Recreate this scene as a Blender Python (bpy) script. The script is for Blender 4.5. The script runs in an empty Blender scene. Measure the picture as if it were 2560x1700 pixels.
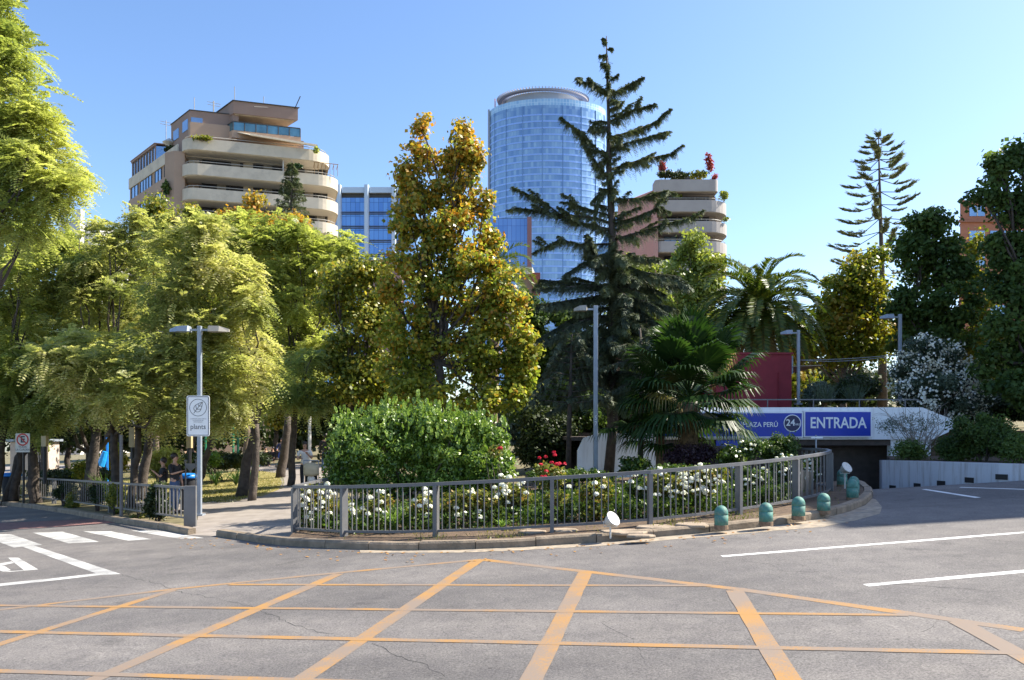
import bpy, bmesh, math, random
import numpy as np
from mathutils import Vector, Matrix
random.seed(7)
RNG = np.random.default_rng(11)
scene = bpy.context.scene
col = scene.collection
PI = math.pi

# ---------------------------------------------------------------- camera
F_PX, U0, VH, CH = 2000.0, 1280.0, 1085.0, 1.93      # focal length, centre column, horizon row (photo pixels), eye height
SX, SY = 0.058, 0.0157                               # the street falls to the left and rises away
cam_data = bpy.data.cameras.new('camera')
cam_data.sensor_width = 36.0
cam_data.lens = 36.0 * F_PX / 2560.0
cam_data.shift_y = (VH - 850.0) / 2560.0
cam_data.clip_start = 0.1
cam_data.clip_end = 6000
cam = bpy.data.objects.new('camera', cam_data)
cam.location = (0, 0, CH)
cam.rotation_euler = (PI / 2, 0, 0)
col.objects.link(cam)
scene.camera = cam

# ---------------------------------------------------------------- light
SUN_EL = math.radians(45)
SUN_AZ = math.radians(13)        # measured from +X towards +Y
sun_dir = Vector((math.cos(SUN_EL) * math.cos(SUN_AZ), math.cos(SUN_EL) * math.sin(SUN_AZ), math.sin(SUN_EL)))
sd = bpy.data.lights.new('sun', 'SUN')
sd.energy = 5.0
sd.angle = math.radians(0.5)
sd.color = (1.0, 0.93, 0.80)
sun = bpy.data.objects.new('sun', sd)
sun.rotation_euler = sun_dir.to_track_quat('Z', 'Y').to_euler()
sun.location = (30, 0, 60)
col.objects.link(sun)
world = bpy.data.worlds.new('World')
scene.world = world
world.use_nodes = True
wn = world.node_tree
sky = wn.nodes.new('ShaderNodeTexSky')
sky.sky_type = 'NISHITA'
sky.sun_disc = False
sky.sun_elevation = SUN_EL
sky.sun_rotation = PI / 2 - SUN_AZ
sky.altitude = 600
sky.air_density = 1.0
sky.dust_density = 1.5
sky.ozone_density = 2.0
hs = wn.nodes.new('ShaderNodeHueSaturation'); hs.inputs['Saturation'].default_value = 1.12; hs.inputs['Hue'].default_value = 0.503
wn.links.new(sky.outputs[0], hs.inputs['Color']); wn.links.new(hs.outputs[0], wn.nodes['Background'].inputs[0])
wn.nodes['Background'].inputs[1].default_value = 0.12
scene.view_settings.view_transform = 'Standard'
scene.view_settings.look = 'None'
scene.view_settings.gamma = 1
scene.view_settings.exposure = 1.25
scene.render.engine = 'CYCLES'
scene.cycles.max_bounces = 6
scene.cycles.transparent_max_bounces = 6

# ---------------------------------------------------------------- placing helpers
def gz(x, y):
    return SX * x + SY * y
def at(u, v, Y):
    return Vector(((u - U0) / F_PX * Y, Y, CH + (VH - v) / F_PX * Y))
def G(u, v, dz=0.0):
    a = (u - U0) / F_PX; b = (VH - v) / F_PX
    Y = (CH - dz) / (SX * a + SY - b)
    return Vector((a * Y, Y, gz(a * Y, Y) + dz))
def gp(u, Y, dz=0.0):
    x = (u - U0) / F_PX * Y
    return Vector((x, Y, gz(x, Y) + dz))

# ---------------------------------------------------------------- materials
def nt(name):
    m = bpy.data.materials.new(name)
    m.use_nodes = True
    return m, m.node_tree, m.node_tree.nodes['Principled BSDF']
def rgb(c): return (c[0], c[1], c[2], 1.0)
def mat(name, c, rough=0.6, metal=0.0, var=0.12, scale=6.0, bump=0.0, bscale=60.0, spec=0.5, dirt=None, dscale=1.5, damt=0.5):
    m, t, b = nt(name)
    N, L = t.nodes, t.links
    tc = N.new('ShaderNodeTexCoord')
    nz = N.new('ShaderNodeTexNoise'); nz.inputs['Scale'].default_value = scale; nz.inputs['Detail'].default_value = 6
    L.new(tc.outputs['Object'], nz.inputs['Vector'])
    r = N.new('ShaderNodeValToRGB')
    r.color_ramp.elements[0].position = 0.3; r.color_ramp.elements[1].position = 0.7
    r.color_ramp.elements[0].color = rgb([x * (1 - var) for x in c])
    r.color_ramp.elements[1].color = rgb([min(1, x * (1 + var)) for x in c])
    L.new(nz.outputs['Fac'], r.inputs['Fac'])
    out = r.outputs['Color']
    if dirt:
        n2 = N.new('ShaderNodeTexNoise'); n2.inputs['Scale'].default_value = dscale; n2.inputs['Detail'].default_value = 8; n2.inputs['Roughness'].default_value = 0.7
        L.new(tc.outputs['Object'], n2.inputs['Vector'])
        r2 = N.new('ShaderNodeValToRGB'); r2.color_ramp.elements[0].position = 0.5; r2.color_ramp.elements[1].position = 0.68
        r2.color_ramp.elements[0].color = (0, 0, 0, 1); r2.color_ramp.elements[1].color = (damt, damt, damt, 1)
        L.new(n2.outputs['Fac'], r2.inputs['Fac'])
        mx = N.new('ShaderNodeMixRGB'); L.new(r2.outputs['Color'], mx.inputs['Fac']); L.new(out, mx.inputs['Color1']); mx.inputs['Color2'].default_value = rgb(dirt)
        out = mx.outputs['Color']
    L.new(out, b.inputs['Base Color'])
    b.inputs['Roughness'].default_value = rough
    b.inputs['Metallic'].default_value = metal
    b.inputs['Specular IOR Level'].default_value = spec
    if bump:
        n3 = N.new('ShaderNodeTexNoise'); n3.inputs['Scale'].default_value = bscale; n3.inputs['Detail'].default_value = 4
        L.new(tc.outputs['Object'], n3.inputs['Vector'])
        bp = N.new('ShaderNodeBump'); bp.inputs['Strength'].default_value = bump; bp.inputs['Distance'].default_value = 0.02
        L.new(n3.outputs['Fac'], bp.inputs['Height']); L.new(bp.outputs['Normal'], b.inputs['Normal'])
    return m
def leafmat(name, cols, rough=0.42, trans=0.4, spec=0.4, patch=0.6, pscale=0.9):
    """cols: ramp of leaf colours, chosen leaf by leaf, with slow patches through the crown"""
    m, t, b = nt(name)
    N, L = t.nodes, t.links
    g = N.new('ShaderNodeNewGeometry'); tc = N.new('ShaderNodeTexCoord')
    nz = N.new('ShaderNodeTexNoise'); nz.inputs['Scale'].default_value = pscale; nz.inputs['Detail'].default_value = 3
    L.new(tc.outputs['Object'], nz.inputs['Vector'])
    mr = N.new('ShaderNodeMapRange'); mr.inputs['From Min'].default_value = 0.3; mr.inputs['From Max'].default_value = 0.7
    L.new(nz.outputs['Fac'], mr.inputs['Value'])
    mx = N.new('ShaderNodeMix'); mx.inputs['Factor'].default_value = patch
    L.new(g.outputs['Random Per Island'], mx.inputs[2]); L.new(mr.outputs['Result'], mx.inputs[3])
    r = N.new('ShaderNodeValToRGB')
    els = r.color_ramp.elements
    n = len(cols)
    els[0].position = 0.08; els[0].color = rgb(cols[0]); els[1].position = 0.92; els[1].color = rgb(cols[-1])
    for i in range(1, n - 1):
        e = els.new(0.08 + 0.84 * i / (n - 1)); e.color = rgb(cols[i])
    L.new(mx.outputs[0], r.inputs['Fac'])
    L.new(r.outputs['Color'], b.inputs['Base Color'])
    b.inputs['Roughness'].default_value = rough
    b.inputs['Specular IOR Level'].default_value = spec
    tr = N.new('ShaderNodeBsdfTranslucent')
    sc = N.new('ShaderNodeMixRGB'); sc.blend_type = 'MULTIPLY'; sc.inputs['Fac'].default_value = 1
    sc.inputs['Color2'].default_value = (1.15, 1.2, 0.7, 1)
    L.new(r.outputs['Color'], sc.inputs['Color1']); L.new(sc.outputs['Color'], tr.inputs['Color'])
    ms = N.new('ShaderNodeMixShader'); ms.inputs['Fac'].default_value = trans
    L.new(b.outputs['BSDF'], ms.inputs[1]); L.new(tr.outputs['BSDF'], ms.inputs[2])
    L.new(ms.outputs['Shader'], N['Material Output'].inputs['Surface'])
    return m

def asphalt():
    m, t, b = nt('asphalt')
    N, L = t.nodes, t.links
    tc = N.new('ShaderNodeTexCoord')
    def noise(s, d=6, rr=0.6):
        n = N.new('ShaderNodeTexNoise'); n.inputs['Scale'].default_value = s; n.inputs['Detail'].default_value = d; n.inputs['Roughness'].default_value = rr
        L.new(tc.outputs['Object'], n.inputs['Vector']); return n
    big = noise(0.35, 4); fine = noise(55, 3, 0.8); mid = noise(3.2, 8, 0.7)
    r = N.new('ShaderNodeValToRGB'); r.color_ramp.elements[0].position = 0.35; r.color_ramp.elements[1].position = 0.65
    r.color_ramp.elements[0].color = (0.125, 0.116, 0.112, 1); r.color_ramp.elements[1].color = (0.172, 0.16, 0.153, 1)
    L.new(big.outputs['Fac'], r.inputs['Fac'])
    r2 = N.new('ShaderNodeValToRGB'); r2.color_ramp.elements[0].position = 0.34; r2.color_ramp.elements[1].position = 0.68
    r2.color_ramp.elements[0].color = (0.38, 0.38, 0.38, 1); r2.color_ramp.elements[1].color = (1.5, 1.5, 1.48, 1)
    L.new(fine.outputs['Fac'], r2.inputs['Fac'])
    mu = N.new('ShaderNodeMixRGB'); mu.blend_type = 'MULTIPLY'; mu.inputs['Fac'].default_value = 0.9
    L.new(r.outputs['Color'], mu.inputs['Color1']); L.new(r2.outputs['Color'], mu.inputs['Color2'])
    r3 = N.new('ShaderNodeValToRGB'); r3.color_ramp.elements[0].position = 0.4; r3.color_ramp.elements[1].position = 0.62
    r3.color_ramp.elements[0].color = (0.86, 0.85, 0.86, 1); r3.color_ramp.elements[1].color = (1.08, 1.07, 1.05, 1)
    L.new(mid.outputs['Fac'], r3.inputs['Fac'])
    mu2 = N.new('ShaderNodeMixRGB'); mu2.blend_type = 'MULTIPLY'; mu2.inputs['Fac'].default_value = 1
    L.new(mu.outputs['Color'], mu2.inputs['Color1']); L.new(r3.outputs['Color'], mu2.inputs['Color2'])
    # long tyre-polished bands
    mp = N.new('ShaderNodeMapping'); mp.inputs['Scale'].default_value = (0.06, 0.9, 1); mp.inputs['Rotation'].default_value = (0, 0, 0.06)
    L.new(tc.outputs['Object'], mp.inputs['Vector'])
    st = N.new('ShaderNodeTexNoise'); st.inputs['Scale'].default_value = 1.0; st.inputs['Detail'].default_value = 3
    L.new(mp.outputs['Vector'], st.inputs['Vector'])
    r4 = N.new('ShaderNodeValToRGB'); r4.color_ramp.elements[0].position = 0.4; r4.color_ramp.elements[1].position = 0.6
    r4.color_ramp.elements[0].color = (0.83, 0.83, 0.84, 1); r4.color_ramp.elements[1].color = (1.08, 1.07, 1.06, 1)
    L.new(st.outputs['Fac'], r4.inputs['Fac'])
    mu3 = N.new('ShaderNodeMixRGB'); mu3.blend_type = 'MULTIPLY'; mu3.inputs['Fac'].default_value = 1
    L.new(mu2.outputs['Color'], mu3.inputs['Color1']); L.new(r4.outputs['Color'], mu3.inputs['Color2'])
    oil = noise(1.1, 10, 0.62)
    r5 = N.new('ShaderNodeValToRGB'); r5.color_ramp.elements[0].position = 0.60; r5.color_ramp.elements[1].position = 0.72
    r5.color_ramp.elements[0].color = (1, 1, 1, 1); r5.color_ramp.elements[1].color = (0.6, 0.6, 0.61, 1)
    L.new(oil.outputs['Fac'], r5.inputs['Fac'])
    mu4 = N.new('ShaderNodeMixRGB'); mu4.blend_type = 'MULTIPLY'; mu4.inputs['Fac'].default_value = 1
    L.new(mu3.outputs['Color'], mu4.inputs['Color1']); L.new(r5.outputs['Color'], mu4.inputs['Color2'])
    vo = N.new('ShaderNodeTexVoronoi'); vo.inputs['Scale'].default_value = 2.3; L.new(tc.outputs['Object'], vo.inputs['Vector'])
    r6 = N.new('ShaderNodeValToRGB'); r6.color_ramp.elements[0].position = 0.035; r6.color_ramp.elements[1].position = 0.06
    r6.color_ramp.elements[0].color = (0.45, 0.45, 0.45, 1); r6.color_ramp.elements[1].color = (1, 1, 1, 1)
    L.new(vo.outputs['Distance'], r6.inputs['Fac'])
    mu5 = N.new('ShaderNodeMixRGB'); mu5.blend_type = 'MULTIPLY'; mu5.inputs['Fac'].default_value = 0.8
    L.new(mu4.outputs['Color'], mu5.inputs['Color1']); L.new(r6.outputs['Color'], mu5.inputs['Color2'])
    L.new(mu5.outputs['Color'], b.inputs['Base Color'])
    b.inputs['Roughness'].default_value = 0.85
    bp = N.new('ShaderNodeBump'); bp.inputs['Strength'].default_value = 0.5; bp.inputs['Distance'].default_value = 0.006
    L.new(fine.outputs['Fac'], bp.inputs['Height']); L.new(bp.outputs['Normal'], b.inputs['Normal'])
    return m
def paint(name, c, wear=0.5, asph=(0.15, 0.148, 0.15)):
    m, t, b = nt(name)
    N, L = t.nodes, t.links
    tc = N.new('ShaderNodeTexCoord')
    n1 = N.new('ShaderNodeTexNoise'); n1.inputs['Scale'].default_value = 60; n1.inputs['Detail'].default_value = 8; n1.inputs['Roughness'].default_value = 0.75
    n2 = N.new('ShaderNodeTexNoise'); n2.inputs['Scale'].default_value = 1.6; n2.inputs['Detail'].default_value = 4
    L.new(tc.outputs['Object'], n1.inputs['Vector']); L.new(tc.outputs['Object'], n2.inputs['Vector'])
    ad = N.new('ShaderNodeMath'); ad.operation = 'ADD'
    L.new(n1.outputs['Fac'], ad.inputs[0]); L.new(n2.outputs['Fac'], ad.inputs[1])
    r = N.new('ShaderNodeValToRGB'); r.color_ramp.elements[0].position = 0.47; r.color_ramp.elements[1].position = 0.57
    r.color_ramp.elements[0].color = rgb(c); r.color_ramp.elements[1].color = rgb([c[i] * 0.3 + asph[i] * 0.7 for i in range(3)])
    ml = N.new('ShaderNodeMath'); ml.operation = 'MULTIPLY'; ml.inputs[1].default_value = wear
    L.new(ad.outputs[0], ml.inputs[0]); L.new(ml.outputs[0], r.inputs['Fac'])
    L.new(r.outputs['Color'], b.inputs['Base Color']); b.inputs['Roughness'].default_value = 0.75
    return m

M = {}
M['asphalt'] = asphalt()
M['white_paint'] = paint('white_paint', (0.5, 0.49, 0.465), 0.5)
M['white_line'] = paint('white_line', (0.74, 0.74, 0.72), 0.455)
M['yellow_paint'] = paint('yellow_paint', (0.33, 0.175, 0.05), 0.54)
M['red_paving'] = mat('red_paving', (0.2, 0.1, 0.09), 0.8, scale=8, var=0.3, bump=0.2)
M['crack'] = mat('crack', (0.02, 0.02, 0.02), 0.95)
M['path'] = mat('path_concrete', (0.27, 0.235, 0.205), 0.85, var=0.15, scale=2.5, bump=0.25, dirt=(0.16, 0.13, 0.1), dscale=2.2, damt=0.5)
M['kerb'] = mat('kerb_stone', (0.24, 0.185, 0.13), 0.85, var=0.25, scale=5, bump=0.5, bscale=30, dirt=(0.12, 0.1, 0.07), dscale=4, damt=0.7)
M['soil'] = mat('soil', (0.10, 0.065, 0.04), 0.95, var=0.4, scale=9, bump=0.9, bscale=25, dirt=(0.2, 0.14, 0.08), dscale=2.2, damt=0.7)
M['stone'] = mat('flagstone', (0.3, 0.235, 0.17), 0.85, var=0.25, scale=6, bump=0.5)
M['park'] = mat('park_ground', (0.14, 0.12, 0.06), 0.95, var=0.4, scale=3, bump=0.4, bscale=15, dirt=(0.3, 0.24, 0.12), dscale=0.8, damt=0.7)
M['lawn'] = mat('dry_lawn', (0.24, 0.2, 0.06), 0.95, var=0.35, scale=5, bump=0.6, bscale=40, dirt=(0.42, 0.33, 0.15), dscale=1.6, damt=0.85)
M['ramp'] = mat('ramp_concrete', (0.12, 0.12, 0.13), 0.8, var=0.2, scale=3)
M['rail'] = mat('grey_rail_paint', (0.135, 0.135, 0.14), 0.45, var=0.12, scale=4, dirt=(0.22, 0.2, 0.18), dscale=6, damt=0.35)
M['lamp'] = mat('galvanised', (0.3, 0.34, 0.4), 0.42, metal=0.25, var=0.08)
M['lamp_cover'] = mat('lamp_cover', (0.35, 0.32, 0.27), 0.4, var=0.1)
M['bark'] = mat('bark', (0.14, 0.105, 0.08), 0.9, var=0.4, scale=7, bump=1.0, bscale=22)
M['bark_dark'] = mat('bark_dark', (0.07, 0.055, 0.045), 0.9, var=0.4, scale=7, bump=1.0, bscale=22)
M['bark_palm'] = mat('bark_palm', (0.2, 0.14, 0.09), 0.95, var=0.5, scale=10, bump=1.0, bscale=14)
M['teal'] = mat('bollard_paint', (0.065, 0.2, 0.165), 0.65, var=0.25, scale=12, dirt=(0.24, 0.25, 0.2), dscale=16, damt=0.65, bump=.2)
M['rust'] = mat('bollard_base', (0.2, 0.13, 0.08), 0.8, var=0.3, scale=20)
M['white'] = mat('white_enamel', (0.55, 0.55, 0.53), 0.4, var=0.08, dirt=(0.3, 0.27, 0.2), dscale=14, damt=0.5)
M['black'] = mat('black', (0.015, 0.015, 0.017), 0.5)
M['sign_white'] = mat('sign_white', (0.88, 0.88, 0.88), 0.45, var=0.03)
M['sign_cream'] = mat('sign_cream', (0.6, 0.58, 0.5), 0.5, var=0.06, dirt=(0.4, 0.38, 0.3), dscale=9, damt=0.4)
M['sign_back'] = mat('sign_back', (0.4, 0.41, 0.43), 0.5, metal=0.3)
M['ink'] = mat('sign_ink', (0.06, 0.06, 0.07), 0.5)
M['ink_grey'] = mat('sign_ink_grey', (0.3, 0.3, 0.32), 0.5)
M['sign_red'] = mat('sign_red', (0.5, 0.03, 0.02), 0.5)
M['sign_blue'] = mat('sign_blue', (0.008, 0.04, 0.42), 0.4, var=0.08, scale=2)
M['sign_navy'] = mat('sign_navy', (0.01, 0.015, 0.08), 0.4)
M['sign_letter'] = mat('sign_letter', (0.85, 0.87, 0.9), 0.4, var=0.02)
def streaked(name, c, d, amt, vs=0.25, hs=3.0):
    m, t, b = nt(name)
    N, L = t.nodes, t.links
    tc = N.new('ShaderNodeTexCoord'); mp = N.new('ShaderNodeMapping'); mp.inputs['Scale'].default_value = (hs, hs, vs)
    L.new(tc.outputs['Object'], mp.inputs['Vector'])
    n = N.new('ShaderNodeTexNoise'); n.inputs['Scale'].default_value = 1.5; n.inputs['Detail'].default_value = 8; n.inputs['Roughness'].default_value = 0.7
    L.new(mp.outputs['Vector'], n.inputs['Vector'])
    r = N.new('ShaderNodeValToRGB'); r.color_ramp.elements[0].position = 0.48; r.color_ramp.elements[1].position = 0.75
    r.color_ramp.elements[0].color = rgb(c); r.color_ramp.elements[1].color = rgb([c[i] * (1 - amt) + d[i] * amt for i in range(3)])
    L.new(n.outputs['Fac'], r.inputs['Fac']); L.new(r.outputs['Color'], b.inputs['Base Color']); b.inputs['Roughness'].default_value = 0.75
    n3 = N.new('ShaderNodeTexNoise'); n3.inputs['Scale'].default_value = 9
    L.new(tc.outputs['Object'], n3.inputs['Vector'])
    bp = N.new('ShaderNodeBump'); bp.inputs['Strength'].default_value = 0.25; bp.inputs['Distance'].default_value = 0.02
    L.new(n3.outputs['Fac'], bp.inputs['Height']); L.new(bp.outputs['Normal'], b.inputs['Normal'])
    return m
M['white_wall'] = streaked('white_wall', (0.88, 0.89, 0.9), (0.4, 0.35, 0.3), 0.5)
M['stained_wall'] = streaked('stained_wall', (0.62, 0.62, 0.66), (0.2, 0.13, 0.08), 0.85, 0.35, 4)
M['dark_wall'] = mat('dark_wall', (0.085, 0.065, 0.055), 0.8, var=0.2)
M['red_wall'] = mat('red_wall', (0.3, 0.03, 0.045), 0.7, var=0.12, scale=3)
M['sail'] = mat('sail_cloth', (0.6, 0.5, 0.35), 0.8)
M['bin_blue'] = mat('bin_blue', (0.01, 0.2, 0.65), 0.4)
M['green_paint'] = mat('green_paint', (0.02, 0.2, 0.1), 0.45)
M['wood_pole'] = mat('pole_cream', (0.45, 0.36, 0.2), 0.7)
M['skin'] = mat('skin', (0.5, 0.28, 0.19), 0.55, var=0.05)
M['hair'] = mat('hair_dark', (0.025, 0.015, 0.012), 0.5)
M['hair_fair'] = mat('hair_fair', (0.5, 0.28, 0.1), 0.5)
M['cloth_white'] = mat('cloth_white', (0.75, 0.72, 0.68), 0.8)
M['cloth_black'] = mat('cloth_black', (0.02, 0.02, 0.025), 0.8)
M['cloth_navy'] = mat('cloth_navy', (0.05, 0.06, 0.14), 0.8)
M['cloth_brown'] = mat('cloth_brown', (0.28, 0.12, 0.1), 0.8)
M['cloth_tan'] = mat('cloth_tan', (0.5, 0.42, 0.28), 0.8)
M['cloth_blue'] = mat('cloth_blue', (0.04, 0.07, 0.3), 0.7)
M['cloth_green'] = mat('cloth_green', (0.03, 0.5, 0.05), 0.7)
M['denim'] = mat('denim', (0.06, 0.1, 0.2), 0.8)
M['rubber'] = mat('rubber', (0.02, 0.02, 0.02), 0.8)
# leaves
M['jacaranda'] = leafmat('jacaranda_leaf', [(0.14, 0.18, 0.06), (0.3, 0.33, 0.11), (0.47, 0.46, 0.18), (0.66, 0.6, 0.36)], trans=0.55, pscale=0.5)
M['jacaranda_green'] = leafmat('jacaranda_green_leaf', [(0.15, 0.2, 0.06), (0.3, 0.34, 0.09), (0.46, 0.48, 0.15), (0.6, 0.58, 0.24)], trans=0.53, pscale=0.6)
M['jacaranda_grey'] = leafmat('jacaranda_grey_leaf', [(0.2, 0.26, 0.09), (0.36, 0.42, 0.16), (0.5, 0.54, 0.22)], trans=0.5, pscale=0.6)
M['autumn'] = leafmat('autumn_leaf', [(0.09, 0.11, 0.02), (0.27, 0.24, 0.04), (0.5, 0.36, 0.05), (0.6, 0.33, 0.04), (0.58, 0.22, 0.03)], rough=0.33, trans=0.45, patch=0.35, pscale=0.6)
M['autumn_green'] = leafmat('autumn_green_leaf', [(0.08, 0.12, 0.02), (0.22, 0.28, 0.04), (0.42, 0.45, 0.08), (0.58, 0.48, 0.08)], rough=0.33, trans=0.5, patch=0.3, pscale=0.6)
M['olive'] = leafmat('olive_leaf', [(0.07, 0.1, 0.018), (0.18, 0.22, 0.035), (0.36, 0.36, 0.06), (0.52, 0.38, 0.06)], rough=0.35, trans=0.45, patch=0.3)
M['sunny_yellow'] = leafmat('sunny_yellow_leaf', [(0.06, 0.11, 0.015), (0.16, 0.2, 0.02), (0.33, 0.3, 0.03), (0.42, 0.24, 0.03)], trans=0.5, patch=0.5, pscale=0.4)
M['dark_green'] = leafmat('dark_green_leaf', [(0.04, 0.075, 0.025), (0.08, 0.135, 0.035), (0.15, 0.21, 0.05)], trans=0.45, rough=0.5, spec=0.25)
M['deep_shade'] = leafmat('shaded_leaf', [(0.02, 0.035, 0.012), (0.04, 0.06, 0.016), (0.07, 0.09, 0.02)], trans=0.25, rough=0.45, spec=0.3)  # near-black leaf tone; shade under the trees is put into its colour
M['poplar'] = leafmat('poplar_leaf', [(0.13, 0.19, 0.04), (0.27, 0.32, 0.07), (0.42, 0.42, 0.1)], trans=0.45)
M['bright_bush'] = leafmat('bush_leaf', [(0.04, 0.09, 0.015), (0.1, 0.18, 0.025), (0.22, 0.33, 0.05), (0.36, 0.46, 0.1)], rough=0.36, trans=0.35, spec=0.6, patch=0.25)
M['cedar'] = leafmat('cedar_needle', [(0.07, 0.095, 0.05), (0.14, 0.17, 0.085), (0.24, 0.27, 0.13)], trans=0.15, rough=0.6, patch=0.4)
M['cedar_pale'] = leafmat('cedar_pale_needle', [(0.06, 0.085, 0.06), (0.11, 0.14, 0.09), (0.17, 0.2, 0.12)], trans=0.15, rough=0.6, patch=0.4)
M['araucaria'] = leafmat('araucaria_needle', [(0.11, 0.14, 0.09), (0.2, 0.23, 0.13), (0.3, 0.3, 0.15)], trans=0.15, rough=0.6)
M['palm'] = leafmat('palm_leaf', [(0.045, 0.08, 0.013), (0.09, 0.13, 0.02), (0.17, 0.17, 0.03)], trans=0.3, rough=0.35, patch=0.3)
M['palm_old'] = leafmat('palm_old_leaf', [(0.2, 0.16, 0.04), (0.3, 0.2, 0.06), (0.25, 0.15, 0.06)], trans=0.3, rough=0.5)
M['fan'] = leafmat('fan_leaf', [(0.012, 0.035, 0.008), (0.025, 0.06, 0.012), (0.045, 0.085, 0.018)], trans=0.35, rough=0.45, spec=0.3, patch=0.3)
M['fan_dry'] = leafmat('fan_dry_leaf', [(0.12, 0.16, 0.03), (0.3, 0.25, 0.1), (0.4, 0.32, 0.18)], trans=0.4)
M['rose_leaf'] = leafmat('rose_leaf', [(0.06, 0.1, 0.015), (0.14, 0.17, 0.03), (0.26, 0.26, 0.04), (0.3, 0.16, 0.04)], trans=0.35, rough=0.35, patch=0.3, pscale=3)
M['rose_leaf_dark'] = leafmat('rose_leaf_dark', [(0.03, 0.07, 0.015), (0.07, 0.12, 0.02), (0.12, 0.16, 0.03)], trans=0.35, rough=0.35, patch=0.3, pscale=3)
M['petal'] = leafmat('white_petal', [(0.8, 0.78, 0.68), (0.85, 0.84, 0.8), (0.88, 0.88, 0.86)], trans=0.25, rough=0.6, patch=0.2)
M['petal_red'] = leafmat('red_petal', [(0.5, 0.01, 0.03), (0.7, 0.02, 0.06)], trans=0.25, rough=0.6)
M['strap'] = leafmat('strap_leaf', [(0.06, 0.14, 0.02), (0.14, 0.25, 0.04), (0.25, 0.35, 0.08)], trans=0.35, rough=0.3)
M['strap_dark'] = leafmat('strap_dark_leaf', [(0.03, 0.07, 0.02), (0.06, 0.12, 0.03)], trans=0.3, rough=0.35)
M['purple'] = leafmat('purple_leaf', [(0.02, 0.008, 0.018), (0.05, 0.025, 0.04), (0.08, 0.045, 0.06)], trans=0.2)
M['oleander'] = leafmat('oleander_leaf', [(0.03, 0.055, 0.03), (0.07, 0.1, 0.06), (0.1, 0.13, 0.08)], trans=0.2)
M['grass'] = leafmat('grass_blade', [(0.1, 0.14, 0.02), (0.2, 0.2, 0.04), (0.35, 0.28, 0.1)], trans=0.3)
M['litter'] = leafmat('fallen_leaf', [(0.3, 0.12, 0.03), (0.4, 0.2, 0.05), (0.25, 0.15, 0.06)], trans=0.1)
M['red_leaf'] = leafmat('red_leaf', [(0.3, 0.05, 0.05), (0.5, 0.1, 0.08)], trans=0.35)

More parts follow.
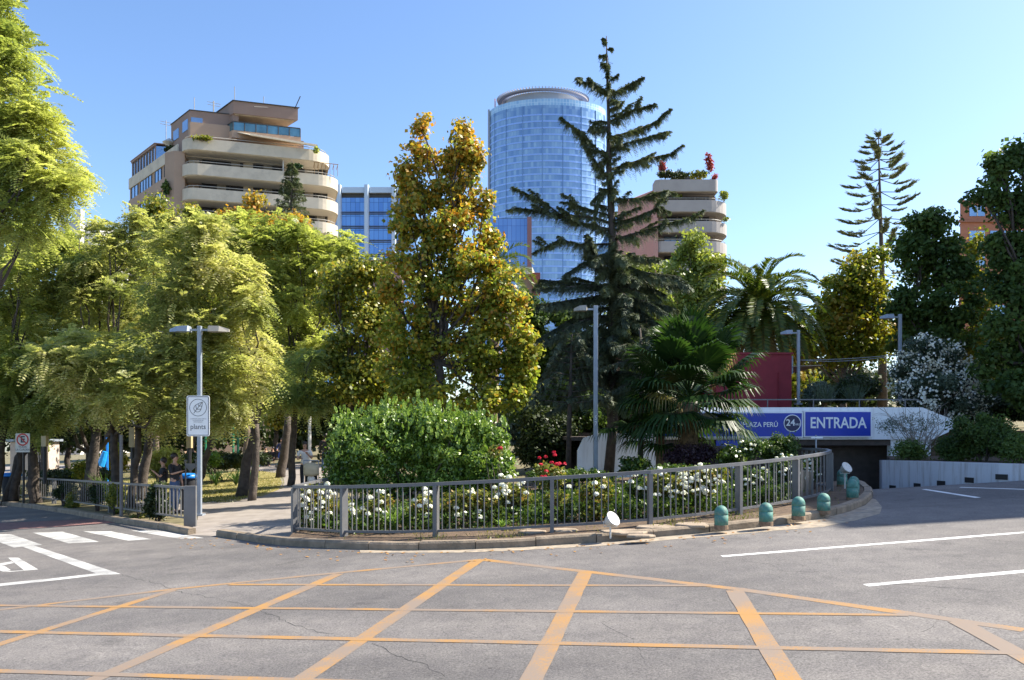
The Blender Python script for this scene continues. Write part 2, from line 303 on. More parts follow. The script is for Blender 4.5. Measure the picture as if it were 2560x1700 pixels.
# ---------------------------------------------------------------- mesh helpers
class MB:
    def __init__(s): s.v = []; s.f = []; s.mi = []
    def add(s, vs, fs, mi=0):
        o = len(s.v); s.v += [tuple(v) for v in vs]; s.f += [tuple(i + o for i in f) for f in fs]; s.mi += [mi] * len(fs); return s
    def box(s, c, size, rz=0.0, mi=0):
        cx, cy, cz = c; x, y, z = size[0] / 2, size[1] / 2, size[2] / 2
        cr, sr = math.cos(rz), math.sin(rz)
        vs = []
        for dz in (-z, z):
            for dx, dy in ((-x, -y), (x, -y), (x, y), (-x, y)):
                vs.append((cx + dx * cr - dy * sr, cy + dx * sr + dy * cr, cz + dz))
        return s.add(vs, [(0, 3, 2, 1), (4, 5, 6, 7), (0, 1, 5, 4), (1, 2, 6, 5), (2, 3, 7, 6), (3, 0, 4, 7)], mi)
    def prism(s, poly, z0, z1, mi=0):
        n = len(poly)
        ar = sum(poly[i][0] * poly[(i + 1) % n][1] - poly[(i + 1) % n][0] * poly[i][1] for i in range(n))
        if ar < 0: poly = poly[::-1]
        f0 = z0 if callable(z0) else (lambda x, y: z0); f1 = z1 if callable(z1) else (lambda x, y: z1)
        vs = [(p[0], p[1], f0(p[0], p[1])) for p in poly] + [(p[0], p[1], f1(p[0], p[1])) for p in poly]
        fs = [tuple(range(n))[::-1], tuple(range(n, 2 * n))] + [(i, (i + 1) % n, n + (i + 1) % n, n + i) for i in range(n)]
        return s.add(vs, fs, mi)
    def wall(s, path, z0, z1, th, mi=0, closed=False):
        """upright strip of thickness th along an xy path; z0/z1 may be functions"""
        n = len(path); L_ = []; R_ = []
        for i, p in enumerate(path):
            a = path[i - 1] if (i > 0 or closed) else p; b = path[(i + 1) % n] if (i < n - 1 or closed) else p
            dx, dy = b[0] - a[0], b[1] - a[1]; l = math.hypot(dx, dy) or 1
            nx, ny = -dy / l, dx / l
            L_.append((p[0] + nx * th / 2, p[1] + ny * th / 2)); R_.append((p[0] - nx * th / 2, p[1] - ny * th / 2))
        f0 = z0 if callable(z0) else (lambda x, y: z0); f1 = z1 if callable(z1) else (lambda x, y: z1)
        vs = []
        for i in range(n):
            l, r, p = L_[i], R_[i], path[i]
            a, b = f0(*p[:2]), f1(*p[:2])
            vs += [(l[0], l[1], a), (r[0], r[1], a), (r[0], r[1], b), (l[0], l[1], b)]
        fs = []
        for i in range(n if closed else n - 1):
            o = 4 * i; q = 4 * ((i + 1) % n)
            for k in range(4): fs.append((o + k, o + (k + 1) % 4, q + (k + 1) % 4, q + k))
        if not closed: fs += [(3, 2, 1, 0), tuple(4 * (n - 1) + k for k in range(4))]
        return s.add(vs, fs, mi)
    def tube(s, pts, rad, n=6, mi=0, cap=True):
        pts = [Vector(p) for p in pts]; m = len(pts)
        if not hasattr(rad, '__len__'): rad = [rad] * m
        vs = []; up = None
        for i, p in enumerate(pts):
            d = (pts[min(i + 1, m - 1)] - pts[max(i - 1, 0)])
            d = d.normalized() if d.length > 1e-9 else Vector((0, 0, 1))
            if up is None:
                up = Vector((1, 0, 0)) if abs(d.x) < 0.9 else Vector((0, 1, 0))
            a = (up - d * up.dot(d)).normalized(); up = a; b = d.cross(a)
            for k in range(n):
                t = 2 * PI * k / n + PI / n
                vs.append(p + (a * math.cos(t) + b * math.sin(t)) * rad[i])
        fs = [(i * n + k, i * n + (k + 1) % n, (i + 1) * n + (k + 1) % n, (i + 1) * n + k) for i in range(m - 1) for k in range(n)]
        if cap: fs += [tuple(range(n))[::-1], tuple((m - 1) * n + k for k in range(n))]
        return s.add(vs, fs, mi)
    def lathe(s, c, prof, n=16, mi=0, sx=1, sy=1):
        vs = []; m = len(prof)
        for r, z in prof:
            for k in range(n):
                t = 2 * PI * k / n; vs.append((c[0] + r * sx * math.cos(t), c[1] + r * sy * math.sin(t), c[2] + z))
        fs = [(i * n + k, i * n + (k + 1) % n, (i + 1) * n + (k + 1) % n, (i + 1) * n + k) for i in range(m - 1) for k in range(n)]
        fs += [tuple(range(n))[::-1], tuple((m - 1) * n + k for k in range(n))]
        return s.add(vs, fs, mi)
    def ball(s, c, r, n=10, mi=0, sc=(1, 1, 1)):
        prof = [(math.sin(PI * i / n), -math.cos(PI * i / n)) for i in range(n + 1)]
        prof[0] = (0.01, -1); prof[-1] = (0.01, 1)
        o = len(s.v); s.lathe((0, 0, 0), prof, n + 2, mi)
        for i in range(o, len(s.v)):
            v = s.v[i]; s.v[i] = (c[0] + v[0] * r * sc[0], c[1] + v[1] * r * sc[1], c[2] + v[2] * r * sc[2])
        return s
    def quad(s, a, b, c, d, mi=0): return s.add([a, b, c, d], [(0, 1, 2, 3)], mi)
    def bar(s, a, b, w, h=None, mi=0):
        """square bar from a to b"""
        h = h or w; a = Vector(a); b = Vector(b); d = (b - a).normalized()
        u = Vector((0, 0, 1)) if abs(d.z) < 0.95 else Vector((0, 1, 0))
        x = d.cross(u).normalized(); y = x.cross(d)
        vs = [p + x * i * w / 2 + y * j * h / 2 for p in (a, b) for i, j in ((-1, -1), (1, -1), (1, 1), (-1, 1))]
        return s.add(vs, [(0, 3, 2, 1), (4, 5, 6, 7), (0, 1, 5, 4), (1, 2, 6, 5), (2, 3, 7, 6), (3, 0, 4, 7)], mi)
    def xf(s, Mx):
        s.v = [tuple(Mx @ Vector(v)) for v in s.v]; return s
    def build(s, name, mats, parent=None, smooth=False, bevel=0):
        me = bpy.data.meshes.new(name)
        me.from_pydata(s.v, [], s.f)
        if not isinstance(mats, (list, tuple)): mats = [mats]
        for m in mats: me.materials.append(m)
        if len(mats) > 1: me.polygons.foreach_set('material_index', s.mi)
        if smooth: me.polygons.foreach_set('use_smooth', [True] * len(me.polygons))
        me.update()
        return link(me, name, parent, bevel)
def link(me, name, parent=None, bevel=0):
    o = bpy.data.objects.new(name, me); col.objects.link(o)
    if parent: adopt(o, parent)
    if bevel:
        b = o.modifiers.new('bevel', 'BEVEL'); b.width = bevel; b.segments = 2; b.limit_method = 'ANGLE'
    return o
def adopt(o, parent):
    o.parent = parent
    Mx = parent.matrix_basis.copy(); p = parent.parent
    while p: Mx = p.matrix_basis @ p_inv(parent) @ Mx; parent = p; p = p.parent
    o.matrix_parent_inverse = Mx.inverted()
def p_inv(o): return o.matrix_parent_inverse
def npmesh(name, V, Fq, mats, parent=None, mi=None):
    V = np.asarray(V, dtype=np.float32); Fq = np.asarray(Fq, dtype=np.int32)
    me = bpy.data.meshes.new(name)
    k = Fq.shape[1]
    me.vertices.add(len(V)); me.vertices.foreach_set('co', V.ravel())
    me.loops.add(Fq.size); me.loops.foreach_set('vertex_index', Fq.ravel())
    me.polygons.add(len(Fq)); me.polygons.foreach_set('loop_start', np.arange(0, Fq.size, k, dtype=np.int32))
    me.polygons.foreach_set('loop_total', np.full(len(Fq), k, dtype=np.int32))
    if not isinstance(mats, (list, tuple)): mats = [mats]
    for m in mats: me.materials.append(m)
    if mi is not None: me.polygons.foreach_set('material_index', np.asarray(mi, dtype=np.int32))
    me.update(calc_edges=True)
    return link(me, name, parent)
def tag(o, label=None, cat=None, group=None, kind=None):
    if label: o['label'] = label
    if cat: o['category'] = cat
    if group: o['group'] = group
    if kind: o['kind'] = kind
    return o
def thing(name, label, cat, loc, group=None):
    o = bpy.data.objects.new(name, None); col.objects.link(o)
    o.location = Vector(loc); o.empty_display_size = 0.3
    return tag(o, label, cat, group)
def struct(name, mb, m, smooth=False): return tag(mb.build(name, m, None, smooth), kind='structure')
def copy_tree(o, parent=None):
    c = o.copy(); col.objects.link(c)
    if parent:
        pi = o.matrix_parent_inverse.copy(); c.parent = parent; c.matrix_parent_inverse = pi
    for ch in [x for x in bpy.data.objects if x.parent == o]: copy_tree(ch, c)
    return c
def text_mesh(txt, size, name='lettering', extrude=0.004, m=None, parent=None, Mx=None, bold=0.0, align='CENTER', sx=1.0):
    cu = bpy.data.curves.new(name, 'FONT'); cu.body = txt; cu.size = size; cu.extrude = extrude; cu.offset = bold
    cu.align_x = align; cu.align_y = 'CENTER'; cu.resolution_u = 3
    o = bpy.data.objects.new(name, cu); col.objects.link(o)
    dg = bpy.context.evaluated_depsgraph_get()
    me = bpy.data.meshes.new_from_object(o.evaluated_get(dg))
    bpy.data.objects.remove(o); bpy.data.curves.remove(cu)
    T = Matrix.Diagonal((sx, 1, 1, 1))
    if Mx is not None: T = Mx @ T
    me.transform(T); me.materials.clear(); me.materials.append(m)
    return link(me, name, parent)
def face_cam(p, rz=0.0):
    """matrix: local x right, local y up, local z towards the street (-Y)"""
    return Matrix.Translation(p) @ Matrix.Rotation(rz, 4, 'Z') @ Matrix.Rotation(PI / 2, 4, 'X')

# ---------------------------------------------------------------- leaves
def unit(a): return a / np.maximum(np.linalg.norm(a, axis=1, keepdims=True), 1e-9)
def rdir(n): return unit(RNG.normal(size=(n, 3)))
def quads(P, D, Nn, Ls, Ws):
    D = unit(D); S = unit(np.cross(Nn, D)); Ls = np.broadcast_to(Ls, (len(P),))[:, None]; Ws = np.broadcast_to(Ws, (len(P),))[:, None]
    V = np.empty((len(P), 4, 3), dtype=np.float32)
    V[:, 0] = P - D * Ls * 0.5; V[:, 1] = P + S * Ws * 0.5 - D * Ls * 0.05; V[:, 2] = P + D * Ls * 0.5; V[:, 3] = P - S * Ws * 0.5 - D * Ls * 0.05
    return V.reshape(-1, 3), np.arange(len(P) * 4).reshape(-1, 4)
def join(parts):
    Vs = []; Fs = []; o = 0
    for V, F_ in parts: Vs.append(V); Fs.append(F_ + o); o += len(V)
    return np.vstack(Vs), np.vstack(Fs)
def blob3(blobs, Y, dep=0.8):
    out = []
    for b in blobs:
        u, v, ru, rv = b[:4]; dy = b[4] if len(b) > 4 else random.uniform(-0.4, 0.4) * ru / F_PX * Y
        yy = Y + dy; s = yy / F_PX
        out.append((np.array(at(u, v, yy)), np.array([ru * s, ru * s * dep, rv * s])))
    return out
def clumps(bl, rc, k=3.0, inner=0.35):
    C = []; Dn = []; R = []
    for c, r in bl:
        n = max(4, int(k * r[0] * r[2] / rc ** 2))
        d = rdir(n); rad = inner + (1 - inner) * RNG.random(n) ** 0.55
        rr = np.maximum(r - rc * 0.45, r * 0.4)
        C.append(c + d * rad[:, None] * rr * (0.78 + 0.48 * RNG.random(n))[:, None]); Dn.append(d); R.append(rc * (0.6 + 0.9 * RNG.random(n)))
    return np.vstack(C), np.vstack(Dn), np.concatenate(R)
def broad(bl, rc, Lf, Wf, cov, k=3.0, droop=0.3, inner=0.35, flat=0.75):
    C, Dn, R = clumps(bl, rc, k, inner)
    area = sum(PI * r[0] * r[2] for c, r in bl)
    nl = max(6, int(cov * area / (Lf * Wf * 0.5) / len(C)))
    idx = np.repeat(np.arange(len(C)), nl)
    n = len(idx); d = rdir(n); off = d * (R[idx] * RNG.random(n) ** 0.5 * np.where(RNG.random(n) < .25, 1.3, 1.0))[:, None]; off[:, 2] *= flat
    P = C[idx] + off
    Nn = unit(d * 0.7 + np.array([0, 0, 0.5]) + RNG.normal(size=(n, 3)) * 0.55)
    D = np.cross(Nn, rdir(n)); D[:, 2] -= droop
    s = 0.65 + 0.7 * RNG.random(n)
    return quads(P, D, Nn, Lf * s, Wf * s)
def fronds(B, D, Lr, K, ll, lw, droop=0.3, leaf_droop=0.15, rot=True):
    """feathery compound leaves: rachis with K leaflet pairs, all vectorised"""
    n = len(B); D = unit(D); Lr = np.broadcast_to(Lr, (n,))
    side = unit(np.cross(D, np.array([0, 0, 1.0]) + RNG.normal(size=(n, 3)) * 0.25))
    t = (np.arange(K) + 1.0) / K
    P = B[:, None] + D[:, None] * (Lr[:, None] * t)[:, :, None]
    P[:, :, 2] -= droop * Lr[:, None] * t ** 2
    taper = np.sin(PI * (0.12 + 0.82 * t)) ** 0.7
    out = []
    for sg in (-1, 1):
        Dd = side[:, None] * sg + D[:, None] * 0.55 + np.array([0, 0, -leaf_droop]) + RNG.normal(size=(n, K, 3)) * 0.12
        Dd = Dd.reshape(-1, 3); Dd = unit(Dd); Ls = np.tile(ll * taper, n) * (0.8 + 0.4 * RNG.random(n * K))
        Pc = P.reshape(-1, 3) + Dd * (Ls * 0.5)[:, None]
        Nn = unit(np.cross(np.repeat(D, K, 0), Dd) + RNG.normal(size=(n * K, 3)) * 0.2)
        out.append(quads(Pc, Dd, Nn, Ls, lw))
    return join(out)
def feathery(bl, rc, nf, Lr, K, ll, lw, k=2.6, droop=0.35, inner=0.3):
    C, Dn, R = clumps(bl, rc, k, inner)
    idx = np.repeat(np.arange(len(C)), nf); n = len(idx)
    az = RNG.random(n) * 2 * PI
    d = np.stack([np.cos(az), np.sin(az), RNG.normal(size=n) * 0.3 + 0.02], 1) + Dn[idx] * 0.75
    B = C[idx] + rdir(n) * (R[idx] * 0.5)[:, None] * np.array([1, 1, 0.7])
    return fronds(B, d, Lr * (0.7 + 0.6 * RNG.random(n)), K, ll, lw, droop)
def limb(mb, a, b, r0, r1, wig=0.12, n=5, sag=0):
    a = Vector(a); b = Vector(b); l = (b - a).length; pts = []; rs = []
    for i in range(n + 1):
        t = i / n; p = a.lerp(b, t)
        if 0 < i < n: p += Vector([random.uniform(-1, 1) * wig * l / n for _ in range(3)])
        p.z -= sag * 4 * t * (1 - t)
        pts.append(p); rs.append(r0 + (r1 - r0) * t)
    mb.tube(pts, rs, 7); return pts
def tree(name, label, base, fork, bl, leaf, lm, bark, tr=0.16, group='trees of the park', cat='tree', wig=0.15, twigs=2, lstep=1):
    t = thing(name, label, cat, base, group)
    mb = MB(); pts = limb(mb, Vector(base) - Vector((0, 0, 0.15)), fork, tr * 1.15, tr * 0.7, wig, 6)
    mb.build('trunk', bark, t, True)
    mb = MB()
    for i_, (c, r) in enumerate(bl):
        if i_ % lstep: continue
        c = Vector(c); p = limb(mb, Vector(fork) - Vector((0, 0, .1)), c, tr * 0.32, tr * 0.08, 0.25, 5)
        for _ in range(twigs):
            d = Vector(rdir(1)[0]); d = Vector((d.x * r[0], d.y * r[1], abs(d.z) * r[2] * .8)); limb(mb, p[3], c + d * 0.8, tr * 0.16, tr * 0.05, 0.25, 4)
    mb.build('limbs', bark, t, True)
    npmesh('crown', leaf[0], leaf[1], lm, t)
    return t
def bush(name, label, base, leaf, lm, stems=6, h=0.5, group=None, cat='shrub', bark='bark_dark', r=0.012, spread=0.25):
    t = thing(name, label, cat, base, group)
    mb = MB(); b = Vector(base)
    for i in range(stems):
        a = random.uniform(0, 2 * PI); limb(mb, b + Vector((math.cos(a) * 0.05, math.sin(a) * 0.05, -0.03)), b + Vector((math.cos(a) * spread, math.sin(a) * spread, h * random.uniform(0.7, 1))), r, r * 0.5, 0.2, 4)
    mb.build('stems', M[bark], t)
    npmesh('foliage', leaf[0], leaf[1], lm, t)
    return t
# ================================================================ ground, road, kerbs
def sheet(name, pts, m, dz, uv=True, struct_=True):
    """flat polygon on the street plane; pts are photo pixels or (x, y)"""
    P = [(G(*p) if uv else Vector((p[0], p[1], 0))) for p in pts]
    bm = bmesh.new(); vs = [bm.verts.new((p.x, p.y, gz(p.x, p.y) + dz)) for p in P]
    f = bm.faces.new(vs); bm.normal_update()
    if f.normal.z < 0: bmesh.ops.reverse_faces(bm, faces=[f])
    bmesh.ops.triangulate(bm, faces=bm.faces[:])
    me = bpy.data.meshes.new(name); bm.to_mesh(me); bm.free(); me.materials.append(m)
    o = link(me, name)
    if struct_: tag(o, kind='structure')
    return o
RX0, RX1, RY0, RY1 = 6.35, 12.4, 17.35, 44.0     # garage ramp cut-out
mb = MB()
def gq(x0, x1, y0, y1): mb.quad(*[(x, y, gz(x, y)) for x, y in ((x0, y0), (x1, y0), (x1, y1), (x0, y1))])
gq(-900, 900, -60, RY0); gq(-900, RX0, RY0, RY1); gq(RX1, 900, RY0, RY1); gq(-900, 900, RY1, 1500)
struct('ground', mb, M['park'])
KERB_R = [(540, 1341), (640, 1357), (700, 1364), (780, 1369), (860, 1373), (1000, 1377), (1150, 1375), (1300, 1369), (1500, 1357), (1650, 1343), (1800, 1330), (1950, 1313), (2050, 1298), (2120, 1280), (2163, 1263), (2181, 1246), (2180, 1232), (2165, 1219), (2140, 1211)]
KERB_L = [(470, 1338), (400, 1324), (291, 1308), (175, 1286), (80, 1272), (0, 1263)]
road_poly = [G(*p) for p in KERB_R]
rp = [(-5.0, 15.4)] and []
left_end = [G(*p) for p in KERB_L]
far_l = left_end[-1] + (left_end[-1] - left_end[-3]).normalized() * 45
poly = [(p.x, p.y) for p in road_poly] + [(RX0 + .02, RY0), (RX1, RY0), (60, 23), (60, -40), (-60, -40), (-60, far_l.y + 4), (far_l.x, far_l.y)] + [(p.x, p.y) for p in left_end[::-1]]
# keep the mouth of the ramp: last kerb point sits in front of RY0
sheet('road', poly, M['asphalt'], 0.006, uv=False)
# ramp into the garage
mb = MB()
def rz_(x, y): return gz(x, RY0) + 0.006 - max(0, y - RY0) * 0.13
ys = [RY0, 18, 19, 21, 24, 30, 40, RY1]
for i in range(len(ys) - 1):
    mb.quad(*[(x, y, rz_(x, y)) for x, y in ((RX0, ys[i]), (RX1, ys[i]), (RX1, ys[i + 1]), (RX0, ys[i + 1]))])
struct('ramp', mb, M['asphalt'])
def kerb(name, pix, flip=False, w=0.16, h=0.13, seglen=0.95):
    P = [G(*p) for p in pix]
    # resample
    L_ = [0]
    for i in range(1, len(P)): L_.append(L_[-1] + (P[i] - P[i - 1]).length)
    def pt(s):
        s = max(0, min(L_[-1], s))
        for i in range(1, len(P)):
            if s <= L_[i]: return P[i - 1].lerp(P[i], (s - L_[i - 1]) / max(1e-6, L_[i] - L_[i - 1]))
        return P[-1]
    n = max(1, round(L_[-1] / seglen)); mb = MB()
    for k in range(n):
        s0 = L_[-1] * k / n + 0.006; s1 = L_[-1] * (k + 1) / n - 0.006
        jit = random.uniform(-0.012, 0.012); jz = random.uniform(-0.008, 0.01); m = 4
        vs = []
        for j in range(m + 1):
            s = s0 + (s1 - s0) * j / m; p = pt(s); d = (pt(s + .05) - pt(s - .05)).normalized()
            nrm = Vector((-d.y, d.x, 0)).normalized() * (-1 if flip else 1)
            for off, z in ((jit, -0.05), (jit + .005, h - .03 + jz), (jit + .03, h + jz), (w + jit, h + jz), (w + jit, -0.05)):
                q = p + nrm * off; vs.append((q.x, q.y, gz(q.x, q.y) + z))
        fs = [(j * 5 + a, (j + 1) * 5 + a, (j + 1) * 5 + (a + 1) % 5, j * 5 + (a + 1) % 5) for j in range(m) for a in range(5)]
        fs += [(4, 3, 2, 1, 0), tuple(m * 5 + a for a in range(5))]
        mb.add(vs, fs)
    return tag(mb.build(name, M['kerb']), kind='structure')
kerb('kerb', KERB_R)
kerb('kerb', [(470, 1338), (400, 1324), (291, 1308), (175, 1286), (80, 1272), (0, 1263), (-300, 1237)], flip=True)
# soil bed behind the kerb
KR = [(p.x, p.y) for p in road_poly]
def inset(P, d):
    out = []
    for i, p in enumerate(P):
        a = P[max(0, i - 1)]; b = P[min(len(P) - 1, i + 1)]; dx, dy = b[0] - a[0], b[1] - a[1]; l = math.hypot(dx, dy)
        out.append((p[0] - dy / l * d, p[1] + dx / l * d))
    return out
ins = inset(KR, 0.158)
bedp = ins[2:] + [(6.33, 18.5), (6.33, 23.3), (-3.2, 23.3), (-4.3, 16.5)]
sheet('garden_bed', bedp, M['soil'], 0.105, uv=False)
mb = MB(); mb.wall([(ins[2][0] + .03, ins[2][1] + .0), (-4.27, 16.5), (-3.17, 23.3)], lambda x, y: gz(x, y) - .05, lambda x, y: gz(x, y) + .1, .05); struct('bed_edge', mb, M['kerb'])
# left verge
kl = inset([(p.x, p.y) for p in left_end[::-1]], 0.158)
# footpath and lawn
path_px = [(470, 1338), (545, 1342), (640, 1357), (735, 1358), (748, 1290), (800, 1215), (860, 1192), (900, 1168), (760, 1160), (640, 1162), (612, 1172), (692, 1183), (705, 1205), (697, 1225), (656, 1241), (499, 1257), (494, 1300)]
sheet('path', path_px, M['path'], 0.010)
lawn_px = [(499, 1257), (656, 1241), (697, 1225), (705, 1205), (692, 1183), (620, 1176), (400, 1186), (200, 1215), (300, 1240)]
sheet('lawn', lawn_px, M['lawn'], 0.014)
sheet('path', [(150, 1232), (300, 1240), (499, 1257), (496, 1285), (300, 1262), (120, 1247)], M['path'], 0.011)
sheet('path', [(-200, 1205), (150, 1185), (400, 1172), (640, 1162), (640, 1152), (400, 1158), (-200, 1170)], M['path'], 0.011)
# sandy drift along the kerb
mud = mat('road_dust', (0.32, 0.26, 0.19), 0.95, var=0.3, scale=9, dirt=(0.16, 0.155, 0.15), dscale=6, damt=0.9)
dr = [(900, 1383), (1150, 1383), (1300, 1377), (1500, 1366), (1650, 1353), (1800, 1341), (1950, 1327), (2060, 1318), (2140, 1302), (2200, 1285), (2205, 1268), (2190, 1250)]
kk = [(2181, 1247), (2163, 1264), (2120, 1281), (2050, 1299), (1950, 1314), (1800, 1331), (1650, 1344), (1500, 1358), (1300, 1370), (1150, 1376), (900, 1377)]
sheet('road_dust', dr + kk, mud, 0.009)
# red paving beyond the crossing
sheet('red_paving', [(-250, 1312), (0, 1308), (120, 1303), (255, 1298), (330, 1303), (240, 1312), (0, 1326), (-250, 1338)], M['red_paving'], 0.010)
# ---- painted markings
def line(p, q, w0, w1, m, name='road_marking', dz=0.012):
    """stripe between two photo points with widths in metres at each end"""
    a, b = G(*p), G(*q); d = (b - a); n = Vector((-d.y, d.x, 0)).normalized(); mb = MB(); k = max(2, int(d.length / 0.35))
    vs = []; fs = []
    for i in range(k + 1):
        c = a.lerp(b, i / k); w = w0 + (w1 - w0) * i / k
        e0 = random.uniform(-.006, .006); e1 = random.uniform(-.006, .006)
        for sg, e in ((-1, e0), (1, e1)):
            x = c.x + n.x * sg * (w / 2 + e); y = c.y + n.y * sg * (w / 2 + e); vs.append((x, y, gz(x, y) + dz))
    fs = [(2 * i, 2 * i + 2, 2 * i + 3, 2 * i + 1) for i in range(k)]
    mb.add(vs, fs); o = mb.build(name, m)
    return tag(o, kind='structure')
YP = M['yellow_paint']
k = 1.0843
dzs = iter([0.0078 + 0.00022 * i for i in range(60)])
for p, q, w in [((1203, 1400), (1843, 1474), .15), ((1843, 1474), (2560, 1577), .15), ((1203, 1400), (794, 1438), .13), ((794, 1438), (437, 1474), .13), ((437, 1474), (-60, 1533), .12),
                ((434, 1476), (-100, 1643), .16), ((846, 1436), (100, 1760), .19), ((1195, 1402), (640, 1780), .2), ((1463, 1432), (1290, 1780), .2), ((1836, 1478), (2020, 1780), .2), ((2396, 1556), (2640, 1690), .19),
                ((575, 1463), (1778, 1466), .10), ((-40, 1515), (2270, 1540), .10), ((-60, 1580), (2640, 1637), .11), ((-60, 1678), (900, 1708), .11)]:
    line(p, q, w * .88, w * .88, YP, dz=next(dzs))
for p, q, w in [((1805, 1392), (2700, 1321), .11), ((2165, 1465), (2700, 1417), .12), ((2310, 1224), (2445, 1245), .12), ((2400, 1219), (2620, 1226), .1)]:
    line(p, q, w * 0.9, w, M['white_line'], dz=0.0075)
def z1(x, y): return (x * 0.3643, 950 + y * 0.3643)
WP = M['white_paint']
for q in [[(-140, 1065), (75, 1060), (290, 1133), (95, 1152)], [(225, 1050), (430, 1043), (680, 1112), (470, 1123)], [(570, 1040), (760, 1040), (1040, 1095), (880, 1105)], [(900, 1035), (1090, 1035), (1400, 1087), (1230, 1092)]]:
    sheet('road_marking', [z1(*p) for p in q], WP, 0.0076)
sheet('road_marking', [z1(*p) for p in [(140, 1141), (225, 1136), (830, 1335), (690, 1342)]], WP, 0.0082)
sheet('road_marking', [z1(*p) for p in [(-80, 1409), (0, 1400), (400, 1361), (690, 1327), (830, 1335), (700, 1341), (400, 1376), (0, 1419), (-80, 1429)]], WP, 0.0088)
# arrow shaped letter with a hole (built as four strips)
for q in [[(55, 1222), (125, 1222), (262, 1303), (165, 1308)], [(0, 1262), (80, 1247), (98, 1258), (0, 1278)], [(165, 1308.5), (262, 1303.5), (60, 1320), (20, 1318)], [(0, 1278.5), (30, 1278), (75, 1308), (20, 1317), (0, 1310)]]:
    sheet('road_marking', [z1(*p) for p in q], WP, 0.0076)
# cracks
def crack(pts, w=0.007):
    P = [G(*p) for p in pts]; mb = MB(); vs = []; Q = []
    for i in range(len(P) - 1):
        n = max(2, int((P[i + 1] - P[i]).length / 0.08))
        for j in range(n): Q.append(P[i].lerp(P[i + 1], j / n) + Vector((random.uniform(-.018, .018), random.uniform(-.03, .03), 0)))
    for i, p in enumerate(Q):
        ww = w * random.uniform(0.3, 1.2) * math.sin(PI * (i + 1) / (len(Q) + 1)) ** .3
        vs += [(p.x, p.y - ww, gz(p.x, p.y) + .0068), (p.x + .003, p.y + ww, gz(p.x, p.y) + .0068)]
    mb.add(vs, [(2 * i, 2 * i + 2, 2 * i + 3, 2 * i + 1) for i in range(len(Q) - 1)])
    tag(mb.build('road_crack', M['crack']), kind='structure')
for c in [[(305, 1437), (345, 1450), (370, 1453), (405, 1463), (430, 1475), (455, 1483), (500, 1490), (560, 1503)], [(560, 1503), (620, 1515), (670, 1535), (700, 1550), (780, 1578), (850, 1590)],
          [(930, 1610), (990, 1640), (1040, 1655), (1100, 1685), (1130, 1700)], [(100, 1480), (220, 1468), (330, 1470)], [(1860, 1404), (1930, 1412), (1950, 1428), (2010, 1432), (2050, 1430), (2065, 1442)],
          [(2370, 1335), (2400, 1340), (2440, 1346), (2500, 1353), (2560, 1360)], [(2150, 1448), (2220, 1460), (2330, 1468), (2450, 1478), (2560, 1490)], [(1500, 1560), (1580, 1600), (1620, 1660)], [(2330, 1500), (2360, 1520), (2340, 1560), (2300, 1590)]]:
    crack(c)
# manhole-like dark spots / small debris as fallen leaves (nobody could count)
n = 420; uv = np.stack([RNG.uniform(420, 2150, n), RNG.random(n)], 1); P = []
for a, b in uv:
    e = np.interp(a, [p[0] for p in KERB_R[:15]], [p[1] for p in KERB_R[:15]]); P.append(G(a, e + 4 + 26 * b ** 3, 0.016))
P = np.array([tuple(p) for p in P[:]])[:150]
V, Fq = quads(P, rdir(len(P)) * [1, 1, .1], np.tile([0.1, -.1, 1.0], (len(P), 1)), 0.06, 0.045)
tag(npmesh('fallen_leaves', V, Fq, M['litter']), 'small brown fallen leaves scattered in the gutter', 'leaves', kind='stuff')

# grass tufts on the bed edge & lawn & verge
def blades(P, h, w, lean=0.5):
    n = len(P); D = np.stack([RNG.normal(size=n) * lean, RNG.normal(size=n) * lean, np.ones(n)], 1); hh = h * (0.5 + RNG.random(n))
    return quads(P + unit(D) * hh[:, None] * 0.45, D, rdir(n) * [1, 1, .1], hh, w)
P = []
for _ in range(3800):
    u = random.uniform(740, 2100); e = np.interp(u, [p[0] for p in KERB_R[:15]], [p[1] for p in KERB_R[:15]])
    v = e - 24 - random.random() ** 1.5 * 60
    if math.sin(u * 0.031) + math.sin(u * .011 + 1) + random.gauss(0, .5) > 0.7: P.append(tuple(G(u, v, .105)))
V, Fq = blades(np.array(P), 0.07, 0.012)
tag(npmesh('grass', V, Fq, M['grass']), 'thin dry grass along the front of the rose bed', 'grass', kind='stuff')
P = [tuple(G(random.uniform(300, 710), random.uniform(1178, 1256), .01)) for _ in range(16000)]
P = [p for p in P if p[0] < G(700, 1220).x + .2]
V, Fq = blades(np.array(P), 0.06, 0.02, 0.9)
tag(npmesh('grass', V, Fq, M['grass']), 'patchy yellow lawn under the feathery trees beside the path', 'grass', kind='stuff')
V, Fq = [], None
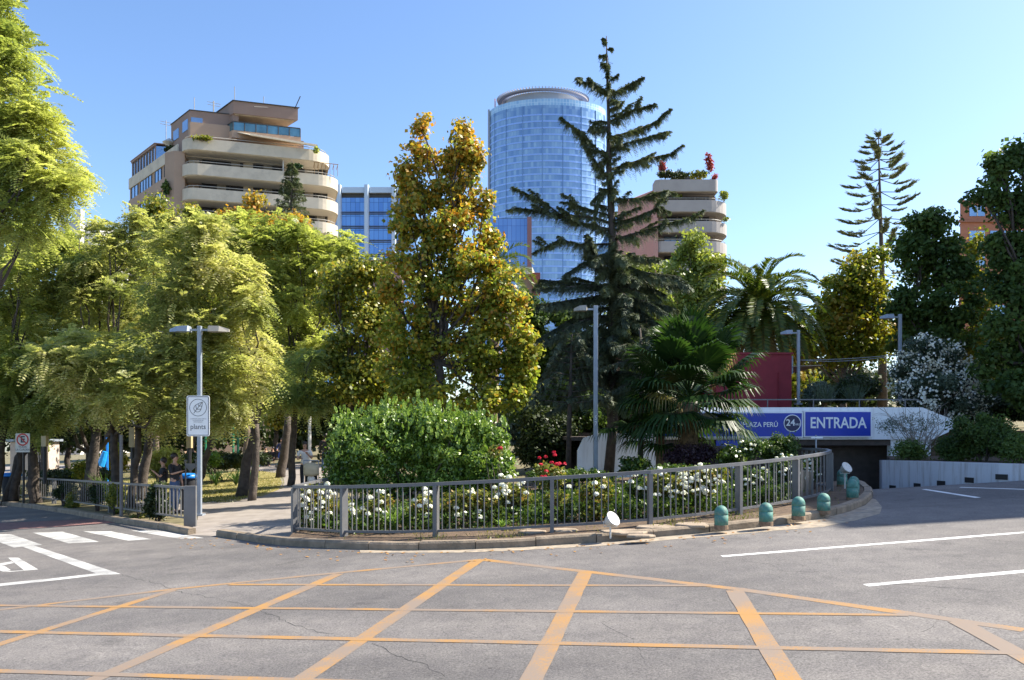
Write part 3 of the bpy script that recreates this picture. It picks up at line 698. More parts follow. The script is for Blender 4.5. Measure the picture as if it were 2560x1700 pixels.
# flagstones in the bed edge
for i, (u, v, w, d) in enumerate([(1290, 1322, .55, .2), (1335, 1330, .5, .18), (1410, 1326, .5, .2), (1560, 1330, .8, .3), (1640, 1318, .7, .28), (1735, 1312, .6, .28), (1600, 1340, .5, .12), (1315, 1262, .45, .35)]):
    p = G(u, v, .11); mb = MB(); n = 7; a0 = random.random() * 6
    poly = [(p.x + w / 2 * math.cos(a0 + 2 * PI * j / n) * random.uniform(.8, 1.1), p.y + d * math.sin(a0 + 2 * PI * j / n) * random.uniform(.8, 1.1)) for j in range(n)]
    th = .22 if i == 7 else .022
    mb.prism(poly, p.z - .03, p.z + th)
    lab = ['flat tan flagstone left of the tall red rose under the railing', 'flat flagstone at the kerb just left of the fourth railing post', 'broken flagstone tipped over a dark hollow right of the fourth post', 'long pale flagstone right of the white floodlight', 'pale slab of flagstone below the fifth railing post', 'flat slab beside the leftmost green bollard', 'narrow flagstone strip lying against the kerb stones', 'rounded pale boulder behind the railing among roses'][i]
    tag(mb.build('boulder' if i == 7 else 'flagstone', M['stone'], bevel=.02), lab, 'stone', None if i == 7 else 'flagstones at the bed edge')

# ================================================================ railings
def rail_top(x, y): return CH - 0.72 + 0.059 * x
def railing(name, label, path, topf, posts, spacing, th=0.07, gap=0.80, legs=0.22, post_w=0.085, max_part=100, end_post=None):
    t = thing(name, label, 'railing', (path[0][0], path[0][1], gz(*path[0])))
    mb = MB(); mb.wall(path, lambda x, y: topf(x, y) - .055, topf, th); mb.build('top_rail', M['rail'], t)
    mb = MB(); mb.wall(path, lambda x, y: topf(x, y) - gap - .02, lambda x, y: topf(x, y) - gap + .02, th * .6); mb.build('bottom_rail', M['rail'], t)
    L_ = [0]
    for i in range(1, len(path)): L_.append(L_[-1] + math.dist(path[i], path[i - 1]))
    def pt(s):
        for i in range(1, len(path)):
            if s <= L_[i] + 1e-6:
                f = (s - L_[i - 1]) / (L_[i] - L_[i - 1]); a, b = path[i - 1], path[i]
                return (a[0] + (b[0] - a[0]) * f, a[1] + (b[1] - a[1]) * f), math.atan2(b[1] - a[1], b[0] - a[0])
        return path[-1], 0
    ps = [s * L_[-1] for s in posts]
    for s in ps:
        (x, y), a = pt(s); z1_ = topf(x, y) - .056; z0 = gz(x, y) + .04
        MB().box((x, y, (z0 + z1_) / 2), (post_w * 0.75, post_w * 1.5, z1_ - z0), a).build('post', M['rail'], t)
    n = int(L_[-1] / spacing); rest = MB(); c = 0
    for k in range(1, n):
        s = k * L_[-1] / n
        if min(abs(s - q) for q in ps) < .06: continue
        (x, y), a = pt(s); off = .014 if k % 2 else -.014
        x -= math.sin(a) * off; y += math.cos(a) * off
        zt, zb = topf(x, y) - .0555, topf(x, y) - gap + .0205
        if c < max_part: MB().box((x, y, (zt + zb) / 2), (.016, .016, zt - zb), a).build('baluster', M['rail'], t)
        else: rest.box((x, y, (zt + zb) / 2), (.016, .016, zt - zb), a)
        c += 1
    if rest.v: tag(rest.build('balusters', M['rail'], t), kind='stuff')
    return t
def fp(u, Y): return ((u - U0) / F_PX * Y, Y)
front = [fp(735, 15.0), fp(795, 14.4), fp(860, 13.9), fp(970, 13.45), fp(1090, 13.15), fp(1240, 12.95), fp(1380, 12.9), fp(1500, 12.9), fp(1625, 13.0), fp(1740, 13.3), fp(1847, 13.75), fp(1925, 14.2), fp(1990, 14.75), fp(2040, 15.4), fp(2066, 15.95), fp(2075, 16.6), fp(2066, 17.3), fp(2040, 18.0), fp(2000, 18.7)]
Lf = [0]
for i in range(1, len(front)): Lf.append(Lf[-1] + math.dist(front[i], front[i - 1]))
railing('curved_railing', 'long curved grey steel railing around the rose bed in the middle', front, rail_top, [0.002] + [Lf[i] / Lf[-1] for i in (2, 4, 6, 8, 10, 12, 15)], 0.118)
leg = [(front[0][0] - .0, front[0][1] + .08), (front[0][0] + .02, 17.5), (front[0][0] + .1, 20.5)]
railing('side_railing', 'short grey railing running back from the left end of the curved one beside the footpath', leg, rail_top, [0.45, 0.995], 0.12)
def lt(x, y):   # measured along the left railing
    us = [-200, 0, 109, 207, 302, 480]; vs = [1196, 1198, 1200, 1201, 1201, 1212]; u = U0 + F_PX * x / y
    return CH + (VH - np.interp(u, us, vs)) / F_PX * y
def lp(u, v, back):  # base on the ground
    g = G(u, v); return (g.x, g.y + back)
lf = [lp(470, 1318, 0), lp(302, 1289, 0), lp(175, 1268, 0), lp(60, 1252, 0), lp(-60, 1238, 0), lp(-200, 1225, 0)]
def lt2(x, y): return gz(x, y) + .9
railing('left_railing', 'straight grey railing with plants growing through it on the left street corner', lf, lt2, [0.16, .33, .5, .66, .83, .995], 0.125, gap=.7)
mb = MB(); x, y = lf[0]; mb.box((x + .06, y - .02, gz(x, y) + .455), (.26, .1, .93), .12); tag(mb.build('railing_end_post', M['rail'], bevel=.008), 'wide grey steel plate post closing the left railing beside the double street lamp', 'post')

# ================================================================ garage entrance
YB = 24.0
g = thing('garage_entrance', 'low white concrete garage entrance with long fascia under the planted roof', 'building', (6, YB, gz(6, YB)))
zt, zb = CH + 0.80, CH - 0.165
x0, x1 = 4.35, 13.6
mb = MB(); mb.prism([(x0, zb), (12.2, zb), (12.6, zb), (x1, zb + .45), (12.3, zt), (x0, zt)], 0, 0.35)
mb.v = [(v[0], YB + v[2], v[1]) for v in mb.v]; mb.f = [f[::-1] for f in mb.f]; mb.build('fascia', M['white_wall'], g)
MB().box((8.2, YB + 10.4, zt - .12), (8.0, 20, .2)).build('roof', M['soil'], g)
mb = MB(); mb.prism([(1.95, -1.9), (4.5, -1.9), (4.5, .02), (2.6, .02), (2.15, -.12), (1.97, -.5)], 0, .3); mb.v = [(v[0], YB - .1 + v[2], CH + v[1]) for v in mb.v]; mb.f = [f[::-1] for f in mb.f]; mb.build('side_wall', M['white_wall'], g)
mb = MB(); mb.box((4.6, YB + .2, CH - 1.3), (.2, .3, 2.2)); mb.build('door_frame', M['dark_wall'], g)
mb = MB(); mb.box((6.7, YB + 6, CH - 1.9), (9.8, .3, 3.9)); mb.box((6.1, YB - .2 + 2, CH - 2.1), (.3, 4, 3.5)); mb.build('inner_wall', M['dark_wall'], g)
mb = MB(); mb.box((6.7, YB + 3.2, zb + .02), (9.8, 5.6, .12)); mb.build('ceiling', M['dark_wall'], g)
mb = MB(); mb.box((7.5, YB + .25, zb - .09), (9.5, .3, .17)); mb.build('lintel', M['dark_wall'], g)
mb = MB(); mb.box((12.0, YB + .2, CH - .75), (1.2, .25, 1.25)); mb.build('wing_wall', M['white_wall'], g)
mb = MB()
for x in np.arange(2.2, 12.2, 1.4): mb.box((x, YB + .42, zt + .12), (.03, .03, .26))
mb.box((7.2, YB + .42, zt + .25), (10.4, .035, .035)); mb.build('roof_rail', M['rail'], g)
# hanging sign boards
def px2x(u): return (u - U0) / F_PX * (YB - .12)
def zz(v): return CH + (VH - v) / F_PX * (YB - .12)
def board(name, label, u0, u1, v0, v1, cb):
    t = thing(name, label, 'sign', (px2x((u0 + u1) / 2), YB - .12, zz(v1)), 'blue boards on the garage fascia')
    xa, xb, za, zc = px2x(u0), px2x(u1), zz(v1), zz(v0)
    MB().box(((xa + xb) / 2, YB - .07, (za + zc) / 2), (xb - xa, .12, zc - za)).build('frame', M['sign_letter'], t)
    MB().box(((xa + xb) / 2, YB - .135, (za + zc) / 2), (xb - xa - .07, .012, zc - za - .07)).build('panel', M['sign_blue'], t)
    cb(t, xa, xb, za, zc); return t
def b1(t, xa, xb, za, zc):
    text_mesh('ENTRADA', .46, m=M['sign_letter'], parent=t, Mx=face_cam(Vector(((xa + xb) / 2, YB - .146, (za + zc) / 2 + .02))), bold=.008, sx=.80)
board('entrance_sign', 'blue board reading ENTRADA in white over the ramp', 2010, 2179, 1027, 1093, b1)
def b2(t, xa, xb, za, zc):
    cx = px2x(1980); cz = zz(1058)
    mb = MB(); mb.lathe((0, 0, 0), [(.26, 0), (.26, .01)], 28); mb.xf(face_cam(Vector((cx, YB - .142, cz)))); mb.build('badge_ring', M['sign_letter'], t)
    mb = MB(); mb.lathe((0, 0, 0), [(.233, 0), (.233, .01)], 28); mb.xf(face_cam(Vector((cx, YB - .153, cz)))); mb.build('badge', M['sign_navy'], t)
    text_mesh('24', .27, m=M['sign_letter'], parent=t, Mx=face_cam(Vector((cx - .06, YB - .166, cz + .01))), bold=.004)
    text_mesh('HRS', .09, m=M['sign_letter'], parent=t, Mx=face_cam(Vector((cx + .145, YB - .166, cz - .04))))
    text_mesh('PLAZA PERÚ', .2, m=M['sign_letter'], parent=t, Mx=face_cam(Vector((px2x(1900), YB - .146, zz(1062)))), bold=.003, sx=.95)
board('parking_sign', 'blue board with a round 24 HRS badge partly behind the fan palm', 1640, 2007, 1030, 1094, b2)
MB().box((px2x(1850), YB - .05, zz(1110)), (1.4, .05, .22)).build('blue_strip', M['sign_blue'], g)
# retaining wall beside the ramp
rw = [(11.12, 23.96), (10.25, 21.9), (10.55, 19.6), (10.95, 17.9), (11.6, 16.95), (13.2, 16.3), (20, 15.6)]
def rwt(x, y): u = U0 + F_PX * x / y; return CH + (VH - np.interp(u, [2208, 2560], [1150, 1160])) / F_PX * y if u < 2560 else CH + (VH - 1160) / F_PX * 17.5
t = thing('retaining_wall', 'stained white concrete retaining wall with drain holes beside the garage ramp', 'wall', (10.9, 18.2, gz(10.9, 18.2)))
mb = MB(); mb.wall(rw, -2.2, rwt, .22); mb.build('wall', M['stained_wall'], t)
for u, v in [(2240, 1219), (2306, 1214), (2366, 1208), (2436, 1200), (2507, 1192)]:
    # intersect with wall path
    best = None
    for i in range(len(rw) - 1):
        for k_ in range(20):
            f = k_ / 20; x = rw[i][0] + (rw[i + 1][0] - rw[i][0]) * f; y = rw[i][1] + (rw[i + 1][1] - rw[i][1]) * f
            e = abs(U0 + F_PX * x / y - u)
            if best is None or e < best[0]: best = (e, x, y, math.atan2(rw[i + 1][1] - rw[i][1], rw[i + 1][0] - rw[i][0]))
    _, x, y, a = best; z = CH + (VH - v) / F_PX * y
    nx, ny = math.sin(a), -math.cos(a)
    if nx * x + ny * y > 0: nx, ny = -nx, -ny
    MB().box((x + nx * .11, y + ny * .11, z), (.25, .05, .12), a).build('drain_hole', M['black'], t)
# planted bank behind it
mb = MB(); bank = [(p[0] + .16, p[1] + .1) for p in rw] + [(20, 23.9)]
mb.prism(bank, -1.0, lambda x, y: CH - .74 + max(0, y - 17.5) * .012); struct('bank', mb, M['soil'])
mb = MB(); mb.prism([(12.2, 24.3), (60, 22), (60, 60), (12.2, 60)], -1, lambda x, y: CH + .1); struct('raised_ground', mb, M['soil'])
MB().prism([(11.05, 16.1), (14, 15.6), (14, 16.3), (11.4, 16.7)], 0, lambda x, y: gz(x, y) + .2).build('kerb', M['kerb'])['kind'] = 'structure'
# ramp side wall under the bed (island side)
mb = MB(); mb.wall([(6.33, 17.4), (6.33, 24.0)], -2.5, lambda x, y: gz(x, y) + .25, .16); struct('ramp_side_wall', mb, M['white_wall'])
tag(MB().box((6.25, 17.15, gz(6.3, 17.1) + .28), (.3, .35, .5)).build('stone_block', M['stone'], bevel=.03), 'pale stone block at the right end of the railing', 'stone')
# red kiosk on the roof, shade sail, lamps, cable
k_ = thing('red_kiosk', 'plain dark red rendered building standing on the garage roof behind the palm', 'building', (8.8, 31, CH + .7))
xk0, xk1 = (1790 - U0) / F_PX * 30, (1979 - U0) / F_PX * 30
MB().box(((xk0 + xk1) / 2, 31.5, CH + 1.85), (xk1 - xk0, 3, 2.3)).build('wall', M['red_wall'], k_)
MB().box(((xk0 + xk1) / 2, 31.5, CH + 3.02), (xk1 - xk0 + .1, 3.1, .07)).build('roof', M['red_wall'], k_)
MB().box((xk1 - .5, 29.97, CH + 1.6), (.02, .05, 1.4)).build('downpipe', M['red_wall'], k_)
t = thing('shade_sail', 'cream triangular shade sail beside the red building', 'awning', at(1982, 925, 30))
mb = MB(); a, b, c = at(1982, 915, 30), at(2057, 912, 29.5), at(1982, 932, 31.5)
mb.add([a, b, c, a - Vector((0, 0, .02)), b - Vector((0, 0, .02)), c - Vector((0, 0, .02))], [(0, 1, 2), (5, 4, 3), (0, 3, 4, 1), (1, 4, 5, 2), (2, 5, 3, 0)]); mb.build('cloth', M['sail'], t)
MB().tube([at(1981, 935, 30), at(1981, 890, 30)], .03).build('pole', M['lamp'], t)

# ================================================================ street lamps
def lamp(label, base, H, heads, w=.11, name='street_lamp'):
    t = thing(name, label, 'street lamp', base, 'grey street lamps')
    b = Vector(base)
    MB().box((b.x, b.y, b.z + H / 2 - .02), (w, w, H)).build('pole', M['lamp'], t, bevel=.012)
    MB().box((b.x, b.y, b.z + .03), (w * 2.2, w * 2.2, .05)).build('base_plate', M['lamp'], t)
    for sgn, ln, mm in heads:
        z = b.z + H - .14
        MB().box((b.x + sgn * (w / 2 + .1), b.y, z + .02), (.22, .06, .05)).build('arm', M['lamp'], t)
        mb = MB(); xs = [(.0, .1, .05), (.04, .15, .08), (.34, .14, .07), (.6, .03, .0)]
        vs = []
        for f, hw, hh in xs:
            X = b.x + sgn * (w / 2 + .18 + f * ln / .6)
            vs += [(X, b.y - hw, z - .03 - (.0 if f else -.01)), (X, b.y + hw, z - .03), (X, b.y + hw * .7, z + .04 + hh), (X, b.y - hw * .7, z + .04 + hh)]
        fs = [(i * 4 + k, i * 4 + (k + 1) % 4, (i + 1) * 4 + (k + 1) % 4, (i + 1) * 4 + k) for i in range(3) for k in range(4)] + [(3, 2, 1, 0), (12, 13, 14, 15)]
        mb.add(vs, fs); mb.build('lamp_head', mm, t, False)
    return t
pL = G(499, 1290)
lamp('tall grey street lamp with two heads and the white leaf sign on its pole', pL, (1290 - 815) / F_PX * pL.y + .02, [(-1, .52, M['lamp']), (1, .52, M['lamp_cover'])], .1)
pM = gp(1489, 22)
l57 = lamp('one headed street lamp numbered 57 in the rose bed before the cedar', pM, 5.0, [(-1, .36, M['lamp_cover'])], .12)
text_mesh('5\n7', .16, name='number', m=M['sign_letter'], parent=l57, Mx=face_cam(Vector((pM.x, pM.y - .068, at(0, 1052, 22).z))))
pr = at(2250, 1003, 27); lamp('street lamp right of the red building, before the white flowered bush', pr, (1003 - 784) / F_PX * 27, [(-1, .45, M['lamp'])], .1)
pq = at(1996, 1012, 29); lamp('street lamp close beside the red building and shade sail', pq, (1012 - 824) / F_PX * 29, [(-1, .42, M['lamp'])], .1)
for o_, l in (((0), 'thin upper cable sagging between the two right street lamps'), ((.12), 'thin lower cable sagging between the two right street lamps')):
    a = at(1998, 900, 29); b = at(2248, 886, 27) - Vector((0, 0, o_ * .1)); mb = MB(); mb.tube([a.lerp(b, i / 10) - Vector((0, 0, (.15 + o_ * 2.0) * 4 * (i / 10) * (1 - i / 10) * .3)) for i in range(11)], .012, 4)
    tag(mb.build('cable', M['lamp']), l, 'cable')
# ================================================================ signs
def rrect(w, h, r, n=5):
    out = []
    for cx, cy, a0 in ((w / 2 - r, h / 2 - r, 0), (-w / 2 + r, h / 2 - r, PI / 2), (-w / 2 + r, -h / 2 + r, PI), (w / 2 - r, -h / 2 + r, 1.5 * PI)):
        for i in range(n + 1): a = a0 + PI / 2 * i / n; out.append((cx + r * math.cos(a), cy + r * math.sin(a)))
    return out
def stroke(mb, pts, w, z=0.0, closed=False, th=.003): mb.wall(pts, z, z + th, w, 0, closed)
c = at(499, 1040, pL.y); c.y = pL.y - .085
t = thing('leaf_sign', 'white rounded sign with a leaf emblem and the word plants on the double lamp pole', 'sign', c)
T = face_cam(c); W_, H_ = .575, 1.02
mb = MB(); mb.prism(rrect(W_, H_, .045), 0, .012); mb.xf(T); mb.build('panel', M['sign_white'], t)
mb = MB(); stroke(mb, rrect(W_ - .055, H_ - .055, .03), .014, .013, True)
yo = .21; circ = [(.212 * math.cos(2 * PI * i / 32), yo + .212 * math.sin(2 * PI * i / 32)) for i in range(32)]
stroke(mb, circ, .011, .013, True); mb.xf(T); mb.build('border', M['ink'], t)
def lf_(x, y): return ((x - 517) / 745 * W_, yo + (520 - y) / 745 * W_)
mb = MB()
stroke(mb, [lf_(*p) for p in [(658, 335), (600, 355), (530, 390), (450, 430), (400, 480), (375, 540), (385, 590), (430, 640), (480, 665), (540, 660), (590, 620), (615, 560), (640, 480), (655, 400)]], .011, .013, True)
for ln in ([(372, 712), (430, 635), (475, 570), (550, 475), (655, 340)], [(475, 572), (450, 500), (445, 440)], [(480, 580), (530, 572), (605, 572)], [(550, 475), (525, 440), (520, 395)], [(555, 478), (600, 468), (635, 478)]):
    stroke(mb, [lf_(*p) for p in ln], .012, .0135)
mb.xf(T); mb.build('leaf_emblem', M['ink'], t)
text_mesh('plants', .185, name='lettering', m=M['ink'], parent=t, Mx=T @ Matrix.Translation((0, -.275, .014)), sx=.9, extrude=.001)
for i, s in enumerate(['COMPARTE CON OTROS', 'LAS PLANTAS DE', 'ESTE PARQUE']):
    text_mesh(s, .036, name='small_lettering', m=M['ink_grey'], parent=t, Mx=T @ Matrix.Translation((0, -.075 - i * .04, .014)), extrude=.001)
MB().box((c.x, c.y + .02, c.z), (.05, .03, H_ * .8)).build('bracket', M['sign_back'], t)
c = at(57, 1107, G(57, 1268).y); yb = G(57, 1268).y
t = thing('no_stopping_sign', 'cream no stopping sign with red circle and crossed E on a dark pole', 'sign', G(57, 1268))
T = face_cam(c); s = yb / F_PX; W_, H_ = 36 * s, 47 * s
mb = MB(); mb.prism(rrect(W_, H_, .03), 0, .01); mb.xf(T); mb.build('panel', M['sign_cream'], t)
mb = MB(); cy = H_ * .17; r = W_ * .38; stroke(mb, [(r * math.cos(2 * PI * i / 24), cy + r * math.sin(2 * PI * i / 24)) for i in range(24)], .045, .012, True); stroke(mb, [(-r * .7, cy + r * .7), (r * .7, cy - r * .7)], .035, .017); mb.xf(T); mb.build('prohibition_ring', M['sign_red'], t)
text_mesh('E', .3, m=M['ink'], parent=t, Mx=T @ Matrix.Translation((0, cy, .013)), bold=.012, extrude=.001)
text_mesh('TODA', .1, m=M['ink'], parent=t, Mx=T @ Matrix.Translation((0, -H_ * .22, .013)), extrude=.001)
text_mesh('LA CUADRA', .1, m=M['ink'], parent=t, Mx=T @ Matrix.Translation((0, -H_ * .37, .013)), extrude=.001, sx=.85)
gb = G(57, 1268); MB().tube([(c.x, c.y + .05, gb.z - .05), (c.x, c.y + .05, c.z + H_ * .4)], .04, 8).build('pole', M['black'], t)

# ================================================================ bollards & floodlights
bl_px = [(1803, 1318, 'leftmost green bollard on the outer edge of the bed'), (1915, 1309, 'second green bollard from the left, rusty at its foot'), (1996, 1295, 'third green bollard from the left'), (2059, 1281, 'fourth green bollard, last before the bend of the kerb'),
         (2131, 1249, 'green bollard in shade nearest the bend of the kerb'), (2134, 1237, 'green bollard half hidden behind the one at the bend'), (2105, 1216, 'farthest green bollard behind the white floodlight at the bend')]
proto = None
for i, (u, v, lab) in enumerate(bl_px):
    p = G(u, v, .1)
    if i == 0:
        t = thing('bollard', lab, 'bollard', p, 'green bollards along the kerb')
        h = 53 / F_PX * p.y; r = .105; base = Vector(p)
        prof = [(r, .03), (r, h * .58), (r - .004, h * .585), (r - .004, h * .6), (r, h * .605)] + [(r * math.cos(a), h * .68 + r * 1.1 * math.sin(a)) for a in [x * PI / 2 / 7 for x in range(8)]]
        prof[-1] = (.004, prof[-1][1])
        MB().lathe(p, prof, 20).build('post', M['teal'], t, True)
        MB().lathe(p, [(r * 1.03, -.03), (r * 1.03, .035), (r * .9, .045)], 20).build('foot', M['rust'], t)
        proto = t
    else:
        t = copy_tree(proto); t.location = p; t['label'] = lab
        t.rotation_euler.z = random.random() * 6; t.scale = (1, 1, random.uniform(.95, 1.05) * (1.0 if i < 4 else 1.12))
def flood(label, p, yaw, stake=.28):
    t = thing('floodlight', label, 'floodlight', p, 'white garden floodlights')
    p = Vector(p)
    prof = [(.01, -.09), (.05, -.08), (.085, -.03), (.1, .04), (.125, .06), (.125, .075), (.1, .07), (.01, .05)]
    mb = MB(); mb.lathe((0, 0, 0), prof, 18); mb.xf(Matrix.Translation(p + Vector((0, 0, stake))) @ Matrix.Rotation(yaw, 4, 'Z') @ Matrix.Rotation(math.radians(55), 4, 'X')); mb.build('shade', M['white'], t, True)
    MB().tube([p - Vector((0, 0, .05)), p + Vector((.0, 0, stake - .08))], .014, 8).build('stake', M['white'], t)
    MB().tube([p + Vector((-.1, 0, stake)), p + Vector((-.1, 0, stake - .09)), p + Vector((.1, 0, stake - .09)), p + Vector((.1, 0, stake))], .008, 6).build('bracket', M['white'], t)
flood('white bell floodlight on a stake before the railing, left of the bollards', G(1526, 1338, .105), .8, .22)
flood('white bell floodlight among the green bollards at the bend', G(2112, 1222, .1), .5, .42)
# ================================================================ bins, park posts, green pens
def bin_(label, p, h=.95, r=.24, name='litter_bin'):
    t = thing(name, label, 'litter bin', p, 'bins with blue lids'); p = Vector(p)
    MB().lathe(p, [(r * .8, 0), (r, h * .85), (r, h * .87)], 14).build('body', M['cloth_black'], t, True)
    MB().lathe(p + Vector((0, 0, h * .875)), [(r * 1.2, 0), (r * 1.25, .05), (r * 1.05, .12), (r * .6, .14)], 14).build('lid', M['bin_blue'], t, True)
bin_('litter bin with blue lid behind the left railing, beside the double lamp', gp(470, 22.2), 1.0, .21)
bin_('litter bin with blue lid far left under the trees', gp(28, 30), 1.1, .32)
# wrought iron little sign frame next to bin
t = thing('iron_frame_sign', 'small iron frame with ball finials and a pointed plate beside the blue bin', 'sign', gp(475, 21.6))
for u in (464, 490): p = gp(u, 21.6); MB().tube([p, p + Vector((0, 0, 1.35))], .02, 6).build('post', M['rail'], t); MB().ball(p + Vector((0, 0, 1.38)), .04, 6).build('finial', M['rail'], t, True)
p = gp(477, 21.6); mb = MB(); mb.prism([(-.13, .1), (.13, .1), (.13, 0), (0, -.12), (-.13, 0)], 0, .02); mb.xf(face_cam(p + Vector((0, 0, 1.2)))); mb.build('plate', M['rail'], t)
def pole(u, vb, vt, Y, w, m, lab, name, cat, m2=None, split=None, group='poles under the park trees'):
    s = Y / F_PX; b = at(u, vb, Y); tp = at(u, vt, Y)
    if m2 is None: return tag(MB().tube([b, tp], w, 7).build(name, m), lab, cat, group)
    mid = at(u, split, Y); t = thing(name, lab, cat, b, group)
    MB().tube([b, mid], w * .8, 7).build('pole', m2, t); MB().box(tuple((mid + tp) / 2), (w * 2, w * 2, (tp - mid).length)).build('light_box', m, t); return t
pole(332, 1215, 1068, 27, .09, M['wood_pole'], 'low park lamp, cream box on a black post, left of the leaning trunk', 'park_lamp', 'park lamp', M['black'], 1118)
pole(474, 1210, 1086, 27, .08, M['wood_pole'], 'low park lamp, cream box on a dark post, right behind the leaf sign', 'park_lamp', 'park lamp', M['black'], 1120)
pole(112, 1210, 1090, 27, .08, M['wood_pole'], 'low park lamp, cream box on a dark post, near the no stopping sign', 'park_lamp', 'park lamp', M['black'], 1116)
pole(303, 1290, 1087, 20.6, .045, M['rail'], 'bare grey pole rising from the left railing', 'pole', 'pole')
pole(774, 1190, 1040, 44, .09, M['white'], 'slim white post behind the woman in white', 'pole', 'pole')
pole(710, 1150, 1065, 50, .07, M['wood_pole'], 'slim pale post behind the woman in navy', 'pole', 'pole')
for i, (u, vb, vt, Y, lab) in enumerate([(595, 1165, 1040, 36, 'tall green post of the play court, left of the leaning trunk'), (583, 1150, 1060, 38, 'thin green post of the play court left of the tall one'), (646, 1168, 1098, 36, 'short green post right of the leaning trunk'), (514, 1145, 1085, 38, 'green post of the play court just right of the leaf sign')]):
    pole(u, vb, vt, Y, .05, M['green_paint'], lab, 'green_post', 'post', group='green posts of the play court')
t = thing('green_court_fence', 'green wire and bar fence of the play court behind the leaning trunk', 'fence', gp(600, 37))
mb = MB()
for u in range(596, 648, 5): mb.tube([gp(u, 37), gp(u, 37, 1.0)], .012, 4)
mb.build('bars', M['green_paint'], t)
MB().bar(gp(500, 37, 1.9), gp(648, 37, 1.9), .05).build('rail', M['green_paint'], t); MB().bar(gp(500, 37, 1.0), gp(648, 37, 1.0), .05).build('rail', M['green_paint'], t)
# kiosk / white car-like pale building behind trees at far left
t = thing('park_pavilion', 'low pale building with a dark door seen between trunks at far left', 'building', gp(85, 52))
MB().box(tuple(gp(88, 52, 1.2)), (2.0, 2, 2.4)).build('wall', mat('pavilion_wall', (.5, .42, .36), .8), t); MB().box(tuple(gp(96, 50.97, .55)), (.9, .05, 1.1)).build('door', M['cloth_black'], t)
MB().box(tuple(gp(88, 51.9, 2.5)), (2.3, 2.4, .15)).build('roof', M['lamp'], t)
t = thing('play_slide', 'bright blue slide of the playground seen between trunks', 'slide', gp(255, 40))
mb = MB(); mb.tube([gp(252, 40, .9), gp(257, 40, 1.2), gp(263, 40, 1.6)], [.18, .17, .12], 8); mb.build('chute', mat('slide_blue', (.01, .3, .75), .35), t); MB().tube([gp(268, 40.3), gp(268, 40.3, 2.3)], .06).build('pole', M['bin_blue'], t)
t = thing('stone_planter', 'low beige stone planter behind the yellow shrub in the park', 'planter', gp(455, 30))
MB().box(tuple(gp(455, 30, .62)), (.9, .6, .16)).build('rim', M['stone'], t); MB().box(tuple(gp(455, 30, .28)), (.7, .5, .52)).build('base', M['stone'], t)
# garage mouth fittings
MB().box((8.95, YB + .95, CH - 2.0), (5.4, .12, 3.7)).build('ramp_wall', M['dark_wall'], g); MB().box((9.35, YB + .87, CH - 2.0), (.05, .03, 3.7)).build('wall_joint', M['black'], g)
t = thing('tap_post', 'small pale blue tee shaped pipe standing at the right end of the railing', 'pipe', at(2040, 1150, 19)); p = at(2040, 1100, 19)
MB().tube([p - Vector((0, 0, .9)), p + Vector((0, 0, .12))], .018, 6).build('pipe', M['lamp'], t); MB().bar(p + Vector((-.12, 0, .06)), p + Vector((.16, 0, .06)), .035).build('crossbar', M['sign_letter'], t)
# ================================================================ buildings
def facade(name, c_glass, c_mull, c_light, bw, bh, metal=0.6, rough=0.12, mort=0.03, light_amt=0.5, vary=0.25):
    """glazed curtain wall driven by UV in metres"""
    m, t, b = nt(name); N, L = t.nodes, t.links
    uv = N.new('ShaderNodeUVMap'); uv.uv_map = 'UVMap'
    br = N.new('ShaderNodeTexBrick'); br.offset = 0; br.squash = 1
    br.inputs['Scale'].default_value = 1; br.inputs['Brick Width'].default_value = bw; br.inputs['Row Height'].default_value = bh
    br.inputs['Mortar Size'].default_value = mort; br.inputs['Mortar Smooth'].default_value = 0.0; br.inputs['Bias'].default_value = 0.0
    br.inputs['Color1'].default_value = (0, 0, 0, 1); br.inputs['Color2'].default_value = (1, 1, 1, 1); br.inputs['Mortar'].default_value = (0.5, 0.5, 0.5, 1)
    L.new(uv.outputs['UV'], br.inputs['Vector'])
    nz = N.new('ShaderNodeTexNoise'); nz.inputs['Scale'].default_value = 0.03; nz.inputs['Detail'].default_value = 3
    L.new(uv.outputs['UV'], nz.inputs['Vector'])
    mm = N.new('ShaderNodeMix'); mm.inputs['Factor'].default_value = 0.5; L.new(br.outputs['Color'], mm.inputs[2]); L.new(nz.outputs['Fac'], mm.inputs[3])
    r = N.new('ShaderNodeValToRGB'); r.color_ramp.elements[0].position = 0.5 - vary; r.color_ramp.elements[1].position = 0.5 + vary
    r.color_ramp.elements[0].color = rgb(c_glass); r.color_ramp.elements[1].color = rgb(c_light)
    L.new(mm.outputs[0], r.inputs['Fac'])
    mx = N.new('ShaderNodeMixRGB'); L.new(br.outputs['Fac'], mx.inputs['Fac']); L.new(r.outputs['Color'], mx.inputs['Color1']); mx.inputs['Color2'].default_value = rgb(c_mull)
    L.new(mx.outputs['Color'], b.inputs['Base Color'])
    b.inputs['Metallic'].default_value = metal; b.inputs['Roughness'].default_value = rough
    return m
def skin_wall(name, path, z0, z1, m, parent=None, n=1, th=None):
    """upright sheet with UVs in metres, closed to a solid by its building's core"""
    V = []; uvs = []; s = 0
    for i, p in enumerate(path):
        if i: s += math.dist(p, path[i - 1])
        V += [(p[0], p[1], z0), (p[0], p[1], z1)]; uvs += [(s, z0), (s, z1)]
    Fs = [(2 * i, 2 * i + 2, 2 * i + 3, 2 * i + 1) for i in range(len(path) - 1)]
    me = bpy.data.meshes.new(name); me.from_pydata(V, [], Fs); me.materials.append(m)
    uvl = me.uv_layers.new(name='UVMap')
    for l in me.loops: uvl.data[l.index].uv = uvs[l.vertex_index]
    return link(me, name, parent)
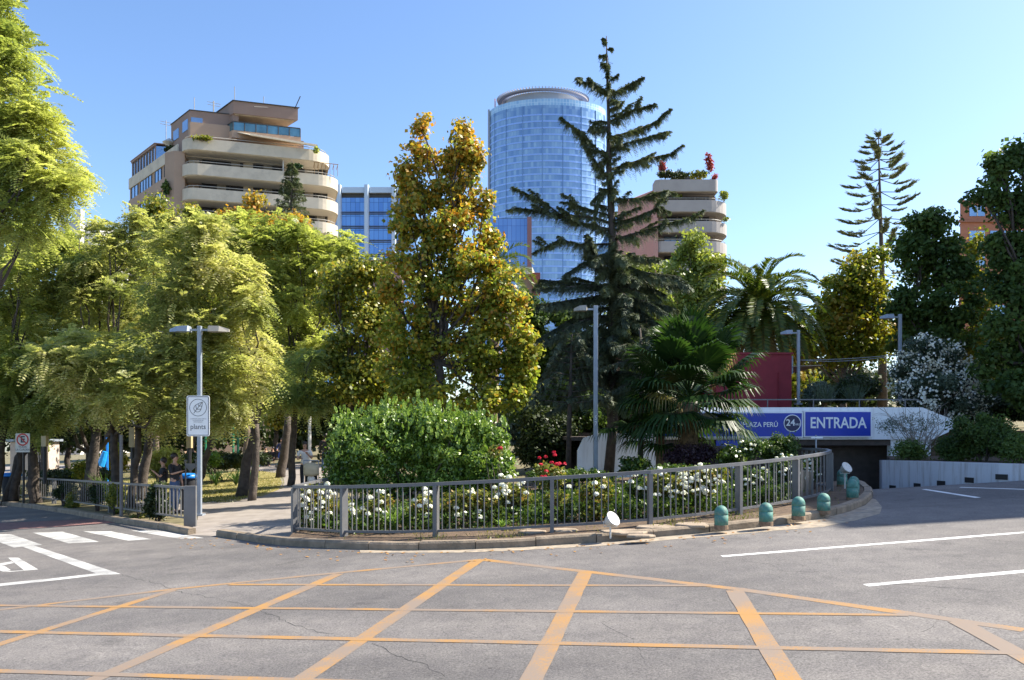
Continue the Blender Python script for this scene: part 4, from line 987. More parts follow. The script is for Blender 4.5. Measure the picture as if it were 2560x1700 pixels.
M['bld_cream'] = mat('balcony_cream', (0.6, 0.52, 0.4), 0.85, var=0.08, scale=0.8, bump=0.3, bscale=3, dirt=(0.38, 0.33, 0.26), dscale=.6, damt=0.5)
M['bld_tan'] = mat('tan_render', (0.40, 0.28, 0.20), 0.85, var=0.08, scale=.5)
M['bld_brown'] = mat('brown_render', (0.30, 0.205, 0.16), 0.85, var=0.08, scale=.5)
M['bld_soffit'] = mat('soffit', (0.74, 0.68, 0.58), 0.85, var=0.05)
M['bld_glass'] = mat('dark_glazing', (0.035, 0.035, 0.04), 0.12, var=0.3, scale=.4)
M['blue_glass'] = mat('blue_glazing', (0.25, 0.36, 0.5), 0.1, metal=.7, var=0.2, scale=.3)
M['bld_frame'] = mat('dark_frame', (0.05, 0.045, 0.04), 0.5)
M['bld_white'] = mat('white_render', (0.62, 0.6, 0.55), 0.8, var=0.06)
M['awning'] = mat('awning_cloth', (0.66, 0.55, 0.4), 0.85)
M['curtain'] = mat('curtain', (0.28, 0.25, 0.21), 0.9, var=.3, scale=2)
M['rail_light'] = mat('light_rail', (0.4, 0.38, 0.34), 0.4)
def prismf(name, pts, z0, z1, m, parent): return MB().prism(pts, z0, z1).build(name, m, parent)

# ---- left apartment block
P0, P1, P2 = Vector((-42.1, 102, 0)), Vector((-24.6, 107.3, 0)), Vector((-55.9, 117, 0))
E1 = (P1 - P0).normalized(); E2 = (P2 - P0).normalized(); WA = (P1 - P0).length
def A(a, b): p = P0 + E1 * a + E2 * b; return (p.x, p.y)
# perpendicular outward of the front
NF = Vector((E1.y, -E1.x, 0))
def AF(a, d): p = P0 + E1 * a + NF * d; return (p.x, p.y)
bd = thing('apartment_block', 'beige apartment block with curved balcony bands and stepped brown penthouse, left of the orange tree', 'building', (P0.x, P0.y, 0))
Z = lambda z: z + CH
prismf('body', [AF(1.2, -2.6), AF(WA - 1.2, -2.6), AF(WA - 1, -20), A(0.2, 21), A(0.2, 2.4)], -6, Z(36.0), M['bld_tan'], bd)
prismf('corner_pier', [AF(-.9, .1), AF(.35, .1), AF(.35, -2.6), A(.1, 3.0), A(-1.6, 1.2)], -6, Z(36.0), M['bld_tan'], bd)
def band_path(off=0.0, wr=0.0):
    pts = [AF(0.2, -3.0), AF(0.2 - off, -.6)]
    for i in range(6):
        a = PI - PI / 2 * i / 5; pts.append(AF(2.0 + (1.9 + off) * math.cos(a), -.4 + (1.9 + off) * math.sin(a)))
    e = WA - 2.6 + wr
    for i in range(9):
        a = PI / 2 - PI / 2 * i / 8; pts.append(AF(e + (2.6 + off) * math.cos(a), -1.1 + (2.6 + off) * math.sin(a)))
    pts.append(AF(WA + off + wr, -6)); return pts
rails = []
for i, z in enumerate((37.4, 34.2, 31.1, 28.0, 24.9, 21.8)):
    wr = 0.0 if i == 0 else 1.2
    bp = band_path(0, wr); tz = Z(z)
    mb = MB(); mb.wall(bp, tz - 1.45, tz, .22); b_ = mb.build('balcony_band', M['bld_cream'], bd)
    mb = MB(); mb.prism(band_path(-.05, wr), tz - 1.5, tz - 1.28); mb.build('soffit', M['bld_soffit'], bd)
    mb = MB(); rp_ = band_path(-.25, wr); mb.tube([(p[0], p[1], tz + .38) for p in rp_], .05, 5)
    for p in rp_[::2]: mb.tube([(p[0], p[1], tz - .05), (p[0], p[1], tz + .38)], .03, 4)
    mb.build('handrail', M['rail_light'], b_)
    if i:
        # glazing between piers at this storey (above band i)
        z0, z1 = tz - 1.2, tz + 1.75
        for a0, a1 in ((2.3, 7.4), (8.6, 12.3), (13.6, 18.2)):
            w_ = MB().prism([AF(a0, -1.7), AF(a1, -1.7), AF(a1, -1.85), AF(a0, -1.85)], z0, z1).build('window', M['bld_glass'], bd)
            mb = MB()
            for f in (0, .34, .67, 1): x = a0 + (a1 - a0) * f; mb.prism([AF(x - .05, -1.64), AF(x + .05, -1.64), AF(x + .05, -1.72), AF(x - .05, -1.72)], z0, z1)
            mb.prism([AF(a0, -1.64), AF(a1, -1.64), AF(a1, -1.72), AF(a0, -1.72)], z1 - .12, z1 - .0)
            mb.build('window_frame', M['bld_frame'], w_)
            x = a0 + (a1 - a0) * random.choice((.36, .7)); MB().prism([AF(x, -1.66), AF(x + 1.1, -1.66), AF(x + 1.1, -1.7), AF(x, -1.7)], z0 + .2, z1 - .15).build('curtain', M['curtain'], w_)
        MB().prism([AF(12.35, -2.4), AF(12.5, -2.4), AF(12.5, .9), AF(12.35, .9)], tz - .0, tz + 1.72).build('partition', M['bld_white'], bd)
        MB().prism([AF(.6, -2.2), AF(1.9, -2.2), AF(1.9, -2.62), AF(.6, -2.62)], tz - .1, tz + 1.7).build('pier', M['bld_white'] if i == 1 else M['bld_tan'], bd)
        MB().prism([AF(7.4, -1.5), AF(8.6, -1.5), AF(8.6, -2.62), AF(7.4, -2.62)], tz - .1, tz + 1.72).build('pier', M['bld_cream'], bd)
        MB().prism([AF(12.6, -1.5), AF(13.5, -1.5), AF(13.5, -2.62), AF(12.6, -2.62)], tz - .1, tz + 1.72).build('pier', M['bld_cream'], bd)
# side face: cream bands and window strips
SN = Vector((-E2.y, E2.x, 0)); SN = SN if SN.x < 0 and SN.y < 0 else -SN
def AS(b, d): p = P0 + E1 * 0.2 + E2 * b + SN * d; return (p.x, p.y)
for i, z in enumerate((37.4, 34.2, 31.1, 28.0)):
    if i < 3: MB().prism([AS(1.6, .0), AS(21, .0), AS(21, .18), AS(1.6, .18)], Z(z) - 1.5, Z(z)).build('side_band', M['bld_cream'] if i == 0 else M['bld_tan'], bd)
    if i:
        for b0, b1 in ((3.0, 6.6), (7.8, 10.2), (11.6, 16.2), (17.3, 20)):
            if i == 2 and b0 < 4: continue
            w_ = MB().prism([AS(b0, .0), AS(b1, .0), AS(b1, .06), AS(b0, .06)], Z(z) + .02, Z(z) + 1.66).build('window', M['blue_glass'], bd)
            mb = MB(); n_ = int((b1 - b0) / 1.1)
            for j in range(n_ + 1): x = b0 + (b1 - b0) * j / n_; mb.prism([AS(x - .06, .06), AS(x + .06, .06), AS(x + .06, .12), AS(x - .06, .12)], Z(z) + .02, Z(z) + 1.66)
            mb.build('window_frame', M['bld_frame'], w_)
MB().prism([AS(2.2, -.02), AS(6.8, -.02), AS(6.8, .08), AS(2.2, .08)], Z(28.6), Z(31)).build('recess_shade', M['bld_frame'], bd)  # flat dark panel on the wall, painted in for a shaded recess
# conservatory on the roof terrace
cv = [A(.5, 11), A(.5, 20.6), A(4, 20.6), A(4, 11)]
MB().prism(cv, Z(37.3), Z(39.7)).build('conservatory', M['blue_glass'], bd)
mb = MB()
for j in range(9): x = 11 + 9.6 * j / 8; p = A(.44, x); mb.box((p[0], p[1], Z(38.5)), (.14, .14, 2.4))
mb.wall([A(.4, 10.8), A(.4, 20.8)], Z(39.7), Z(39.95), .25); mb.build('conservatory_frame', M['bld_brown'], bd)
MB().prism([A(.2, 10.7), A(.2, 20.9), A(4.2, 20.9), A(4.2, 10.7)], Z(39.96), Z(40.05)).build('conservatory_roof', M['bld_brown'], bd)
# penthouses
def AB(a0, a1, b0, b1): return [A(a0, b0), A(a1, b0), A(a1, b1), A(a0, b1)]
prismf('roof_deck', AB(.3, WA - .6, 1.2, 19), Z(35.8), Z(36.2), M['bld_soffit'], bd)
prismf('penthouse', AB(1.5, 6.4, 1.5, 8.2), Z(36.1), Z(41.9), M['bld_brown'], bd)
prismf('penthouse', AB(6.4, 14.0, 3.2, 10), Z(36.1), Z(41.9), M['bld_brown'], bd)
prismf('penthouse', AB(6.4, 7.1, .6, 3.3), Z(39.2), Z(41.9), M['bld_brown'], bd)
prismf('roof_parapet', AB(6.3, 14.4, .2, 10.2), Z(41.7), Z(43.3), M['bld_brown'], bd)
prismf('roof_soffit', AB(6.6, 14.2, .4, 5), Z(41.62), Z(41.72), M['bld_cream'], bd)
prismf('roof_trim', AB(6.15, 14.55, .05, 10.3), Z(43.31), Z(43.4), M['bld_frame'], bd)
prismf('roof_trim', AB(1.4, 6.3, 1.4, 8.3), Z(41.91), Z(42.0), M['bld_frame'], bd)
prismf('terrace_slab', AB(6.0, 14.6, -.2, 4), Z(38.4), Z(39.35), M['bld_tan'], bd)
prismf('terrace_wall', AB(1.3, 6.2, .8, 1.5), Z(38.3), Z(40.2), M['bld_tan'], bd)
prismf('annex', AB(14.6, 16.0, 2, 6), Z(36.1), Z(39.6), M['bld_brown'], bd)
w_ = MB().prism(AB(7.6, 13.6, 3.05, 3.18), Z(39.4), Z(41.5)).build('window', M['bld_glass'], bd)
mb = MB()
for a in (7.6, 9.5, 11.5, 13.5): mb.prism(AB(a, a + .12, 2.95, 3.04), Z(39.4), Z(41.5))
mb.build('window_frame', M['rail_light'], w_)
MB().prism(AB(7.4, 14.6, 2.9, 3.18), Z(36.3), Z(38.3)).build('window', M['bld_glass'], bd)
MB().prism([A(1.42, 2.2), A(1.42, 3.9), A(1.5, 3.9), A(1.5, 2.2)], Z(39.6), Z(41.0)).build('window', M['blue_glass'], bd)
MB().prism([A(1.42, 5.4), A(1.42, 7.2), A(1.5, 7.2), A(1.5, 5.4)], Z(39.4), Z(40.7)).build('window', M['blue_glass'], bd)
MB().prism([A(1.6, 1.42), A(3.0, 1.42), A(3.0, 1.5), A(1.6, 1.5)], Z(39.9), Z(41.0)).build('window', M['blue_glass'], bd)
bal = MB().wall([A(6.1, 1.5), A(6.1, -.15), A(14.5, -.15), A(14.5, 1.5)], Z(39.4), Z(40.45), .05).build('glass_balustrade', mat('balustrade_glass', (.12, .25, .3), .1, metal=.5, var=.4, scale=.5), bd)
mb = MB(); mb.wall([A(6.1, 1.5), A(6.1, -.2), A(14.5, -.2), A(14.5, 1.5)], Z(40.46), Z(40.56), .12)
for a in np.linspace(6.1, 14.5, 7): p = A(a, -.24); mb.box((p[0], p[1], Z(39.9)), (.1, .1, 1.1))
mb.build('balustrade_frame', M['bld_frame'], bd)
mb = MB(); a0, a1 = 6.6, 15.6; q = [A(a0, -.2) + (Z(39.2),), A(a1 - 1, -.2) + (Z(38.6),), A(a1, -2.4) + (Z(37.75),), A(a0 + .6, -2.6) + (Z(38.25),)]
mb.add(q + [(p[0], p[1], p[2] - .1) for p in q], [(0, 1, 2, 3), (7, 6, 5, 4), (0, 4, 5, 1), (1, 5, 6, 2), (2, 6, 7, 3), (3, 7, 4, 0)]); mb.bar(q[2], q[3], .25); mb.build('awning', M['awning'], bd)
mb = MB(); q = [A(14.2, 3) + (Z(41.5),), A(14.2, 5.5) + (Z(41.5),), A(15.3, 5.5) + (Z(40.9),), A(15.3, 3) + (Z(40.9),)]
mb.add(q + [(p[0], p[1], p[2] - .08) for p in q], [(0, 1, 2, 3), (7, 6, 5, 4), (0, 4, 5, 1), (1, 5, 6, 2), (2, 6, 7, 3), (3, 7, 4, 0)]); mb.build('awning', mat('awning_orange', (.6, .3, .1), .8), bd)
for a, b in ((9.4, 3), (12.0, 3)): p = A(a, b); MB().lathe((p[0], p[1], Z(43.4)), [(.35, 0), (.35, .35), (.5, .4), (.55, .65), (.4, .9), (.1, .95)], 12).build('roof_vent', M['bld_white'], bd, True)
def mast(a, b, z, h, cross=0):
    p = A(a, b); mb = MB(); mb.tube([(p[0], p[1], Z(z)), (p[0], p[1], Z(z + h))], .05, 4)
    for k_ in range(cross): mb.bar((p[0] - .8, p[1], Z(z + h - .1 - .35 * k_)), (p[0] + .8, p[1] + .6, Z(z + h - .25 - .35 * k_)), .05)
    mb.build('antenna', M['rail_light'], bd)
mast(6.4, 7, 42, 3.4, 2); mast(6.6, .6, 43.3, 2.0); mast(2.2, 2, 42, 1.8); mast(4.6, 2, 42, 1.6); mast(10.4, 1, 43.3, 1.3); mast(1.0, 8.6, 37.4, 5.2, 2); mast(15.8, 2.5, 39.6, 1.2)
p = A(14.0, .2); MB().bar((p[0], p[1], Z(43.2)), (p[0] + .9, p[1] - .6, Z(44.6)), .08).build('bracket_arm', M['bld_frame'], bd)
p = A(10.5, .05); MB().bar((p[0], p[1], Z(42.9)), (p[0] - 1.2, p[1] - 2.0, Z(42.2)), .08).build('bracket_arm', M['bld_frame'], bd)
mb = MB()
for j in range(7):
    x = WA - 1.9 + j * .5; mb.bar(AF(x, 1.2) + (Z(35.9 - j * .02),), AF(x, -1.2) + (Z(35.9),), .06)
    mb.bar(AF(x, 1.2) + (Z(35.9),), AF(x, 1.2) + (Z(34.3),), .05)
mb.bar(AF(WA - 2, 1.2) + (Z(35.9),), AF(WA + 1.2, 1.1) + (Z(35.9),), .08); mb.build('pergola', mat('pergola_wood', (.35, .22, .1), .8), bd)
mb = MB(); p = A(1.2, 8.0); mb.lathe((p[0], p[1], Z(37.4)), [(.3, 0), (.3, 1.6), (.9, 2.0), (.1, 2.6)], 10); mb.build('roof_tank', M['bld_white'], bd)

# ---- right apartment block
YR = 118.0
def R_(u, dy=0.0): return ((u - U0) / F_PX * (YR), YR + dy)
def RZ(v): return CH + (VH - v) / F_PX * YR
br_ = thing('apartment_block', 'pink and grey apartment block with rounded balconies and a roof garden, right of the cedar', 'building', R_(1700) + (0,))
xl, xr = R_(1650)[0], R_(1800)[0]
pink = mat('pink_render', (0.5, 0.27, 0.23), 0.85, var=.06, scale=.5); grey_b = mat('grey_balcony', (0.38, 0.35, 0.33), 0.85, var=.06, scale=.6, dirt=(.3, .27, .25), dscale=.5, damt=.4)
prismf('body', [(xl, YR + 2.6), (xr, YR + 2.6), (xr, YR + 20), (xl - 3, YR + 20)], 0, RZ(478), mat('greybrown_render', (.3, .25, .22), .85, var=.06), br_)
mb = MB(); mb.add([(xl - .4, YR + .3, 0), (xl + .2, YR + 3, 0), (xl - 6.2, YR + 18, 0), (xl - 6.8, YR + 15, 0), (xl - .4, YR + .3, RZ(470)), (xl + .2, YR + 3, RZ(470)), (xl - 3.4, YR + 18, RZ(470) + 3), (xl - 4.6, YR + 12, RZ(470) + 1)], [(0, 3, 2, 1), (4, 5, 6, 7), (0, 1, 5, 4), (1, 2, 6, 5), (2, 3, 7, 6), (3, 0, 4, 7)]); mb.build('side_wall', pink, br_)
mb = MB(); mb.bar((xl - .6, YR + .2, 0), (xl - .6, YR + .2, RZ(545)), .6); mb.build('pilaster', pink, br_)
mb = MB(); a, b = Vector((xl - 8.8, YR + 14, RZ(600))), Vector((xl - 4.2, YR + 13.5, RZ(465))); mb.add([a, b, b + Vector((.3, 3, 0)), a + Vector((.3, 3, 0)), a + Vector((3, -.6, -1)), b + Vector((1.4, -.8, -1))], [(0, 1, 2, 3), (0, 4, 5, 1)]); mb.build('sloping_glass_roof', M['blue_glass'], br_)
def rband(u0, u1, vt, vb, rr, extra=1.6):
    x0, x1 = R_(u0)[0], R_(u1)[0]; P = [(x0, YR + 2.4), (x0, YR + .3), (x0 + .5, YR)]
    for i in range(9): a = -PI / 2 + PI / 2 * i / 8; P.append((x1 - rr + rr * math.cos(a), YR + rr + rr * math.sin(a)))
    P.append((x1, YR + rr + 4)); return P
for i, (u0, u1, vt, vb) in enumerate([(1640, 1795, 449, 478), (1650, 1828, 500, 529), (1655, 1829, 553, 580), (1645, 1829, 603, 630), (1645, 1829, 657, 682), (1645, 1829, 709, 735)]):
    rr = .6 if i == 0 else 3.6
    P = rband(u0, u1, vt, vb, rr); zt_, zb_ = RZ(vt), RZ(vb)
    b_ = MB().wall(P, zb_, zt_, .2).build('balcony_band', grey_b, br_)
    MB().prism([(p[0], p[1]) for p in rband(u0 + 2, u1 - 2, vt, vb, rr)], zb_ - .08, zb_ + .12).build('soffit', grey_b, br_)
    if i:
        mb = MB(); mb.tube([(p[0] + (-.1), p[1] + .1, zt_ + .32) for p in P], .05, 5)
        for p in P[::3]: mb.tube([(p[0] - .1, p[1] + .1, zt_ - .02), (p[0] - .1, p[1] + .1, zt_ + .32)], .03, 4)
        mb.build('handrail', M['rail_light'], b_)
        for a0, a1 in ((1668, 1700), (1704, 1745), (1749, 1782)):
            w_ = MB().box(((R_(a0)[0] + R_(a1)[0]) / 2, YR + 2.55, zt_ + .5), (R_(a1)[0] - R_(a0)[0], .12, 2.0)).build('window', M['bld_glass'] if (i + a0) % 3 else M['blue_glass'], br_)
            mb = MB()
            for f in (0, .5, 1): mb.box((R_(a0)[0] + (R_(a1)[0] - R_(a0)[0]) * f, YR + 2.46, zt_ + .5), (.1, .06, 2.0))
            mb.build('window_frame', M['bld_frame'], w_)
mb = MB(); n = 12; mb.prism([(R_(1730)[0] + 2.9 * math.cos(PI * i / n), 0 + 2.1 * math.sin(PI * i / n)) for i in range(n + 1)], 0, 3); mb.v = [(v[0], YR + 6 + v[2], RZ(420) + v[1] - 1.2) for v in mb.v]; mb.build('arched_roof', M['bld_frame'], br_)
mb = MB(); mb.bar((R_(1645)[0], YR + .8, RZ(470) - .6), (R_(1790)[0], YR + .8, RZ(472) - .6), .07)
for u in (1690, 1720, 1755): mb.bar((R_(u)[0], YR + .8, RZ(480)), (R_(u + 6)[0], YR + 2.4, RZ(470)), .06)
mb.build('awning_arms', M['bld_frame'], br_)

# ---- curved glass tower
M['tower'] = facade('tower_glass', (0.16, 0.29, 0.52), (0.18, 0.31, 0.53), (0.33, 0.5, 0.68), 1.5, 3.3, metal=.2, rough=.2, mort=.06, vary=.28)  # glass colours lightened to put distance haze into them
M['tower_band'] = mat('tower_spandrel', (0.3, 0.47, 0.85), .3, metal=.2, var=.05, scale=.05)
M['tower_crown'] = mat('tower_crown', (0.3, 0.27, 0.28), .6, var=.08)
YT = 400.0; RXT, RYT = 30.5, 19.0; cx, cy = (1371 - U0) / F_PX * (YT + 10), YT + RYT
HT = CH + (VH - 262) / F_PX * YT
tw = thing('glass_tower', 'tall curved blue glass office tower with a ringed crown behind the cedar', 'building', (cx, cy, 0))
ell = [(cx - RXT * math.cos(PI * i / 56 * 2), cy - RYT * math.sin(PI * i / 56 * 2)) for i in range(57)]
skin_wall('curtain_wall', ell, 0, HT, M['tower'], tw)
MB().prism([(cx + (p[0] - cx) * .985, cy + (p[1] - cy) * .985) for p in ell[:-1]], 0, HT - .5).build('core', M['tower_band'], tw)
mb = MB(); z = 0
while z < HT - 3: mb.wall([(cx + (p[0] - cx) * 1.002, cy + (p[1] - cy) * 1.003) for p in ell[:29]], z - .42, z + .42, .12); z += 3.3
mb.build('spandrel', M['tower_band'], tw)
fe = [(cx + (p[0] - cx) * 1.004, cy + (p[1] - cy) * 1.005) for p in ell[1:28]]
mb = MB()
for p in fe[::3]: mb.box((p[0], p[1], HT / 2), (.35, .35, HT))
mb.build('mullion', mat('tower_mullion', (.16, .3, .55), .4), tw)
skin_wall('parapet', ell, HT, HT + 3.2, facade('tower_parapet', (.3, .5, .7), (.6, .75, .85), (.45, .65, .8), 1.6, 4, .2, .1, .12), tw)
x = cx - RXT - .2; mb = MB(); mb.box((x, cy - 2, (HT + 3) / 2), (1.0, 3, HT + 5)); mb.build('side_fin', mat('fin', (.4, .42, .48), .5, metal=.2), tw)
mb = MB(); mb.add([(x - .5, cy, HT * .75), (x - .5, cy + 16, HT * .75), (x - 8, cy + 16, 0), (x - 6, cy, 0), (x - .4, cy, 0), (x - .4, cy + 16, 0)], [(0, 1, 2, 3), (0, 3, 4), (1, 5, 2)]); mb.build('side_wing', M['tower'], tw)
c2x, c2y = cx - 2.5, cy; 
def er(rx, ry, n=48): return [(c2x + rx * math.cos(2 * PI * i / n), c2y + ry * math.sin(2 * PI * i / n)) for i in range(n)]
MB().prism(er(19.5, 14), HT - 1, HT + 8.6).build('crown_drum', mat('drum_grey', (.36, .37, .4), .6), tw)
mb = MB(); mb.wall(er(22.5, 15.5), HT + 8.7, HT + 9.5, 2.2, 0, True); mb.build('crown_ring', M['tower_crown'], tw)
mb = MB()
for i in range(90):
    a = 2 * PI * i / 90; mb.bar((c2x + 19.5 * math.cos(a), c2y + 13 * math.sin(a), HT + 8.4), (c2x + 24.2 * math.cos(a), c2y + 17 * math.sin(a), HT + 10.2), .35)
mb.build('crown_slats', M['tower_crown'], tw)
mb = MB()
for dx in (-25, 23): mb.tube([(c2x + dx, c2y, HT + 6), (c2x + dx, c2y, HT + 11)], .35, 5)
mb.build('aviation_lamp', mat('pinkish', (.7, .4, .4), .6), tw)
# ---- glass office with fluted columns
YO = 215.0; sO = YO / F_PX
def OX(u): return (u - U0) * sO
def OZ(v): return CH + (VH - v) * sO
of = thing('glass_office', 'blue glass office with pale vertical columns, between the apartment block and the orange tree', 'building', (OX(900), YO, 0))
M['office'] = facade('office_glass', (0.12, 0.26, 0.55), (0.06, 0.12, 0.24), (0.22, 0.42, 0.72), 1.25, 3.78, metal=.45, rough=.08, mort=.05, vary=.35)
MB().prism([(OX(760), YO + .4), (OX(1010), YO + .4), (OX(1010), YO + 25), (OX(760), YO + 25)], 0, OZ(472)).build('body', M['bld_frame'], of)
skin_wall('curtain_wall', [(OX(760), YO + .2), (OX(1011), YO + .2), (OX(1011), YO + 25)], 0, OZ(494), M['office'], of)
colm = mat('pale_panel', (.52, .6, .68), .4, metal=.2, var=.06)
for u in (781, 848, 917, 985): MB().prism([(OX(u - 6), YO + .2), (OX(u - 6), YO - .6), (OX(u - 4), YO - 1.1), (OX(u + 4), YO - 1.1), (OX(u + 6), YO - .6), (OX(u + 6), YO + .2)], 0, OZ(464)).build('column', colm, of)
mb = MB()
for j in range(4): u0, u1 = 787 + j * 68.5 - 67 * 0, 787 + j * 68.5 + 55; mb.box(((OX(u0) + OX(u1)) / 2, YO - .1, OZ(476)), (OX(u1) - OX(u0), .8, 1.5))
mb.build('top_panel', colm, of)
mb = MB()
for j in range(9):
    for dv in (0, 4.5): mb.box((OX(885), YO - .0, OZ(530 + dv + j * 35.2)), (OX(1010) - OX(760), .45, .14))
mb.build('floor_line', mat('dark_trim', (.12, .12, .15), .5), of)
MB().prism([(OX(925), YO - 8), (OX(1010), YO - 8), (OX(1010), YO - 1.5), (OX(925), YO - 1.5)], 0, OZ(665)).build('brown_base', mat('brown_granite', (.3, .17, .16), .6), of)
YO2 = 240.0; s2 = YO2 / F_PX
lo = thing('glass_office', 'lower blue glass block with a brown corner pillar in front of the curved tower', 'building', ((1285 - U0) * s2, YO2, 0))
xa, xb, xc = (1225 - U0) * s2, (1318 - U0) * s2, (1329 - U0) * s2; zt2 = CH + (VH - 545) * s2
MB().prism([(xa, YO2 + .3), (xb, YO2 + .3), (xb, YO2 + 20), (xa, YO2 + 20)], 0, zt2).build('body', M['bld_frame'], lo)
skin_wall('curtain_wall', [(xa, YO2), (xb, YO2)], 0, zt2 - .2, facade('low_glass', (.12, .24, .5), (.07, .12, .28), (.22, .36, .62), 1.3, 4.6, .4, .08, .05, vary=.35), lo)
MB().prism([(xb, YO2 - .8), (xc, YO2 - .8), (xc, YO2 + 20), (xb, YO2 + 20)], 0, zt2 + .2).build('corner_pillar', mat('pillar_brown', (.28, .13, .12), .6), lo)
# beige low house behind palm, brick tower far right, white house left
def boxb(name, label, u0, u1, vt, Y, m, dep=12, z0=0):
    s = Y / F_PX; t = thing(name, label, 'building', ((u0 + u1) / 2 * s - U0 * s, Y, 0))
    MB().prism([((u0 - U0) * s, Y), ((u1 - U0) * s, Y), ((u1 - U0) * s, Y + dep), ((u0 - U0) * (s if u0 < U0 else (Y + dep) / F_PX), Y + dep)], z0, CH + (VH - vt) * s).build('wall', m, t); return t, s
t, s = boxb('low_house', 'beige low building with a dark roof edge behind the small palm fronds', 1262, 1336, 690, 90, M['bld_tan'])
MB().prism([((1255 - U0) * s, 89), ((1330 - U0) * s, 89), ((1345 - U0) * s, 95), ((1255 - U0) * s, 95)], CH + (VH - 690) * s + .02, CH + (VH - 672) * s).build('roof', M['bld_cream'], t)
MB().box(((1285 - U0) * s, 89.9, CH + (VH - 725) * s), (1.6, .1, 1.8)).build('window', M['blue_glass'], t)
MB().box(((1340 - U0) * s, 89.6, CH + (VH - 712) * s), (.9, 1.0, 2.4)).build('chimney', mat('brick_dark', (.3, .08, .06), .8), t)
t, s = boxb('white_house', 'small white building with a chimney left of the apartment block above the feathery trees', 148, 200, 556, 75, M['bld_white'], 8)
MB().prism([((146 - U0) * s, 74.9), ((202 - U0) * s, 74.9), ((202 - U0) * s, 83), ((146 - U0) * s, 83)], CH + (VH - 556) * s + .01, CH + (VH - 551) * s).build('roof', M['lamp'], t)
MB().prism([((202 - U0) * s, 76), ((236 - U0) * s, 76), ((236 - U0) * s, 82), ((202 - U0) * s, 82)], 0, CH + (VH - 552) * s).build('side_block', M['bld_white'], t)
MB().box(((186 - U0) * s, 76, CH + (VH - 536) * s), (.45, .6, 1.4)).build('chimney', M['bld_white'], t)
br2 = mat('orange_brick', (.42, .17, .1), .85, var=.1, scale=2)
t, s = boxb('brick_building', 'orange brick apartment tower glimpsed between the dark trees at far right', 2400, 2600, 500, 110, br2, 20)
for r in range(6):
    for c_ in range(3):
        u = 2442 + c_ * 52; v = 528 + r * 62
        w_ = MB().box(((u - U0) * s, 109.95, CH + (VH - v) * s), (2.1, .1, 1.4)).build('window', M['blue_glass'], t); MB().box(((u - U0) * s, 109.86, CH + (VH - v) * s), (.1, .08, 1.4)).build('window_frame', M['bld_white'], w_)
    MB().box(((2500 - U0) * s, 109.9, CH + (VH - (553 + r * 62)) * s), (200 * s + .3, .4, .35)).build('floor_band', mat('brick_band', (.33, .14, .09), .85), t)
# ================================================================ trees
def jac(name, label, baseuv, forkuv, Y, blobs=None, lm='jacaranda', rc=.55, nf=22, Lr=.48, K=9, ll=.13, lw=.055, k=3.3, tr=.15, bark='bark_dark', droop=.4, group='feathery leaved trees of the park', fY=None, CY=None):
    base = gp(baseuv[0], Y); CY = CY or Y; bl = blob3(blobs, CY)
    bl += blob3([(b[0] + random.uniform(-.5, .5) * b[2], b[1] + random.uniform(-.2, .9) * b[3], b[2] * random.uniform(.4, .65), b[3] * random.uniform(.45, .7), -random.uniform(.5, 1.1) * b[2] / F_PX * CY) for b in blobs], CY)
    # the crowns are pruned clear of the no stopping sign
    bl = [(c, r) for c, r in bl if not (abs(U0 + F_PX * c[0] / c[1] - 57) < 24 + r[0] * .85 * F_PX / c[1] and abs(VH - F_PX * (c[2] - CH) / c[1] - 1110) < 28 + r[2] * .85 * F_PX / c[1] and c[1] - r[1] < 27.5)]
    fork = at(forkuv[0], forkuv[1], fY or Y)
    leaf = feathery(bl, rc, nf, Lr, K, ll, lw, k, droop)
    return tree(name, label, base, fork, bl, leaf, M[lm], M[bark], tr, group, lstep=3, twigs=1)
jac('jacaranda_tree', 'bright green feathery tree reaching into the top left corner of the picture', (-170, 0), (-120, 900), 14.5,
    [(-70, 60, 95, 90), (-30, 150, 115, 85), (40, 250, 105, 70), (70, 330, 110, 75), (120, 400, 105, 60), (60, 430, 115, 75), (-20, 330, 120, 110), (130, 470, 80, 50), (-30, 480, 120, 90), (20, 540, 100, 60), (50, 130, 60, 40), (-10, 30, 40, 60)],
    'jacaranda_green', rc=.33, nf=20, Lr=.45, K=13, ll=.09, lw=.033, k=3.6, tr=.16)
jac('jacaranda_tree', 'green feathery tree at the left edge of the picture, below the overhanging corner tree', (-20, 0), (10, 1060), 28,
    [(30, 620, 110, 80), (130, 610, 90, 60), (-40, 720, 110, 110), (60, 730, 90, 90), (20, 850, 120, 110), (110, 930, 110, 90), (-30, 990, 110, 90), (90, 1020, 90, 55), (-70, 860, 90, 100)], 'jacaranda_green', nf=22, tr=.2)
jac('jacaranda_tree', 'pale yellow green feathery tree before the left side of the apartment block', (215, 0), (240, 1080), 28,
    [(320, 545, 42, 52), (280, 590, 70, 60), (360, 620, 80, 70), (210, 640, 70, 60), (280, 690, 120, 80), (200, 760, 100, 90), (300, 800, 110, 80), (180, 880, 110, 90), (280, 920, 110, 80), (190, 1000, 110, 60), (150, 690, 80, 70)], tr=.2)
jac('jacaranda_tree', 'pale yellow feathery tree with a dark upright limb, right behind the double street lamp', (600, 0), (640, 1060), 26, CY=22, blobs=[(480, 545, 60, 50), (540, 590, 70, 50), (450, 620, 90, 65), (560, 670, 90, 70), (440, 720, 110, 75), (590, 760, 90, 75), (500, 810, 110, 75), (400, 830, 80, 80), (560, 880, 100, 80), (440, 930, 110, 80), (580, 960, 80, 60), (520, 1010, 80, 50), (610, 690, 60, 60)], tr=.17)
